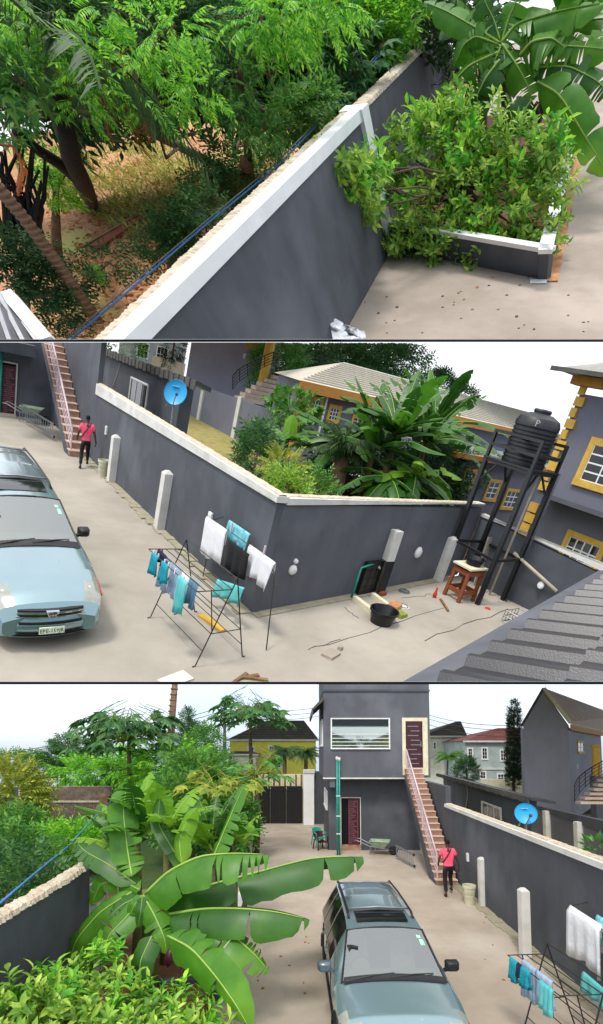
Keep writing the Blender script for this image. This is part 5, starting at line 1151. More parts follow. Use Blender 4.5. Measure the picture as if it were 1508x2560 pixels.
# pipes on wall 3
a, b = T.atx(1285, 1382, 9.2), T.atx(1392, 1478, 9.55); mk(T, M().tube([a, b], .05, 7), 'plastic_pipe', MT['pipe_cream'], None, 'cream plastic pipe running down the wall behind the tank stand, middle view', 'pipe', smooth=True)
c = T.atx(1352, 1463, 9.5); mk(T, M().lathe(c, [(.0, .06), (.09, .05), (.12, 0)], 12, (-1, 0, 0)), 'wall_lamp', MT['white_clean'], None, 'white round fitting on the low dark wall, middle view', 'wall light')
# ---- water tank on its stand
legs = [(7.78, -.73), (9.28, -.62), (9.38, 1.02), (8.02, 1.12)]; zp = 3.95
r = thing(T, 'tank_stand', (8.6, .2), 'tall black steel stand carrying the water tank, middle view', 'tank stand')
for x, y in legs: mk(T, M().beam((x, y, 0), (x, y, zp + .0), .13, .13), 'leg', MT['black_metal'], r)
for x, y in legs: mk(T, M().beam((x, y, zp), (x, y, zp + .75), .09, .09), 'guard_post', MT['black_metal'], r)
for z in (1.35, zp - .1, zp + .35, zp + .72):
    for k in range(4):
        if z > zp and k == 0 and z > zp + .5: continue
        a, b = legs[k], legs[(k + 1) % 4]; mk(T, M().beam((*a, z), (*b, z), .07, .08), 'brace', MT['black_metal'], r)
for k in range(4): a, b = np.array(legs[k]), np.array(legs[(k + 1) % 4]); mk(T, M().beam((*a, zp - .75), (*(a + (b - a) * .3), zp - .1), .05, .05), 'knee_brace', MT['black_metal'], r)
mk(T, M().prism([(7.7, -.8), (9.38, -.7), (9.48, 1.1), (7.95, 1.2)], zp - .05, zp), 'deck', MT['black_metal'], r)
tc_ = np.array([8.5, .12, zp]); r = thing(T, 'water_tank', tc_, 'ribbed black plastic water tank, middle view', 'water tank'); R = .66; Ht = 1.45
prof = [(R * .97, 0)]
for k in range(9): z = .06 + k * .105; prof += [(R, z), (R, z + .06), (R * .955, z + .075), (R * .955, z + .095)]
prof += [(R, 1.02), (R * 1.0, 1.12), (R * .9, 1.26), (R * .5, 1.38), (R * .36, 1.39), (R * .36, Ht - .05)]
mk(T, M().lathe(tc_, prof, 28), 'shell', MT['tank'], r, smooth=25)
mk(T, M().lathe(tc_ + (0, 0, Ht - .05), [(R * .38, 0), (R * .40, .06), (R * .36, .1), (0, .11)], 20), 'lid', MT['tank'], r, smooth=35)
V, Fc = textmesh('P', .34); n_ = unit(np.array([-.55, -.83, 0])); sx = np.array([-n_[1], n_[0], 0]) * 1
mk(T, M().add([tc_ + n_ * (R * 1.0) + sx * (v[0] - .32) * .9 + np.array([0, 0, 1.12 + v[1] * .7]) - n_ * .02 for v in V], Fc), 'logo', MT['print_white'], r)
mk(T, M().tube([(9.1, -.2, 0.0), (9.12, -.2, zp + .9), (9.0, -.1, zp + 1.1)], .04, 6), 'riser_pipe', MT['pipe_cream'], r, smooth=True)
mk(T, M().tube([(9.3, -.75, .0), (9.3, -.75, zp)], .03, 6), 'down_pipe', MT['wall_gray'], r, smooth=True)
# ---- dark tiled roof at the lower right
E0 = np.array(g(980, 1800, 2.8)); E1 = np.array(g(1560, 1420, 2.8)); ed = unit(E1 - E0); sl = np.array([ed[1], -ed[0], 0]); sl = unit(sl + np.array([0, 0, .36]))
Lr = float(np.linalg.norm(E1 - E0)); rf = thing(T, 'metal_roof', E0, 'dark metal tiled roof edge in the lower right of the middle view', 'roof')
nrm = unit(np.cross(ed, sl)); nrm = nrm if nrm[2] > 0 else -nrm
R3 = lambda u, v, d=0.: E0 + ed * u + sl * v + nrm * d
mk(T, M().hexa([R3(0, 0, -.06), R3(Lr, 0, -.06), R3(Lr, 5, -.06), R3(0, 5, -.06), R3(0, 0, -.02), R3(Lr, 0, -.02), R3(Lr, 5, -.02), R3(0, 5, -.02)]), 'underlay', MT['roof_black'], rf)
ncol = int(Lr / .60)
for i in range(ncol):
    for j in range(5):
        u0, v0 = i * .60, j * .95 + (0.0); sl_ = .012 * rg.uniform(.5, 1.5)
        m = M(); us = [0, .16, .22, .30, .36, .60]; hs = [.03, .02, .11, .11, .02, .03]
        rows = [[R3(u0 + u, v0 + (0 if t == 0 else .98), hh + (.05 if t == 0 else 0) + sl_ * 0) for u, hh in zip(us, hs)] for t in (0, 1)]
        m.grid(rows); m.grid([[R3(u0 + u, v0, hh + .05) for u, hh in zip(us, hs)], [R3(u0 + u, v0 + .01, hh - .03) for u, hh in zip(us, hs)]])
        mk(T, m, 'roof_tile', MT['roof_black'], rf)
mk(T, M().hexa([R3(0, -.5, -.2), R3(Lr, -.5, -.2), R3(Lr, .02, -.12), R3(0, .02, -.12), R3(0, -.5, -.06), R3(Lr, -.5, -.06), R3(Lr, .02, .015), R3(0, .02, .015)]), 'gutter_board', MT['wall_gray_l'], rf)
for k in range(70): 
    u, v = rg.uniform(0, Lr), rg.uniform(.2, 4.6); mk(T, M().lathe(R3(u, v, .05), [(.03, 0), (.03, .02), (.012, .03), (.012, .07), (0, .075)] if k < 7 else [(.035, 0), (0, .015)], 7, nrm), 'roof_screw' if k < 7 else 'speck', MT['black_metal' if k < 7 else 'white_clean'], rf)
# ---- beyond the walls
o = thing(T, 'outbuilding', (3, 22), 'low dark grey outbuilding with thin sloping roof behind the wall, middle view', 'outbuilding', 'the one low outbuilding, seen twice')
Ya, Yb = 13.0, 30.0; zr0 = T.atx(500, 950, 2.2)
Pa = T.atx(492, 955, 2.0); Pb = T.atx(246, 868, 2.6)
ye = T.atx(452, 990, 2.3)[1]
mk(T, M().wall((2.3, ye), (2.9, Pb[1] + 3), 0, Pa[2] - .05, Pb[2] - .05, .5, -1), 'wall', MT['wall_gray'], o)
mk(T, M().hexa([(Pa[0], Pa[1], Pa[2] - .1), (Pb[0], Pb[1] + 1, Pb[2] - .1), (Pb[0] + .6, Pb[1] + 1, Pb[2] - .25), (Pa[0] + .6, Pa[1], Pa[2] - .25), (Pa[0], Pa[1], Pa[2] + .05), (Pb[0], Pb[1] + 1, Pb[2] + .05), (Pb[0] + .6, Pb[1] + 1, Pb[2] - .1), (Pa[0] + .6, Pa[1], Pa[2] - .1)]), 'roof', MT['roof_black'], o)
fas = M()
for k in range(26): a_ = Pa + (Pb - Pa) * k / 26; b_ = Pa + (Pb - Pa) * (k + .8) / 26; fas.beam(a_ + (-.03, 0, -.12 + .03 * (k % 2)), b_ + (-.03, 0, -.12 + .03 * (k % 2)), .03, .3)
mk(T, fas, 'fascia', MT['roof_dark'], o)
fo = frame((2.3, ye, 0), np.array([.6, Pb[1] + 3 - ye]), (-1, 0)); pw = lambda px, py: T.onwall((2.3, ye), (2.9, Pb[1] + 3), px, py); uu = lambda p: float(math.hypot(p[0] - 2.3, p[1] - ye))
window(T, o, fo, uu(pw(372, 965)), uu(pw(328, 965)), 1.5, pw(350, 955)[2], 'white_clean', 3, 1, .07, glass='glass_dark')
mk(T, M().tube([pw(303, 908) + (-.05, 0, 0), pw(296, 935) + (-.06, 0, 0), pw(285, 965) + (-.05, 0, 0)], .014, 5), 'cable', MT['white'], o)
c = T.atx(439, 981, 1.3); dish(T, c, .40, (-.62, -.78, .25), (c[0] + .05, c[1] + .1, 0), 'round blue satellite dish on a mast behind the grey wall, middle view')
f0, f1 = np.array(g(445, 1025)), np.array(g(690, 1140)); f1 = g(590, 1098) + (g(590, 1098) - g(503, 1052)) * 1.1; f0 = g(503, 1052) - (g(590, 1098) - g(503, 1052)) * .9
fw = thing(T, 'boundary_wall', f0, 'paler grey wall with white posts beyond the grass strip, middle view', 'wall', 'grey boundary walls')
mk(T, M().wall(f0, f1, 0, 2.3, 2.6, .2, -1), 'panel', MT['wall_gray_n'], fw)
for px, py in ((503, 1052), (590, 1098)):
    p = g(px, py); mk(T, M().box(p[0] - .35, p[0] + .05, p[1] - .25, p[1] + .25, 0, T.hz(p, 978 if px < 550 else 993)), 'post', MT['white'], fw)
# gabled neighbour (only its flank shows), porch column, curved stair
G = thing(T, 'house', at(540, 900, 44), 'pale grey neighbour house wall at the top of the middle view', 'house', 'neighbouring houses, middle view')
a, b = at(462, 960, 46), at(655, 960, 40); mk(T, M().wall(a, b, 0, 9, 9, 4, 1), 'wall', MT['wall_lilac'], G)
frG = frame((a[0], a[1], 0), b - a, (0, -1)); pG = lambda px, py: T.onwall(a, b, px, py); uG = lambda p: float(np.linalg.norm(p[:2] - a[:2]))
mk(T, M().fbox(frG, uG(pG(618, 865)), uG(pG(648, 875)), pG(630, 872)[2], pG(630, 858)[2] + 1, 0, .3), 'trim_band', MT['orange_trim'], G)
mk(T, M().fbox(frG, uG(pG(609, 890)), uG(pG(615, 890)), pG(612, 896)[2], pG(612, 884)[2], 0, .1), 'meter_box', MT['white_clean'], G)
cc0 = at(668, 900, 36); r = thing(T, 'porch_column', cc0, 'yellow round porch column beside the curved stair, middle view', 'column')
mk(T, M().lathe((cc0[0], cc0[1], 2.2), [(.5, 0), (.42, .2), (.42, 5), (.5, 5.1)], 12), 'shaft', MT['yellow_trim'], r, smooth=40); mk(T, M().box(cc0[0] - .5, cc0[0] + .5, cc0[1] - .5, cc0[1] + .5, 0, 2.2), 'plinth', MT['wall_gray_n'], r)
r = thing(T, 'curved_stair', at(640, 960, 32), 'curved stair with black railing beside the yellow column, middle view', 'staircase')
def arc2(k, lift): return at(582 + 102 * k ** 1.1, 972 - 66 * k ** .75 - lift * (1 - .2 * k), 33 + 1.5 * k)
for lift in (0, 8, 16, 24, 32): mk(T, M().tube([arc2(k, lift) for k in np.linspace(0, 1, 8)], .05 if lift > 30 else .03, 5), 'rail', MT['black_metal'], r)
for k in np.linspace(0, 1, 6): mk(T, M().tube([arc2(k, -2), arc2(k, 33)], .04, 5), 'baluster', MT['black_metal'], r)
for k in range(7):
    a, b = at(600 + k * 14, 992 - k * 9, 33.5 + .3 * k), at(665 + k * 7, 992 - k * 7, 33.5 + .3 * k); mk(T, M().box(a[0], b[0], a[1], a[1] + 1, a[2] - .3, a[2]), 'step', MT['tile_nose'], r)
mk(T, M().box(at(640, 990, 34)[0], at(672, 990, 34)[0], 34.5, 36, 0, 2.2), 'stair_base', MT['wall_gray'], r)
# pale-roofed long house
YH = 18.0; xa = at(757, 945, YH)[0]; ze = 4.55
r = thing(T, 'house', (xa + 6, YH), 'long grey house with pale tiled roof and yellow windows behind the bananas, middle view', 'house', 'neighbouring houses, middle view')
xe = 40.0
RH = 1.5; mk(T, M().prism([(xa, YH), (xe, YH), (xe, YH + 7), (xa + 2.6, YH + 7)], 0, ze), 'wall', MT['wall_gray_n'], r)
ro = M().add([(xa - .6, YH - .7, ze), (xe, YH - .7, ze), (xe, YH + 7.7, ze), (xa + 2.6, YH + 7.7, ze), (xa + 5.2, YH + 3.5, ze + RH), (xe, YH + 3.5, ze + RH)], [(0, 1, 5, 4), (1, 2, 5), (2, 3, 4, 5), (3, 0, 4), (3, 2, 1, 0)])
rf2 = mk(T, ro, 'roof', MT['roof_pale'], r)
for k in range(1, 14):
    t_ = k / 14; a = np.array([xa - .6, YH - .7, ze]) * (1 - t_) + np.array([xa + 5.2, YH + 3.5, ze + RH]) * t_; mk(T, M().beam(a + (0, -.02, .03), (xe, a[1] - .02, a[2] + .03), .09, .06), 'tile_course', MT['roof_pale'], rf2)
mk(T, M().box(xa - .5, xe, YH - .72, YH - .55, ze - .5, ze + .02), 'fascia', MT['orange_trim'], r)
frH = frame((0, YH, 0), (1, 0), (0, -1)); Hx = lambda px, py: at(px, py, YH)
for k in range(9): mk(T, M().fbox(frH, xa - .03, xa + (.4 if k % 2 else .55), .6 + k * .42, .6 + k * .42 + .36, 0, .07), 'quoin', MT['yellow_trim'], r)
for (x0, y0, x1, y1, cc) in ((757, 990, 775, 1016, 2), (778, 1000, 800, 1035, 3), (824, 1020, 845, 1050, 3), (882, 1045, 902, 1070, 2), (930, 1062, 955, 1092, 2)):
    a, b = Hx((x0 + x1) / 2 - (x1 - x0) / 2, (y0 + y1) / 2), Hx((x0 + x1) / 2 + (x1 - x0) / 2, (y0 + y1) / 2); zt = Hx((x0 + x1) / 2, y0)[2]; zb = Hx((x0 + x1) / 2, y1)[2]
    window(T, r, frH, a[0], b[0], zb, zt, 'yellow_trim', cc, 3, .18, glass='glass_dark')
a = Hx(820, 975); mk(T, M().tube([(a[0], YH - .15, ze - .3), (a[0] + .0, YH - .15, 1)], .07, 6), 'downpipe', MT['white_clean'], r)
# nearer annex behind the tank stand
YN = 7.0; xa2, xb2 = at(1120, 1190, YN)[0], at(1420, 1250, YN)[0]; r = thing(T, 'house', ((xa2 + xb2) / 2, YN), 'grey annex with two yellow framed windows behind the tank stand, middle view', 'house', 'neighbouring houses, middle view')
mk(T, M().box(xa2, xb2, YN, YN + 5, 0, 3.3), 'wall', MT['wall_gray_n'], r)
frN = frame((0, YN, 0), (1, 0), (0, -1))
for (x0, x1, y0, y1, cc) in ((1160, 1182, 1178, 1212, 2), (1218, 1242, 1205, 1246, 2), (1262, 1292, 1228, 1268, 3)):
    a, b = at(x0, (y0 + y1) / 2, YN), at(x1, (y0 + y1) / 2, YN); m_ = (x0 + x1) / 2; window(T, r, frN, a[0], b[0], at(m_, y1, YN)[2], at(m_, y0, YN)[2], 'yellow_trim', cc, 3, .14, glass='glass_dark')
mk(T, M().box(xa2 - .3, xb2, YN - .4, YN, 3.15, 3.35), 'eave', MT['orange_trim'], r)
# right-hand house with yellow quoins
XH = 13.0; yc = 1.9; r = thing(T, 'house', (14, -2), 'grey two-storey house with yellow window trims at the right edge, middle view', 'house', 'neighbouring houses, middle view')
za = T.atx(1372, 1235, XH)[2]; zt = T.atx(1402, 975, XH)[2]
mk(T, M().box(XH, XH + 8, -12, yc, za, zt), 'upper_storey', MT['wall_gray_n'], r)
mk(T, M().box(XH + .9, XH + 8, -12, yc + .6, 0, za), 'lower_storey', MT['wall_gray_n'], r)
mk(T, M().box(XH - .04, XH + .5, -12, yc + .04, za - .16, za), 'slab_edge', MT['wall_gray_l'], r)
frR = frame((XH, 0, 0), (0, -1), (-1, 0))
for k in range(11): mk(T, M().fbox(frR, -yc - .05, -yc + (.2 if k % 2 else .32), za + .05 + k * .36, za + .05 + k * .36 + .3, 0, .1), 'quoin', MT['yellow_trim'], r)
frR2 = frame((XH + .9, 0, 0), (0, -1), (-1, 0))
for k in range(6): mk(T, M().fbox(frR2, -yc - .65, -yc - (.25 if k % 2 else .1), .1 + k * .4, .1 + k * .4 + .34, 0, .12), 'quoin', MT['yellow_trim'], r)
a, b = T.atx(1468, 1160, XH), T.atx(1540, 1200, XH); zz0, zz1 = T.atx(1475, 1205, XH)[2], T.atx(1490, 1112, XH)[2]
window(T, r, frR, -a[1], -b[1], zz0, zz1, 'yellow_trim', 2, 4, .22, glass='glass_dark')
a, b = T.atx(1415, 1370, XH + .9), T.atx(1488, 1400, XH + .9); zz0, zz1 = T.atx(1425, 1395, XH + .9)[2], T.atx(1440, 1345, XH + .9)[2]
window(T, r, frR2, -a[1], -b[1], zz0, zz1, 'yellow_trim', 4, 2, .2, glass='glass_dark')
mk(T, M().box(XH - .35, XH + .2, -12, yc + .35, zt + .22, zt + .5), 'frieze', MT['orange_trim'], r)
er = M().add([(XH - .9, yc + .9, zt + .55), (XH - .9, -12, zt + .55), (XH + 9, -12, zt + .55), (XH + 9, yc + .9, zt + .55), (XH + 3.5, yc - 4.5, zt + 2.6), (XH + 3.5, -12, zt + 2.6), (XH + 5.5, yc - 4.5, zt + 2.6)], [(0, 1, 5, 4), (0, 4, 6, 3), (3, 6, 5, 2), (0, 3, 2, 1)])
rf3 = mk(T, er, 'roof', MT['roof_grey'], r)
mk(T, M().box(XH - .95, XH - .88, -12, yc + .95, zt + .48, zt + .62), 'eave', MT['roof_dark'], r)
# ---- bananas and bushes behind the right wall
def ban2(px, pyb, pyt, Y, n, Lg, wd_, label, el=(.25, 1.3), mats=('leaf_banana_d', 'leaf_banana_d', 'leaf_banana'), tears=.3, r=.2):
    tp = at(px, pyt, Y); b = np.array([tp[0] + .1, Y, .05]); banana(T, b, tp, auto_leaves(tp, n, Lg, wd_, rg, el, mats, az0=px, droop=.55, tears=tears), label, 'banana plants behind the far wall', r=r, rng=rg, tears=tears)
ban2(990, 1250, 1085, 5.0, 18, 3.1, .58, 'tallest banana plant in the middle of the clump, middle view')
ban2(1065, 1250, 1105, 5.6, 16, 3.1, .58, 'banana plant right of the tallest one, middle view')
ban2(935, 1250, 1120, 5.4, 14, 2.8, .54, 'banana plant left of the tallest one, middle view')
ban2(1040, 1250, 1185, 4.0, 11, 2.2, .55, 'low banana plant with drooping pale leaves, middle view', (-.3, .7), ('leaf_banana', 'leaf_banana_y', 'leaf_banana_d'))
ban2(975, 1250, 1195, 4.2, 10, 2.0, .55, 'low banana plant above the wall coping, middle view', (-.3, .6))
ban2(1085, 1250, 1065, 7.5, 15, 3.3, .6, 'rear banana plant near the tank stand, middle view')
ban2(850, 1250, 1110, 6.5, 12, 2.5, .5, 'banana plant left of the palm stump, middle view', (.1, 1.0))
tp = at(720, 1098, 7.5); L_b = auto_leaves(tp, 8, 1.7, .48, rg, (.0, .7), ('leaf_banana',), droop=.5); L_b.append(dict(p=[tp, tp + (-.02, 0, .4), tp + (0, 0, .8)], w=.5, n=(-.6, -.8, .1), m='leaf_banana_y', t=.02, f=.2))
banana(T, (tp[0], tp[1], .05), tp, L_b, 'young banana plant with one upright pale leaf, middle view', 'banana plants behind the far wall', r=.14, rng=rg)
st = at(848, 1180, 5.8); r = thing(T, 'palm_stump', (st[0], st[1], 0), 'short brown palm stump among the bananas, middle view', 'palm tree'); mk(T, M().tube([(st[0], st[1], 0), st, at(856, 1130, 5.8)], [.36, .33, .26], 10), 'stump', MT['trunk_palm'], r, smooth=True)
m = M(); az = rg.uniform(0, 6.28, 22); tpp = at(858, 1128, 5.8); scatter(m, FROND, np.repeat(tpp[None], 22, 0), np.stack([np.cos(az), np.sin(az), rg.uniform(.2, 1.5, 22)], 1), rg.uniform(1.0, 1.6, 22), rng=rg, tilt=.15); mk(T, m, 'crown', MT['leaf_palm'], r, leafy=True)
for (px, py, Y, rx, rz, lm, lab, tm, sz, f) in ((712, 1170, 4.5, .5, .35, 'leaf_yellow', 'yellow-green bush above the left wall coping, middle view', PINN, .38, .5), (720, 1215, 3.4, .5, .25, 'leaf_guava', 'light green low bush right at the coping, middle view', SPRIG, .32, 1),
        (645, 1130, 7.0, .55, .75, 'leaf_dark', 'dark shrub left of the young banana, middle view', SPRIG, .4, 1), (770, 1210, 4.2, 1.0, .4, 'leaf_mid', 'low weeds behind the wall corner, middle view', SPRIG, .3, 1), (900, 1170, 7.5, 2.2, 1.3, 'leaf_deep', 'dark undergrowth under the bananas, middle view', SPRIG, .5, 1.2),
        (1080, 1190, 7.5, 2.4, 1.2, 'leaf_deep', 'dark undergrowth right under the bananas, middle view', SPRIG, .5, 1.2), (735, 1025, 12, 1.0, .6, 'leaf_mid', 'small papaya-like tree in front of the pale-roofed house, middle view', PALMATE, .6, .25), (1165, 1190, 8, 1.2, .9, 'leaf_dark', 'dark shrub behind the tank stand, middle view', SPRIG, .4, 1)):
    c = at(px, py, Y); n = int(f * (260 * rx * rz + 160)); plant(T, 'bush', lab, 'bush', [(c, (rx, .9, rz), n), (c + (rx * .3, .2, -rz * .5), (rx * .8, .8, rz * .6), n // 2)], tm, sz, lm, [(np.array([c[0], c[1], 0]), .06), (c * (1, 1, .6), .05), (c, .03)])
# trees at the top edge
cl = []
for (px, py, Y) in ((700, 885, 46), (760, 880, 46), (830, 875, 48), (900, 878, 48), (960, 895, 48), (1010, 910, 48), (720, 915, 44), (860, 905, 48), (790, 860, 48), (940, 870, 50)): cl.append((at(px, py, Y), (4.2, 3, 1.7), 330))
tb = at(840, 1000, 47); plant(T, 'spreading_tree', 'large spreading tree behind the pale-roofed house, middle view', 'tree', cl, SPRIG, 1.25, 'leaf_dark', [((tb[0], tb[1], 0), .7), (at(845, 960, 47), .5), (at(850, 920, 47), .35)], 'trunk_dark', dirb=(0, 0, .1))
cl = [(at(690, 930, 38), (2.4, 2, 3.2), 520), (at(700, 890, 38), (2.6, 2, 2.5), 520)]
plant(T, 'leafy_tree', 'green tree beside the yellow column, middle view', 'tree', cl, SPRIG, .8, 'leaf_mid', [(at(690, 1000, 38) * (1, 1, 0), .3), (at(690, 950, 38), .2), (at(692, 920, 38), .15)])
cl = [(at(1110, 965, 40), (2.2, 1.5, .9), 260), (at(1150, 985, 40), (2.0, 1.5, .6), 200), (at(1100, 945, 40), (1.0, 1, .6), 120)]
plant(T, 'feathery_tree', 'feathery treetop over the pale roof right of the bananas, middle view', 'tree', cl, SPRIG, .9, 'leaf_dark', [(at(1110, 1050, 40) * (1, 1, 0), .3), (at(1110, 1000, 40), .2), (at(1112, 980, 40), .12)])
# far house by the left top
Y = 70; r = thing(T, 'house', at(390, 880, Y), 'distant pale house at the top left of the middle view', 'house', 'neighbouring houses, middle view'); a, b = at(330, 880, Y), at(462, 905, Y)
mk(T, M().box(a[0], b[0], Y, Y + 6, 0, a[2] + 3), 'wall', MT['house_green'], r)
frF = frame((0, Y, 0), (1, 0), (0, -1))
for px, py in ((357, 876), (405, 886)): p = at(px, py, Y); window(T, r, frF, p[0] - .7, p[0] + .7, p[2] - .8, p[2] + .8, 'white_clean', 3, 2, .15, glass='glass_dark')
cb = at(433, 880, 60); plant(T, 'cypress_tree', 'dark conifer at the top left of the middle view', 'tree', [(cb + (0, 0, 1.5), (1.0, 1, 3.5), 420)], SPRIG, .7, 'leaf_cypress', [(cb * (1, 1, 0), .2), (cb, .15), (cb + (0, 0, 3), .08)], limbs=False)
mk(T, M().wall(at(380, 900, 62) * (1, 1, 0), at(462, 905, 58) * (1, 1, 0), 0, 3.0, 3.0, .3, 1), 'perimeter_wall', MT['cream'], None, 'cream wall under the distant pale house, middle view', 'wall')
plant(T, 'bush', 'green bush at the top left of the middle view', 'bush', [(at(310, 862, 66), (2.5, 1, 1.5), 200)], SPRIG, .9, 'leaf_mid')
for k in range(3):
    A, B = at(690, 850 + k * 8, 40), at(890, 925 + k * 8, 40); mk(T, M().tube([A + (B - A) * q for q in np.linspace(0, 1, 5)], .03, 4), 'overhead_wire', MT['wire'], None, ['top', 'middle', 'lowest'][k] + ' of three wires before the spreading tree, middle view', 'wire', 'wires in the middle view')
# ================================================================ LOWEST TIER (bottom view)
T = S3; rg = np.random.default_rng(33)
# ground
mk(T, M().add([(-9, 2, 0), (30, 2, 0), (60, 60, 0), (-60, 60, 0)], [(0, 1, 2, 3)]), 'terrain', MT['ground_green'], kind='structure')
mk(T, M().add([(-2.0, 4, .02), (6.2, 4, .02), (6.2, 40, .02), (-6, 40, .02), (-6, 31, .02), (-2.4, 22, .02)], [(0, 1, 2, 3, 4, 5)]), 'yard_paving', MT['concrete_pink'], kind='structure')
mk(T, M().add([(6.25, 6, .05), (22, 6, .05), (22, 34, .05), (6.25, 34, .05)], [(0, 1, 2, 3)]), 'neighbour_ground', MT['grass_dry'], kind='structure')
# joints and stains in the paving
for (a, b) in (((600, 2082), (790, 2068)), ((640, 2120), (760, 2108))):
    p, q = T.g(*a), T.g(*b); mk(T, M().beam((p[0], p[1], .024), (q[0], q[1], .024), .05, .006), 'paving_joint', MT['stain'], kind='structure')
for i in range(26):
    px, py = rg.uniform(600, 830), rg.uniform(2200, 2540)
    if i > 16: px, py = rg.uniform(1190, 1330), rg.uniform(2290, 2540)
    p = T.g(px, py); s = rg.uniform(.015, .045)
    mk(T, M().lathe((p[0], p[1], .02), [(s, 0), (s * .7, .015), (0, .02)], 5, sx=rg.uniform(.5, 1.6)), 'dry_leaf', MT['leaf_dry'], None, 'small dry leaf lying on the pale paving of the bottom view', 'leaf', 'dry leaves scattered on the bottom yard')
# ---- two-storey grey house with outside stair
X0, X1, YF = 1.02, 5.93, 21.25
h = thing(T, 'house', (3.4, 23), 'grey two-storey house with outside stair and wide upper window', 'house')
zs = T.hz((3, YF), 1944); zt = 8.6
fr = frame((X0, YF, 0), (1, 0), (0, -1)); Uf = lambda px: T.at(px, 1900, YF)[0] - X0; Vf = lambda py: T.hz((3, YF), py)
mk(T, M().box(X0, X1, YF, 27, zs, zt), 'upper_storey', MT['wall_gray_l'], h)
mk(T, M().box(X0 - .02, X1 + .02, YF - .06, 27, Vf(1729), Vf(1724)), 'parapet_line', MT['wall_gray'], h)
mk(T, M().box(X0 - .03, X1 - .9, YF - .05, YF + .3, zs - .06, zs), 'slab_edge', MT['white'], h)
YL = 22.15; mk(T, M().box(1.3, 5.6, YL, 27, 0, zs), 'lower_storey', MT['wall_gray'], h)
mk(T, M().box(1.3, 1.55, YF + .05, YL, zs - .45, zs), 'drop_beam', MT['wall_gray_l'], h)
# left side: eave with tiles, side windows
ev = M()
for k in range(6):
    a = 20.9 + k * .75; ev.hexa([(X0 - .55, a, Vf(1780)), (X0, a, Vf(1752)), (X0, a + .7, Vf(1752)), (X0 - .55, a + .7, Vf(1780)), (X0 - .55, a, Vf(1780) + .12), (X0, a, Vf(1752) + .18), (X0, a + .7, Vf(1752) + .18), (X0 - .55, a + .7, Vf(1780) + .12)])
mk(T, ev, 'eave', MT['roof_dark'], h)
mk(T, M().box(X0 - .58, X0 - .5, 20.85, 25.5, Vf(1790), Vf(1779)), 'fascia', MT['wall_gray_l'], h)
frs = frame((X0, 25.2, 0), (0, -1), (-1, 0)); window(T, h, frs, 1.2, 3.4, Vf(1862), Vf(1800), 'white_clean', 2, 1, .07)
frs2 = frame((1.3, 26.5, 0), (0, -1), (-1, 0)); window(T, h, frs2, 1.0, 3.4, T.hz((1.3, 24), 2016), T.hz((1.3, 24), 1978), 'white_clean', 2, 4, .07)
w = window(T, h, fr, Uf(829), Uf(974), Vf(1871), Vf(1797), 'white_clean', 1, 1, .035, glass='glass_mirror')
for py_ in (1836, 1846, 1855, 1864): mk(T, M().tube([fr(Uf(829), Vf(py_), .12), fr(Uf(974), Vf(py_), .12)], .016, 5), 'burglar_bar', MT['white_clean'], w)
# upper door with cream surround
d0, d1, e0, e1 = Uf(1015), Uf(1057), Vf(1919), Vf(1803)
fm = M().fbox(fr, d0 - .16, d0, e0 - .35, e1 + .16, .0, .04).fbox(fr, d1, d1 + .24, e0 - .35, e1 + .16, 0, .04).fbox(fr, d0, d1, e1, e1 + .16, 0, .04).fbox(fr, d0, d1, e0 - .35, e0, 0, .04)
mk(T, fm, 'door_surround', MT['cream'], h)
dr = mk(T, M().fbox(fr, d0, d1, e0, e1, -.0, .05), 'door', MT['maroon'], h)
for k in range(9):
    z = e0 + (e1 - e0) * (.08 + .1 * k); u = d0 + .08 + (.14 if k in (2, 4, 5, 7) else 0)
    mk(T, M().fbox(fr, u, u + (.42 if k % 2 else .5), z, z + .035, .05, .065), 'door_moulding', MT['steel'], dr)
mk(T, M().fbox(fr, d0 + .02, d0 + .06, e0 + .1, e1 - .05, .05, .08).fbox(fr, d1 - .06, d1 - .02, e0 + .1, e1 - .05, .05, .08), 'door_stile', MT['maroon'], dr)
mk(T, M().tube([fr(d1 - .1, (e0 + e1) / 2 - .12, .1), fr(d1 - .1, (e0 + e1) / 2 + .15, .1)], .02, 5), 'handle', MT['chrome'], dr)
# lower door: dark opening and ornate leaf
fl = frame((0, YL, 0), (1, 0), (0, -1)); ux = lambda px: T.at(px, 2000, YL)[0]; vz = lambda py: T.hz((2.4, YL), py)
mk(T, M().fbox(fl, ux(853), ux(900), vz(2110), vz(1995), .002, .006), 'door_opening', MT['dark'], h)
dj = M().fbox(fl, ux(851), ux(853), 0, vz(1993), 0, .05).fbox(fl, ux(900), ux(902), 0, vz(1993), 0, .05).fbox(fl, ux(851), ux(902), vz(1995), vz(1993), 0, .052)
mk(T, dj, 'door_frame', MT['white'], h)
mk(T, M().fbox(fl, ux(852), ux(901), 0, vz(2111), 0, .12), 'door_step', MT['tile_brown'], h)
lf = mk(T, M().fbox(fl, ux(870), ux(896), vz(2118), vz(1997), .06, .10), 'door', MT['maroon'], h)
a0, a1 = ux(870), ux(896)
for k in range(26):
    v = vz(2116) + (vz(1999) - vz(2116)) * k / 26; u = a0 + .02 + rg.uniform(0, .1); L = rg.uniform(.12, .38)
    mk(T, M().fbox(fl, u, min(a1 - .02, u + L), v, v + .035, .10, .115), 'door_ornament', MT['maroon_l'], lf)
for u in (a0 + .02, a1 - .06): mk(T, M().fbox(fl, u, u + .03, vz(2116), vz(1999), .10, .12), 'door_stile', MT['maroon_l'], lf)
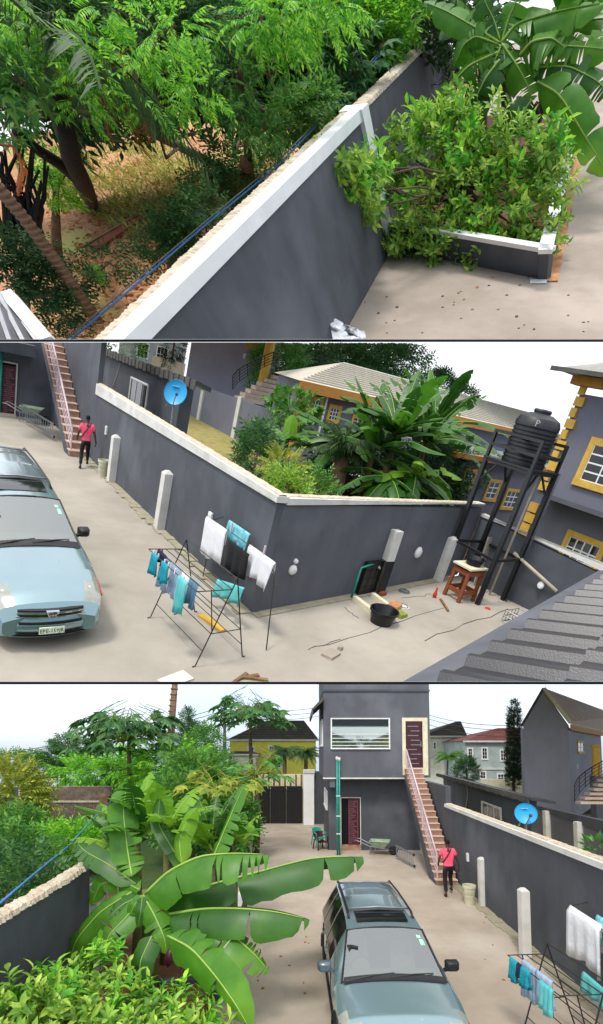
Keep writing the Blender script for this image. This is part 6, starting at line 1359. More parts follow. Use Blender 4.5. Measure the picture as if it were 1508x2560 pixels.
# twin waste pipes
for k, (dx, top) in enumerate(((0, 1898), (.09, 1900))):
    t = thing(T, 'drain_pipe', (ux(838) + dx, YF - .12), 'left of the twin teal waste pipes on the grey house front' if k == 0 else 'right of the twin teal waste pipes on the grey house front', 'pipe', 'twin teal waste pipes')
    x = ux(839) + dx * 1.1; mk(T, M().tube([(x, YF - .14, 0), (x, YF - .14, T.hz((2, YF), top))], .042, 8), 'pipe', MT['teal_pipe'], t, smooth=True)
    for py in (1990, 2040, 2084): mk(T, M().lathe((x, YF - .14, T.hz((2, YF), py)), [(.05, 0), (.05, .04)], 8), 'clip', MT['white_clean'], t)
    mk(T, M().lathe((x, YF - .14, T.hz((2, YF), top)), [(.055, -.02), (.07, .05), (.05, .12), (0, .13)], 8), 'cowl', MT['white'], t)
# stairs
stairs(T, 4.74, 5.48, 16.45, YF - .05, T.hz((5.3, YF), 1921), 19, 'brown tiled stair with white railing climbing to the maroon door in the bottom view')
# chairs
def chair(T, x, y, rz, mt, label, z=0):
    P = Place(T, (x, y, z), rz); r = P.root('plastic_chair', label, 'chair', 'stacked garden chairs')
    P.mk(M().grid([[(u, v, .43 + .02 * (v + .2) - .03 * math.cos(u * 5)) for u in np.linspace(-.23, .23, 5)] for v in np.linspace(-.24, .2, 4)]).box(-.23, .23, -.24, -.2, .37, .42), 'seat', mt, r)
    bk = M().grid([[(u * (1 + .1 * t), .2 + .10 * t - .06 * (u / .23) ** 2, .45 + .40 * t - .05 * (u / .23) ** 2 * t) for u in np.linspace(-.23, .23, 7)] for t in np.linspace(0, 1, 4)])
    P.mk(bk, 'backrest', mt, r, smooth=True)
    for sx in (-1, 1):
        P.mk(M().tube([(sx * .25, .22, .66), (sx * .28, 0, .66), (sx * .27, -.22, .62)], .025, 6), 'armrest', mt, r, smooth=True)
        P.mk(M().beam((sx * .27, -.23, .0), (sx * .26, -.2, .62), .05, .035), 'leg', mt, r); P.mk(M().beam((sx * .26, .28, .0), (sx * .24, .19, .5), .05, .035), 'leg', mt, r)
    return r
p = T.g(800, 2128); chair(T, p[0] + .05, p[1] + .3, .5, 'maroon', 'maroon plastic garden chair beside the teal waste pipes')
chair(T, p[0] - .03, p[1] + .45, .5, 'teal_plastic', 'green plastic garden chair stacked on the maroon one', .16)
p = T.g(948, 2136); wheelbarrow(T, (p[0] + .02, p[1] - .1, .02), -.25, 'pale green wheelbarrow standing against the grey house in the bottom view', 1.0)
A = T.at(984, 2110, 20.9); B = T.g(1046, 2176); ladder(T, (A[0], 20.4, .16), (B[0] - .1, B[1] + .2, .12), (.0, .1, .42), 'aluminium ladder lying on its side beside the stair in the bottom view')
# ---- gate, gate pillar, wall past the gate
yg = 30.0; gx = lambda px: T.at(px, 2000, yg)[0]; gz = lambda py: T.hz((0, yg), py)
g = thing(T, 'metal_gate', (gx(700), yg), 'black metal yard gate with hammered panels', 'gate')
for a, b, m_ in ((640, 676, 'black_metal'), (677, 716, 'black_metal'), (717, 757, 'black_metal')):
    mk(T, M().box(gx(a), gx(b) - .02, yg, yg + .06, .05, gz(1966)), 'panel', MT[m_], g)
    for k in range(6): x = gx(a) + (gx(b) - gx(a)) * k / 6; mk(T, M().box(x, x + .04, yg - .03, yg, .05, gz(1968)), 'rib', MT['black_plastic'], g)
mk(T, M().box(gx(640), gx(757), yg - .05, yg, gz(1976), gz(1973)), 'rail', MT['car_trim'], g)
mk(T, M().box(gx(560), gx(759), yg + .2, yg + .5, 0, gz(1936)), 'perimeter_wall', MT['cream'], None, 'pale plastered wall behind the black gate', 'wall')
cs = thing(T, 'cane_screen', (gx(680), yg), 'pale cane screen above the black gate', 'screen')
for k in range(34):
    x = gx(600) + (gx(757) - gx(600)) * k / 34
    mk(T, M().box(x, x + .09, yg + .12, yg + .19, gz(1965), gz(1940) + rg.uniform(-.1, .15)), 'cane', MT['wood' if k % 3 == 0 else 'cream'], cs)
q = thing(T, 'gate_pillar', (gx(771), yg - .4), 'broad white gate pillar with flat cap', 'pillar')
mk(T, M().box(gx(759), gx(785), yg - .5, yg + .3, 0, gz(1932)), 'shaft', MT['white_clean'], q)
mk(T, M().box(gx(758), gx(787), yg - .55, yg + .35, gz(1932), gz(1924)), 'cap', MT['white'], q)
mk(T, M().box(gx(786), gx(830), yg - .2, yg + .1, 0, gz(1928)), 'perimeter_wall', MT['wall_gray'], None, 'dark grey wall stub between white gate pillar and grey house', 'wall')
# ---- right boundary wall with coping
XW = 5.56
bw = thing(T, 'boundary_wall', (XW, 12), 'dark grey boundary wall with white coping beside the minivan in the bottom view', 'wall', 'grey boundary walls')
mk(T, M().box(XW, XW + .2, 5.5, 17.9, 0, 2.56), 'panel', MT['wall_gray'], bw)
mk(T, M().box(XW, XW + .2, 17.9, 21.1, 0, 3.35), 'panel', MT['wall_gray'], bw)
mk(T, M().box(XW - .05, XW + .26, 5.5, 17.95, 2.56, 2.68), 'coping', MT['white'], bw)
ragged(T, bw, (XW + .12, 5.5), (XW + .12, 17.9), 2.68, 2.68, .2, 150, rg, .025, .03)
kb = M()
for k in range(40):
    y = 6 + k * .3; kb.box(XW - .25 - rg.uniform(0, .14), XW, y, y + .3, .0, .03 + rg.uniform(0, .03))
mk(T, kb, 'wall_footing', MT['stain'], None, 'rough stained concrete footing along the grey wall in the bottom view', 'footing')
for (bx, by, ty, lab) in ((1210, 2268, 2144, 'white wall pillar next to the bucket in the bottom view'), (1318, 2398, 2222, 'white wall pillar nearest the clothes airer in the bottom view')):
    p = T.g(bx, by); pillar(T, p[0], p[1] + .08, .2, .2, T.hz(p, ty) - .06, lab, 'white pillars along the grey wall, bottom view')
p = T.g(1174, 2262); bucket(T, (p[0], p[1], .02), .19, .58, 'tall whitish paint bucket at the foot of the stair in the bottom view')
p = T.g(1121, 2243); person(T, (p[0] + .08, p[1] + .2, .02), -.06, 'person in pink shirt and black trousers walking to the stair in the bottom view', 1.0)
c = T.atx(1171, 2143, XW); socket(T, c, (-1, 0), .14, .26, 'white outlet box on the grey wall right of the person, bottom view')
# ---- clothes airer
A_ = np.array([3.72, 8.05]); B_ = A_ + (.16, -1.3); D_ = A_ + (.95, .1); C_ = B_ + (.95, .1)
ar, w1, w2, t1, t2 = airer(T, A_, B_, C_, D_, 1.45, (-.62, .0, -.02), 'black wire clothes airer loaded with washing at the edge of the bottom view')
wd = lambda k: w1 + (w2 - w1) * k
cloth(T, wd(.10), wd(.26), .30, 'cloth_teal', 'teal child shirt pinned at the outer end of the airer, bottom view', taper=.1)
cloth(T, wd(.27), wd(.34), .16, 'cloth_navy', 'small navy patterned garment between two teal ones, bottom view')
cloth(T, wd(.36), wd(.50), .26, 'cloth_teal', 'second teal child garment on the airer, bottom view')
wi = lambda k: wd(k) + np.array([.16, 0, 0])
cloth(T, wi(.18), wi(.42), .50, 'cloth_blue', 'pale blue cloth hanging low from the airer, bottom view')
cloth(T, wi(.46), wi(.72), .42, 'cloth_blue', 'second pale blue cloth hanging low from the airer, bottom view')
cloth(T, wd(.70), wd(.92), .36, 'cloth_aqua', 'pale aqua garment near the middle of the airer, bottom view')
# second line along the wall
l0 = np.array([XW - .45, 9.05, 1.75]); l1 = np.array([XW - .45, 6.4, 1.65])
mk(T, M().tube([l0 + (.45, .1, .05), l0, l1], .008, 4), 'clothes_line', MT['wire'], None, 'thin clothes line along the grey wall in the bottom view', 'clothes line')
ln = lambda k: l0 + (l1 - l0) * k
cloth(T, ln(.03), ln(.38), .80, 'cloth_white', 'large white towel on the line by the wall, bottom view', back=.5)
cloth(T, ln(.30) + (.1, 0, .12), ln(.62) + (.1, 0, .1), .42, 'cloth_stripe', 'teal striped towel on the line by the wall, bottom view')
cloth(T, ln(.42), ln(.75), .7, 'cloth_black', 'black garment on the line by the wall, bottom view')
cloth(T, ln(.30) + (-.3, -.2, -.75), ln(.62) + (-.3, -.1, -.75), .26, 'cloth_aqua', 'turquoise cloth hanging low behind the airer, bottom view')
socket(T, T.atx(1438, 2340, XW), (-1, 0), .16, .24, 'white outlet box above the white towel, bottom view')
# ---- the minivan
car(T, (1.47, 6.36, .02), .012, 'pale blue minivan parked nose first, seen from bonnet to roof rack in the bottom view', (1, .97, 1))
# ---- outbuilding, dish, neighbours
o = thing(T, 'outbuilding', (7.6, 18), 'low dark grey outbuilding with thin sloping roof behind the wall, bottom view', 'outbuilding', 'the one low outbuilding, seen twice')
Aq = np.array([9.5, 31.0]); Bq = np.array([8.05, 16.3])
mk(T, M().wall(Aq, Bq, 0, 3.1, 3.1, .2, 1), 'wall', MT['wall_gray'], o)
dd = unit(Bq - Aq)
rA = Aq - dd * .5; rB = Bq + dd * .9; nn = np.array([-dd[1], dd[0]])
if nn[0] > 0: nn = -nn
mk(T, M().hexa([(*(rA + nn * .35), 3.08), (*(rB + nn * .35), 3.08), (*(rB - nn * .45), 2.95), (*(rA - nn * .45), 2.95), (*(rA + nn * .35), 3.17), (*(rB + nn * .35), 3.17), (*(rB - nn * .45), 3.05), (*(rA - nn * .45), 3.05)]), 'roof', MT['roof_black'], o)
fas = M()
for k in range(34):
    p = rA + (rB - rA) * k / 34 + nn * .36; q_ = rA + (rB - rA) * (k + .8) / 34 + nn * .36; fas.beam((*p, 3.06 + .02 * (k % 2)), (*q_, 3.06 + .02 * (k % 2)), .03, .2)
mk(T, fas, 'fascia', MT['roof_dark'], o)
fo = frame((*Bq, 0), Aq - Bq, (-1, 0)); pw = lambda px, py: T.onwall(Aq, Bq, px, py)
uu = lambda p: float(np.linalg.norm(p[:2] - Bq))
a, b = pw(1254, 2050), pw(1208, 2050)
window(T, o, fo, uu(a), uu(b), 1.2, pw(1230, 2014)[2], 'white_clean', 3, 1, .06, glass='glass_dark')
mk(T, M().tube([pw(1170, 1960) + (-.05, 0, 0), pw(1172, 1990) + (-.06, 0, 0), pw(1165, 2030) + (-.05, 0, 0)], .02, 5), 'cable', MT['white'], o)
c = T.at(1315, 2034, 13.6); dish(T, c, .30, (-.38, -1, .28), (c[0] + .05, c[1] + .15, 0), 'round blue satellite dish on a mast behind the grey wall, bottom view')
# neighbour fence with white posts
f0, f1 = T.g(1325, 2070), T.g(1545, 2178)
fw = thing(T, 'boundary_wall', (f0[0], f0[1]), 'lower grey wall with white posts beyond the satellite dish, bottom view', 'wall', 'grey boundary walls')
zf0, zf1 = T.hz(f0, 2012), T.hz(f1, 2062)
mk(T, M().wall(f0, f1, 0, zf0, zf1, .2, -1), 'panel', MT['wall_gray_n'], fw)
mk(T, M().wall(f0 + (0, -.02, 0), f1 + (0, -.02, 0), zf0, zf0 + .1, zf1 + .1, .26, -1), 'coping', MT['wall_gray'], fw)
for px in (1383, 1464):
    p = T.onwall(f0, f1, px, 2060); mk(T, M().box(p[0] - .5, p[0] - .2, p[1] - .2, p[1] + .1, 0, zf0 + .12), 'post', MT['white'], fw)
# gabled neighbour house
gy = 31.0; G = thing(T, 'house', (T.at(1360, 1900, gy)[0], gy), 'tall grey gabled house with yellow trimmed small window', 'house', 'neighbouring houses, bottom view')
Lp, Ap, Rp = T.at(1308, 1812, gy), T.at(1357, 1722, gy), T.at(1421, 1812, gy)
gp = [(Lp[0], gy, 0), (Rp[0], gy, 0), (Rp[0], gy, Rp[2]), (Ap[0], gy, Ap[2]), (Lp[0], gy, Lp[2])]
sd = np.array([2.6, -3.2, 0])          # right flank comes towards the viewer
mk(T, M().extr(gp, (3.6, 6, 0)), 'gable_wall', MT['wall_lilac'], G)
fl0 = np.array([Rp[0], gy, 0]); fl1 = T.at(1503, 1850, 45) * np.array([1, 1, 0])
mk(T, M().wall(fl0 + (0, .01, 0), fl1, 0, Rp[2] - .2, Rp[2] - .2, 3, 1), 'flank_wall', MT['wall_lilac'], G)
e0, e1 = T.at(1424, 1808, gy - .1), T.at(1530, 1833, 48); rdg1 = T.at(1545, 1790, 48)
roof = M().hexa([e0 + (0, -.1, -.05), e1 + (0, -.1, -.05), rdg1 + (0, 0, -.05), np.array(Ap) + (0, -.1, -.05), e0 + (0, -.1, .06), e1 + (0, -.1, .06), rdg1 + (0, 0, .06), np.array(Ap) + (0, -.1, .06)])
rf = mk(T, roof, 'roof', MT['roof_pink'], G)
for k in range(1, 12):
    t_ = k / 12; pa = e0 + (np.array(Ap) - e0) * t_; pb = e1 + (rdg1 - e1) * t_; mk(T, M().beam(pa + (0, -.1, .07), pb + (0, -.1, .07), .06, .05), 'tile_course', MT['roof_pink'], rf)
mk(T, M().beam(e0 + (0, -.14, .02), np.array(Ap) + (0, -.14, .02), .1, .24), 'verge', MT['cream'], G)
mk(T, M().beam(np.array(Lp) + (-.15, -.05, -.1), np.array(Ap) + (0, -.1, .03), .1, .14), 'verge', MT['wall_gray'], G)
mk(T, M().beam(e0 + (0, -.16, -.28), e1 + (0, -.16, -.28), .1, .40), 'fascia', MT['orange_trim'], G)
ff = frame((*fl0[:2], 0), fl1 - fl0, (0, -1)); pf = lambda px, py: T.onwall(fl0, fl1, px, py); uf = lambda p: float(np.linalg.norm(p[:2] - fl0[:2]))
window(T, G, ff, uf(pf(1444, 1868)), uf(pf(1459, 1868)), pf(1450, 1879)[2], pf(1450, 1857)[2], 'yellow_trim', 2, 2, .16, glass='glass_dark')
socket(T, pf(1443, 1916), (0, -1), .12, .3, 'white meter box on the gabled grey house, bottom view')
# yellow column, spiral railing and steps at the right edge
cy = 30.0; c0 = T.at(1493, 1950, cy); yc = thing(T, 'porch_column', (c0[0], cy), 'yellow round porch column right of the gabled house, bottom view', 'column')
mk(T, M().lathe((c0[0], cy, T.hz(c0, 1940)), [(.24, 0), (.24, T.hz(c0, 1868) - T.hz(c0, 1940)), (.3, T.hz(c0, 1868) - T.hz(c0, 1940) + .03), (.3, T.hz(c0, 1862) - T.hz(c0, 1940))], 14), 'shaft', MT['yellow_trim'], yc, smooth=40)
mk(T, M().box(c0[0] - .3, c0[0] + .3, cy - .3, cy + .3, 0, T.hz(c0, 1940)), 'plinth', MT['wall_gray_n'], yc)
sp = thing(T, 'curved_stair', (T.at(1470, 2000, 25.5)[0], 25.5), 'curved stair with black railing at the right edge, bottom view', 'staircase')
for k in range(7):
    a, b = T.at(1452 + k * 11, 2004 - k * 11, 25.5 + .15 * k), T.at(1508 + k * 6, 1998 - k * 11, 25.5 + .15 * k)
    mk(T, M().box(a[0], b[0] + .5, a[1], a[1] + .5, a[2] - .14, a[2]), 'step', MT['tile_nose'], sp)
def arcp(k, lift): return T.at(1437 + 75 * k ** 1.2, 2004 - 72 * k ** .75 - lift * (1 - .25 * k), 25.2 + .8 * k)
for lift in (0, 11, 22, 33, 42): mk(T, M().tube([arcp(k, lift) for k in np.linspace(0, 1.15, 9)], .018 if lift < 40 else .03, 5), 'rail', MT['black_metal'], sp)
for k in np.linspace(0, 1.05, 6): mk(T, M().tube([arcp(k, -2), arcp(k, 42)], .025, 5), 'baluster', MT['black_metal'], sp)
# ---- far houses
def farhouse(T, y, x0, x1, ye, yb, roofpts, wallm, roofm, label, wins, trim='white_clean', depth=6, group='distant houses, bottom view', eave=.35, floor=None):
    a, b = T.at(x0, ye, y), T.at(x1, ye, y); r = thing(T, 'house', ((a[0] + b[0]) / 2, y), label, 'house', group)
    zb = min(0, T.at(x0, yb, y)[2]) if yb else 0
    mk(T, M().box(a[0], b[0], y, y + depth, zb, a[2]), 'wall', MT[wallm], r)
    R = [T.at(px, py, y + (depth * .5 if k else -eave)) for px, py, k in roofpts]
    E0, E1 = a + (-eave, -eave, 0), b + (eave, -eave, 0); B0, B1 = a + (-eave, depth + eave, 0), b + (eave, depth + eave, 0)
    r0, r1 = R[0], R[-1]
    rf = mk(T, M().add([E0, E1, B1, B0, r0, r1], [(0, 1, 5, 4), (1, 2, 5), (2, 3, 4, 5), (3, 0, 4), (3, 2, 1, 0)]), 'roof', MT[roofm], r)
    for k in range(1, 8):
        t_ = k / 8; mk(T, M().beam(E0 + (r0 - E0) * t_ + (0, -.03, .02), E1 + (r1 - E1) * t_ + (0, -.03, .02), .05, .05), 'tile_course', MT[roofm], rf)
    mk(T, M().box(E0[0], E1[0], y - eave - .05, y - eave, a[2] - .18, a[2] + .02), 'fascia', MT['white'], r)
    if floor: z = T.at(x0, floor, y)[2]; mk(T, M().box(a[0] - .06, b[0] + .06, y - .1, y, z - .1, z + .1), 'string_course', MT['white'], r)
    fr_ = frame((a[0], y, 0), (1, 0), (0, -1))
    for (wx0, wx1, wy0, wy1, c_, rr) in wins:
        window(T, r, fr_, T.at(wx0, wy0, y)[0] - a[0], T.at(wx1, wy0, y)[0] - a[0], T.at(wx0, wy1, y)[2], T.at(wx0, wy0, y)[2], trim, c_, rr, .14, glass='glass_dark')
    return r
farhouse(T, 62, 1060, 1160, 1840, 1960, [(1143, 1803, 1), (1152, 1803, 1)], 'house_cream', 'roof_dark', 'distant cream house with dark hipped roof beside the stairs', [(1085, 1089, 1857, 1872, 1, 2), (1127, 1139, 1860, 1876, 2, 2)], depth=12, floor=1893)
farhouse(T, 54, 1163, 1330, 1852, 1960, [(1245, 1820, 1), (1300, 1820, 1)], 'house_green', 'roof_red', 'distant pale grey house with red-brown roof behind the cypress', [(1171, 1180, 1872, 1894, 2, 3), (1206, 1217, 1871, 1897, 2, 3), (1252, 1269, 1876, 1901, 3, 3), (1202, 1213, 1930, 1946, 2, 2), (1245, 1266, 1936, 1950, 3, 2)], depth=10, floor=1922)
mk(T, M().box(T.at(1205, 1950, 50)[0], T.at(1420, 1950, 50)[0], 50, 50.4, 0, T.at(1230, 1948, 50)[2]), 'perimeter_wall', MT['cream'], None, 'pale orange perimeter wall below the distant houses', 'wall')
farhouse(T, 58, 575, 790, 1849, 1960, [(668, 1801, 1), (760, 1801, 1)], 'yellow_wall', 'roof_dark', 'yellow two-storey house with grey hipped roof past the gate', [(674, 683, 1866, 1874, 2, 2), (622, 634, 1868, 1884, 2, 2), (690, 702, 1910, 1918, 2, 2)], depth=12, floor=1890)
farhouse(T, 55, 572, 640, 1885, 1960, [(590, 1878, 1), (625, 1878, 1)], 'house_cream', 'roof_dark', 'low cream annex in front of the yellow house', [(575, 580, 1890, 1898, 1, 2)], depth=5)
# houses behind the lens, mirrored in the upper window
def backhouse(x, y, w, hh, rh, label):
    r = thing(T, 'house', (x, y), label, 'house', 'houses mirrored in the upper window')
    mk(T, M().box(x - w, x + w, y - 8, y, 0, hh), 'wall', MT['house_cream'], r)
    mk(T, M().add([(x - w - .4, y + .4, hh), (x + w + .4, y + .4, hh), (x + w + .4, y - 8.4, hh), (x - w - .4, y - 8.4, hh), (x - w * .25, y - 4, hh + rh), (x + w * .25, y - 4, hh + rh)], [(0, 1, 5, 4), (1, 2, 5), (2, 3, 4, 5), (3, 0, 4), (3, 2, 1, 0)]), 'roof', MT['roof_dark'], r)
backhouse(3.0, -42, 7, 6.0, 2.6, 'house with grey roof mirrored in the upper window, left'); backhouse(19, -46, 6, 6.0, 2.2, 'house with grey roof mirrored in the upper window, right')
mk(T, M().box(-4, 12, -3.2, -3.0, 7.05, 8.2), 'eave_board', MT['wall_gray_n'], thing(T, 'house', (4, -3.1, 7), 'dark eave of the house behind the viewpoint, mirrored in the upper window', 'house'))
for k_ in range(7): plant(T, 'garden_tree', ['first', 'second', 'third', 'fourth', 'fifth', 'sixth', 'seventh'][k_] + ' garden tree from the left mirrored in the upper window', 'tree', [((-6 + k_ * 4.2, -36, 4.6), (2.6, 1.5, 1.6), 160)], SPRIG, .9, ['leaf_mid', 'leaf_dark', 'leaf_yellow'][k_ % 3], [((-6 + k_ * 4.2, -36, 0), .2), ((-6 + k_ * 4.2, -36, 2), .15), ((-6 + k_ * 4.2, -36, 4), .1)], group='garden trees mirrored in the upper window')
# ---- block wall on the left
by = 26.0; A = T.at(92, 2000, by); B = T.at(276, 2000, by)
bk = thing(T, 'block_wall', (A[0], by), 'unplastered block wall with mortar courses behind the bushes', 'wall')
zt_, zm = T.at(100, 1966, by)[2], T.at(100, 2006, by)[2]; z0 = .3
mk(T, M().box(A[0], B[0], by + .04, by + .2, 0, zt_), 'core', MT['mortar'], bk)
nr = 6; hgt = (zm - z0) / nr; bl = .42
for r_ in range(nr):
    x = A[0] - (bl / 2 if r_ % 2 else 0)
    while x < B[0]:
        a, b = max(A[0], x + .02), min(B[0], x + bl - .02)
        if b - a > .08: mk(T, M().box(a, b, by + rg.uniform(-.01, .012), by + .05, z0 + r_ * hgt + .02, z0 + (r_ + 1) * hgt - .02), 'block', MT['block'], bk)
        x += bl
mk(T, M().box(A[0], B[0], by - .02, by + .05, zm + .12, zt_), 'plaster_band', MT['block'], bk)
mk(T, M().box(A[0], B[0], by - .05, by + .05, zm, zm + .11), 'ring_beam', MT['mortar'], bk)
mk(T, M().box(B[0] - .45, B[0], by - .35, by + .3, 0, T.at(270, 1990, by)[2]), 'corner_pier', MT['wood'], bk)
# ---- left boundary wall (rough mortar top) and planter
lw = thing(T, 'boundary_wall', (-7, 13), 'grey boundary wall with rough mortar top beside the banana plant, bottom view', 'wall', 'grey boundary walls')
pA, pB = np.array([-4.2, 4.2, 0]), np.array([-4.25, 9.42, 0]); zA, zB = 2.28, 2.44
mk(T, M().wall(pA, pB, 0, zA, zB, .2, 1), 'panel', MT['wall_gray'], lw)
ragged(T, lw, pA + (-.1, 0, 0), pB + (-.1, 0, 0), zA, zB, .24, 110, rg, .05, .05)
mk(T, M().box(-4.3, -4.0, 9.45, 9.75, 0, T.hz((-4.1, 9.5), 2212)), 'end_post', MT['white'], lw)
mk(T, M().tube([T.at(-20, 2275, 7), T.at(80, 2190, 9), T.at(168, 2118, 13.5), T.at(230, 2050, 17), T.at(280, 2000, 20)], .022, 6), 'cable', MT['cable_blue'], None, 'blue cable running above the left wall in the bottom view', 'cable', smooth=True)
# planter
pl = thing(T, 'planter', (-2.2, 10), 'white-edged raised planter at the edge of the yard, bottom view', 'planter')
q0, q1 = T.g(556, 2490), T.g(612, 2270)
mk(T, M().wall(q0, q1, 0, .42, .42, .16, 1), 'side_wall', MT['wall_gray'], pl); mk(T, M().wall(q0 + (0.01, 0, 0), q1 + (0.01, 0, 0), .42, .48, .48, .2, 1), 'coping', MT['white'], pl)
mk(T, M().box(-6.5, q0[0] - .12, 6.2, 14.4, 0, .36), 'soil', MT['soil'], pl)
mk(T, M().wall(q0 + (-.0, -.2, 0), q0 + (-3.6, -.6, 0), 0, .42, .42, .16, -1), 'front_wall', MT['wall_gray'], pl)
# ---- trees and bushes, far to near
at = T.at
def tree(px, pyb, y, clumps, *a, **k): pass
# umbrella trees
plant(T, 'umbrella_tree', 'dark spreading tree with layered crown left of the block wall', 'tree', [(at(150, 1895, 40), (2.4, 2, .5), 420), (at(190, 1868, 40), (2.0, 2, .45), 380), (at(120, 1920, 40), (1.8, 2, .5), 300), (at(205, 1905, 40), (1.5, 2, .5), 260), (at(165, 1855, 40), (1.0, 1, .35), 140)], SPRIG, .55, 'leaf_dark', [(at(160, 1990, 40) * (1, 1, 0), .3), (at(158, 1950, 40), .25), (at(155, 1910, 40), .15)], dirb=(0, 0, -.1))
plant(T, 'pole_tree', 'low dark bush near the power pole', 'tree', [(at(85, 1920, 38), (1.4, 1.2, 1.2), 300), (at(30, 1905, 38), (1.6, 1.2, .8), 260)], SPRIG, .5, 'leaf_mid', [(at(85, 2010, 38) * (1, 1, 0), .15), (at(85, 1960, 38), .1), (at(85, 1930, 38), .07)])
# papaya trees
def papaya(px, y, pytop, pybase, R, n, label, lm='leaf_papaya', rise=.12, flat=.75, size=1.0, rng=rg):
    b = at(px, pybase, y); tp = at(px, pytop, y); t = thing(T, 'papaya_tree', (b[0], y, max(0, b[2])), label, 'papaya tree', 'papaya trees')
    b[2] = 0
    mk(T, M().tube([b, (b + tp) / 2 + (.08, 0, 0), tp], [.17, .14, .09], 8), 'trunk', MT['trunk'], t, smooth=True)
    m = M(); P = []; D = []; st = M()
    for i in range(n):
        az = i * 2.399; e = rng.uniform(-.45, 1.15); L = R * rng.uniform(.4, 1.0)
        d = np.array([math.cos(az) * math.cos(e), math.sin(az) * math.cos(e), math.sin(e) * flat + rise]); q = tp + d * L + np.array([0, 0, -.12 * L * L / R])
        st.tube([tp - (0, 0, .05), tp + d * L * .5 + (0, 0, .05 * L), q], [.022, .018, .012], 4); P.append(q); D.append(d * (1, 1, 0) + np.array([0, 0, -.3]))
    scatter(m, PALMATE, np.array(P) , np.array(D), np.array(size * rng.uniform(.8, 1.2, n)), rng=rng, tilt=.3)
    mk(T, st, 'petioles', MT['leaf_yellow'], t); mk(T, m, 'crown', MT[lm], t, leafy=True)
    return t
papaya(625, 30, 1790, 2010, 2.3, 80, 'tall papaya tree with open crown in front of the yellow house', size=1.15)
papaya(322, 24, 1850, 2050, 2.5, 95, 'broad papaya tree left of the bare palm trunk', lm='leaf_dark', rise=.2, size=1.2)
papaya(640, 21, 1935, 2090, 1.5, 30, 'lower papaya tree just left of the black gate', lm='leaf_mid', size=.8)
papaya(540, 17, 1975, 2150, 1.4, 26, 'young papaya with yellowing leaves behind the bananas', lm='leaf_yellow', size=.7)
tp_ = thing(T, 'bare_palm', at(425, 2000, 26) * (1, 1, 0), 'bare brown palm trunk rising out of the bottom view', 'palm trunk')
mk(T, M().tube([at(424, 2040, 26) * (1, 1, 0), at(424, 1900, 26), at(430, 1800, 26), at(439, 1690, 26)], [.22, .22, .19, .16], 9), 'trunk', MT['trunk_palm'], tp_, smooth=True)
for k in range(14): p = at(424 + 15 * max(0, (k - 4) / 10), 1890 - k * 14, 26); mk(T, M().lathe(p, [(.20, -.04), (.22, 0), (.19, .04)], 9), 'leaf_scar', MT['trunk_palm'], tp_)
plant(T, 'conifer_tree', 'dark pointed conifer right of the palm trunk', 'tree', [(at(468, 1835, 45), (.9, .8, 1.6), 260), (at(470, 1805, 45), (.5, .5, 1.3), 160), (at(490, 1850, 45), (1.6, 1, 1.3), 260)], SPRIG, .55, 'leaf_dark', [(at(470, 1990, 45) * (1, 1, 0), .2), (at(470, 1900, 45), .15), (at(470, 1840, 45), .1)])
plant(T, 'leafy_tree', 'round green tree left of the papaya in front of the yellow house', 'tree', [(at(515, 1858, 36), (1.5, 1.3, 1.1), 300), (at(490, 1885, 36), (1.4, 1.2, 1.2), 300), (at(535, 1905, 34), (1.2, 1.0, .7), 200)], SPRIG, .55, 'leaf_mid', [(at(535, 2020, 36) * (1, 1, 0), .2), (at(535, 1930, 36), .16), (at(535, 1880, 36), .1)])
for px, py, lab in ((712, 1885, 'left'), (765, 1890, 'right')):
    b = at(px, py + 40, 46); tp = at(px, py - 8, 46); t = thing(T, 'palm_tree', b * (1, 1, 0), 'bushy dark palm in front of the yellow house, the %s one of two' % lab, 'palm tree', 'two dark palms by the yellow house')
    m = M(); az = rg.uniform(0, 6.28, 40); scatter(m, FROND, np.repeat(tp[None], 40, 0), np.stack([np.cos(az), np.sin(az), rg.uniform(-.2, 1.2, 40)], 1), rg.uniform(1.1, 1.6, 40), rng=rg, tilt=.15)
    mk(T, m, 'crown', MT['leaf_deep'], t, leafy=True); mk(T, M().tube([b * (1, 1, 0), b, tp], [.25, .2, .18], 7), 'trunk', MT['trunk'], t)
# cypress and clipped tree
cb = at(1284, 1955, 44); ct = at(1286, 1768, 44)
cl = [(cb + (ct - cb) * k, (.62 * (1 - .7 * abs(k - .35) ** 1.4), .6, .75), int(260 * (1.05 - .6 * k))) for k in np.linspace(.03, .97, 11)]
plant(T, 'cypress_tree', 'tall narrow dark cypress between the far houses and the gabled house', 'tree', cl, SPRIG, .38, 'leaf_cypress', [(cb * (1, 1, 0), .2), (cb, .15), (ct, .05)], limbs=False, dirb=(0, 0, .8))
plant(T, 'round_tree', 'dense rounded tree behind the outbuilding roof, bottom view', 'tree', [(at(1167, 1930, 36), (.95, .8, .75), 420), (at(1167, 1910, 36), (.55, .5, .5), 200)], SPRIG, .34, 'leaf_dark', [(at(1167, 1990, 36) * (1, 1, 0), .1), (at(1167, 1950, 36), .08), (at(1167, 1925, 36), .05)])
b = at(1118, 1945, 40); tp = at(1120, 1890, 40); t = thing(T, 'palm_tree', b * (1, 1, 0), 'small feathery palm beside the distant cream house', 'palm tree')
m = M(); az = rg.uniform(0, 6.28, 24); scatter(m, FROND, np.repeat(tp[None], 24, 0), np.stack([np.cos(az), np.sin(az), rg.uniform(-.1, .9, 24)], 1), rg.uniform(.9, 1.3, 24), rng=rg, tilt=.15); mk(T, m, 'crown', MT['leaf_mid'], t, leafy=True); mk(T, M().tube([b * (1, 1, 0), b, tp], .08, 6), 'trunk', MT['trunk'], t)
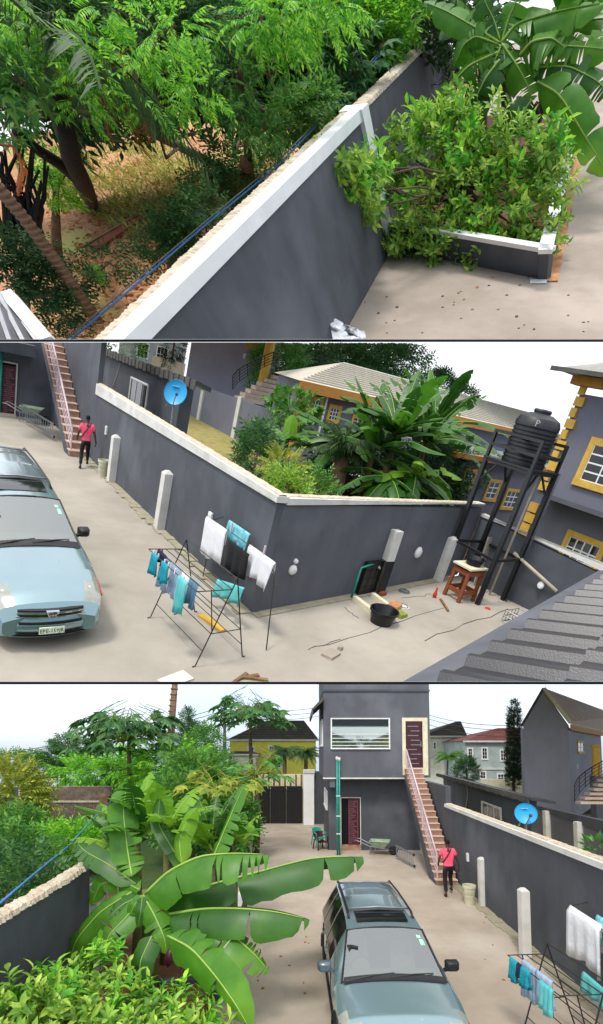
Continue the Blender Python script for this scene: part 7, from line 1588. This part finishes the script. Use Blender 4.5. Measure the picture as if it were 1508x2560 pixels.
plant(T, 'shrub', 'green shrub at the right edge behind the white post, bottom view', 'shrub', [(at(1500, 2130, 11.5), (.35, .3, .4), 90)], LEAF, .22, 'leaf_mid', None)
# thick bushes over the left wall
specs = [(15, 1990, 22, 1.4, 1.3, 'leaf_yellow', 'yellow-green pinnate bush at the left edge of the bottom view', PINN, .9),
         (45, 2085, 20, .8, 1.0, 'leaf_mid', 'dark leafy bush left of the block wall', SPRIG, .55),
         (15, 2135, 15, .9, .7, 'leaf_mid', 'green bush above the left wall, bottom view', SPRIG, .5),
         (150, 2105, 18, 1.0, .5, 'leaf_bright', 'bright green bush under the block wall', SPRIG, .5),
         (215, 2100, 18, .8, .5, 'leaf_bright', 'bright leafy shrub at the right end of the block wall', SPRIG, .45),
         (115, 2165, 13.5, .8, .45, 'leaf_mid', 'leafy shrub beside the blue cable, bottom view', SPRIG, .42),
         (20, 2215, 11, 1.0, .8, 'leaf_dark', 'dark shrub behind the left wall, bottom view', SPRIG, .4),
         (225, 1932, 30, 2.0, .6, 'leaf_bright', 'bright flat-topped bush above the block wall', PINN, .9),
         (310, 1915, 29, 1.2, .9, 'leaf_bright', 'bright green foliage right above the block wall', PINN, .8),
         (430, 1935, 24, 2.0, 1.2, 'leaf_bright', 'bright green tree foliage behind the banana clump', PINN, .9),
         (500, 1960, 22, 1.6, 1.3, 'leaf_mid', 'green foliage left of the lower papaya', PINN, .8),
         (460, 2030, 19, 1.3, 1.2, 'leaf_mid', 'shaded foliage behind the banana leaves', SPRIG, .6),
         (570, 2040, 20, 1.0, 1.2, 'leaf_mid', 'leafy bush between the bananas and the yard', SPRIG, .5)]
for (px, py, y, rx, rz, lm, lab, tm, sz) in specs:
    c = at(px, py, y); n = int(330 * rx * rz / 2 * (1.6 if tm is SPRIG else .55)) + 120
    plant(T, 'bush', lab, 'bush', [(c, (rx, 1.0, rz), n), (c + (rx * .4, .2, -rz * .4), (rx * .7, .8, rz * .7), n // 2)], tm, sz, lm, [(c * (1, 1, 0), .08), (c * (1, 1, .5), .06), (c, .04)], 'trunk')
# poles and wires
pole = thing(T, 'power_pole', at(51, 2000, 42) * (1, 1, 0), 'thin concrete power pole at the left of the bottom view', 'power pole')
mk(T, M().tube([at(51, 2000, 42) * (1, 1, 0), at(51, 1873, 42)], [.16, .1], 7), 'shaft', MT['pipe_cream'], pole)
po2 = thing(T, 'power_pole', at(562, 2000, 50) * (1, 1, 0), 'grey power pole behind the papaya crown', 'power pole')
mk(T, M().tube([at(562, 2000, 50) * (1, 1, 0), at(562, 1762, 50)], [.22, .14], 7), 'shaft', MT['cable_gray'], po2)
wires = [((51, 1876, 42), (562, 1765, 50)), ((51, 1880, 42), (562, 1776, 50)), ((51, 1888, 42), (562, 1788, 50)), ((562, 1765, 50), (800, 1768, 60)), ((562, 1776, 50), (800, 1779, 60)), ((562, 1788, 50), (800, 1790, 60)), ((1074, 1788, 60), (1330, 1812, 40)), ((1074, 1798, 60), (1330, 1824, 40)), ((1074, 1812, 60), (1330, 1842, 40))]
for i, (a, b) in enumerate(wires):
    A, B = at(*a), at(*b); mk(T, M().tube([A + (B - A) * k - np.array([0, 0, .5 * 4 * k * (1 - k)]) for k in np.linspace(0, 1, 9)], .03, 4), 'overhead_wire', MT['wire'], None, ['top', 'middle', 'lowest'][i % 3] + ' of three overhead wires ' + ['between the pole at left and the papaya', 'left of the grey house', 'across the far houses'][i // 3], 'wire', 'overhead wires')
# ---- banana clump
def L3(*pts): return [at(*p) for p in pts]
cen = at(360, 2235, 8.6)
up_ = (0, -1, .35); flat = (0, -.45, 1)
leaves = [dict(p=L3((330, 2190, 8.8), (318, 2120, 9.0), (308, 2030, 9.2), (318, 1955, 9.3)), w=.62, n=(.5, -1, .2), m='leaf_banana', t=.3, k=.35),
          dict(p=L3((455, 2160, 8.9), (448, 2100, 9.0), (470, 2050, 9.1), (492, 2020, 9.1)), w=.40, n=(-.3, -1, .3), m='leaf_banana_y', t=.05, f=.9),
          dict(p=L3((535, 2140, 9.0), (560, 2080, 9.1), (590, 2010, 9.2), (612, 1962, 9.2)), w=.50, n=(-.9, -1, .2), m='leaf_banana', t=.2, k=.35),
          dict(p=L3((365, 2235, 8.5), (420, 2180, 8.3), (500, 2140, 8.1), (590, 2134, 8.0), (672, 2138, 8.0)), w=.98, n=(0, -.25, 1), m='leaf_banana', t=.14, f=.9, k=.3),
          dict(p=L3((380, 2245, 8.6), (520, 2215, 8.8), (650, 2180, 9.0), (780, 2145, 9.2), (908, 2141, 9.3)), w=.98, n=(0, -.25, 1), m='leaf_banana_d', t=.16, f=.8, k=.3),
          dict(p=L3((400, 2290, 8.3), (510, 2272, 8.1), (600, 2272, 7.9), (690, 2280, 7.9), (774, 2300, 7.9)), w=.86, n=(0, -.25, 1), m='leaf_banana_d', t=.16, f=.8, k=.4),
          dict(p=L3((440, 2300, 8.2), (530, 2310, 8.0), (590, 2345, 7.8), (640, 2390, 7.7), (672, 2430, 7.7)), w=.75, n=(.5, -.5, .8), m='leaf_banana', t=.45, f=.5),
          dict(p=L3((420, 2340, 7.6), (480, 2370, 7.2), (540, 2440, 6.7), (590, 2510, 6.4), (630, 2580, 6.3)), w=.62, n=(-.7, -.5, .7), m='leaf_banana', t=.12, f=.6),
          dict(p=L3((358, 2238, 8.4), (385, 2285, 8.1), (410, 2340, 7.9), (418, 2385, 7.9)), w=.52, n=(.3, -1, .5), m='leaf_banana', t=.12, f=.6),
          dict(p=L3((355, 2238, 8.4), (335, 2265, 8.3), (320, 2300, 8.3)), w=.3, n=(-.2, -1, .5), m='leaf_banana', t=.1),
          dict(p=L3((356, 2240, 8.3), (352, 2280, 8.2), (345, 2320, 8.2)), w=.22, n=(0, -1, .4), m='leaf_banana_d', t=.1),
          dict(p=L3((350, 2245, 8.5), (320, 2290, 8.3), (270, 2340, 8.1), (262, 2385, 8.0)), w=.5, n=(-.4, -1, .6), m='leaf_banana', t=.12, f=.6),
          dict(p=L3((330, 2230, 8.7), (250, 2280, 8.6), (190, 2350, 8.5), (162, 2440, 8.5)), w=.5, n=(-.2, -1, .8), m='leaf_banana', t=.15, f=.7),
          dict(p=L3((340, 2210, 8.9), (270, 2160, 9.0), (215, 2130, 9.2), (195, 2110, 9.3)), w=.45, n=(0, -1, .8), m='leaf_banana_d', t=.2),
          dict(p=L3((350, 2225, 8.8), (300, 2200, 9.0), (250, 2210, 9.1), (228, 2265, 9.1)), w=.42, n=(0, -.9, .6), m='leaf_banana', t=.3),
          dict(p=L3((350, 2240, 8.7), (305, 2262, 8.5), (275, 2290, 8.4)), w=.34, n=(0, -1, .6), m='leaf_banana_d', t=.2),
          dict(p=L3((380, 2340, 7.9), (352, 2400, 7.7), (345, 2470, 7.6)), w=.42, n=(-.2, -1, .4), m='leaf_banana_d', t=.2, f=.5),
          dict(p=L3((470, 2180, 9.0), (430, 2120, 9.2), (395, 2060, 9.4), (400, 1990, 9.5)), w=.34, n=(.4, -1, .2), m='leaf_banana_d', t=.3)]
banana(T, (cen[0] + .1, 8.7, .3), cen + (0, .1, .05), leaves, 'big banana plant with broad arching leaves in front of the yard, bottom view', r=.15, rng=rg)
for px, py, y, lab in ((300, 2130, 10.5, 'slim banana plant behind the big one, bottom view'), (470, 2100, 11.0, 'banana plant with torn leaves behind the big one, bottom view'), (585, 2110, 12.0, 'small banana plant at the edge of the paving, bottom view'), (345, 2090, 9.6, 'tall upright banana plant right behind the big one, bottom view'), (415, 2080, 9.8, 'banana plant with upright leaves between the big ones, bottom view'), (530, 2120, 10.0, 'banana plant leaning towards the yard, bottom view')):
    b = at(px, py + 130, y); tp = at(px, py, y); b[2] = .3
    banana(T, b, tp, auto_leaves(tp, 8, 1.45, .46, rg, (.6, 1.45), ('leaf_banana', 'leaf_banana_d', 'leaf_banana', 'leaf_banana_y'), az0=px, tears=.4), lab, r=.1, rng=rg)
mk(T, M().lathe(at(424, 2395, 7.7), [(.0, -.16), (.07, -.08), (.085, .02), (.05, .13), (0, .17)], 12, (.2, 0, 1)), 'banana_flower', MT['maroon'], None, 'purple banana flower hanging under the big leaves, bottom view', 'flower', smooth=True)
# ---- guava bush bottom left
cl = []
for (px, py, y, r) in ((40, 2470, 6.0, .30), (110, 2450, 6.4, .32), (185, 2432, 7.0, .32), (240, 2392, 7.3, .36), (262, 2358, 7.4, .2), (60, 2515, 5.9, .36), (150, 2500, 6.3, .36), (290, 2445, 7.0, .38), (330, 2490, 6.6, .42), (120, 2560, 5.9, .38), (420, 2520, 6.5, .38), (470, 2475, 6.7, .25), (240, 2545, 6.3, .42), (500, 2550, 6.4, .3), (20, 2570, 5.6, .32), (380, 2560, 6.2, .4)): cl.append((at(px, py + 58, y), (r * 1.0, r * .7, r * .5), int(62 * r) + 5))
plant(T, 'guava_bush', 'bright green guava bush filling the lower left corner of the bottom view', 'bush', cl, SHOOT, .30, 'leaf_guava', [(at(250, 2700, 6.9) * (1, 1, 0) + (0, 0, .36), .07), (at(240, 2600, 6.9), .06), (at(220, 2530, 6.9), .05)], dirb=(0, -.3, .9), tilt=.6, second=('leaf_bright', (1, 4, 8, 11)))
# ---------------------------------------------------------------- dark ledges under the upper tiers
for T, row in ((S1, 848), (S2, 1704)):
    m = M(); A = T.Li
    a, b = T.world([T.g(-120, row)])[0], T.world([T.g(1628, row)])[0]
    # a slim dark rim that edges the slab of ground, just under its near edge
    pts = []
    for px, w0 in ((-120, a), (1628, b)):
        dd = np.linalg.norm(w0 - CAM) / np.linalg.norm(ray(px, row)); q0 = CAM + ray(px, row + .3) * dd; q1 = CAM + ray(px, row + 7.0) * dd
        pts.append((q0, q1, unit(ray(px, row)) * .12))
    (p0, p1, d0), (r0, r1, d1) = pts
    me = bpy.data.meshes.new('ledge'); me.from_pydata([tuple(x) for x in (p0, r0, r1, p1, p0 + d0, r0 + d1, r1 + d1, p1 + d0)], [], [(0, 1, 2, 3), (4, 7, 6, 5), (0, 4, 5, 1), (3, 2, 6, 7), (0, 3, 7, 4), (1, 5, 6, 2)])
    me.materials.append(MT['ledge_black']); o = bpy.data.objects.new('ledge', me); COL.objects.link(o); o['kind'] = 'structure'
# drop empty things whose parts all lie outside their view
for o in list(bpy.data.objects):
    if o.type == 'EMPTY' and not o.children: bpy.data.objects.remove(o)
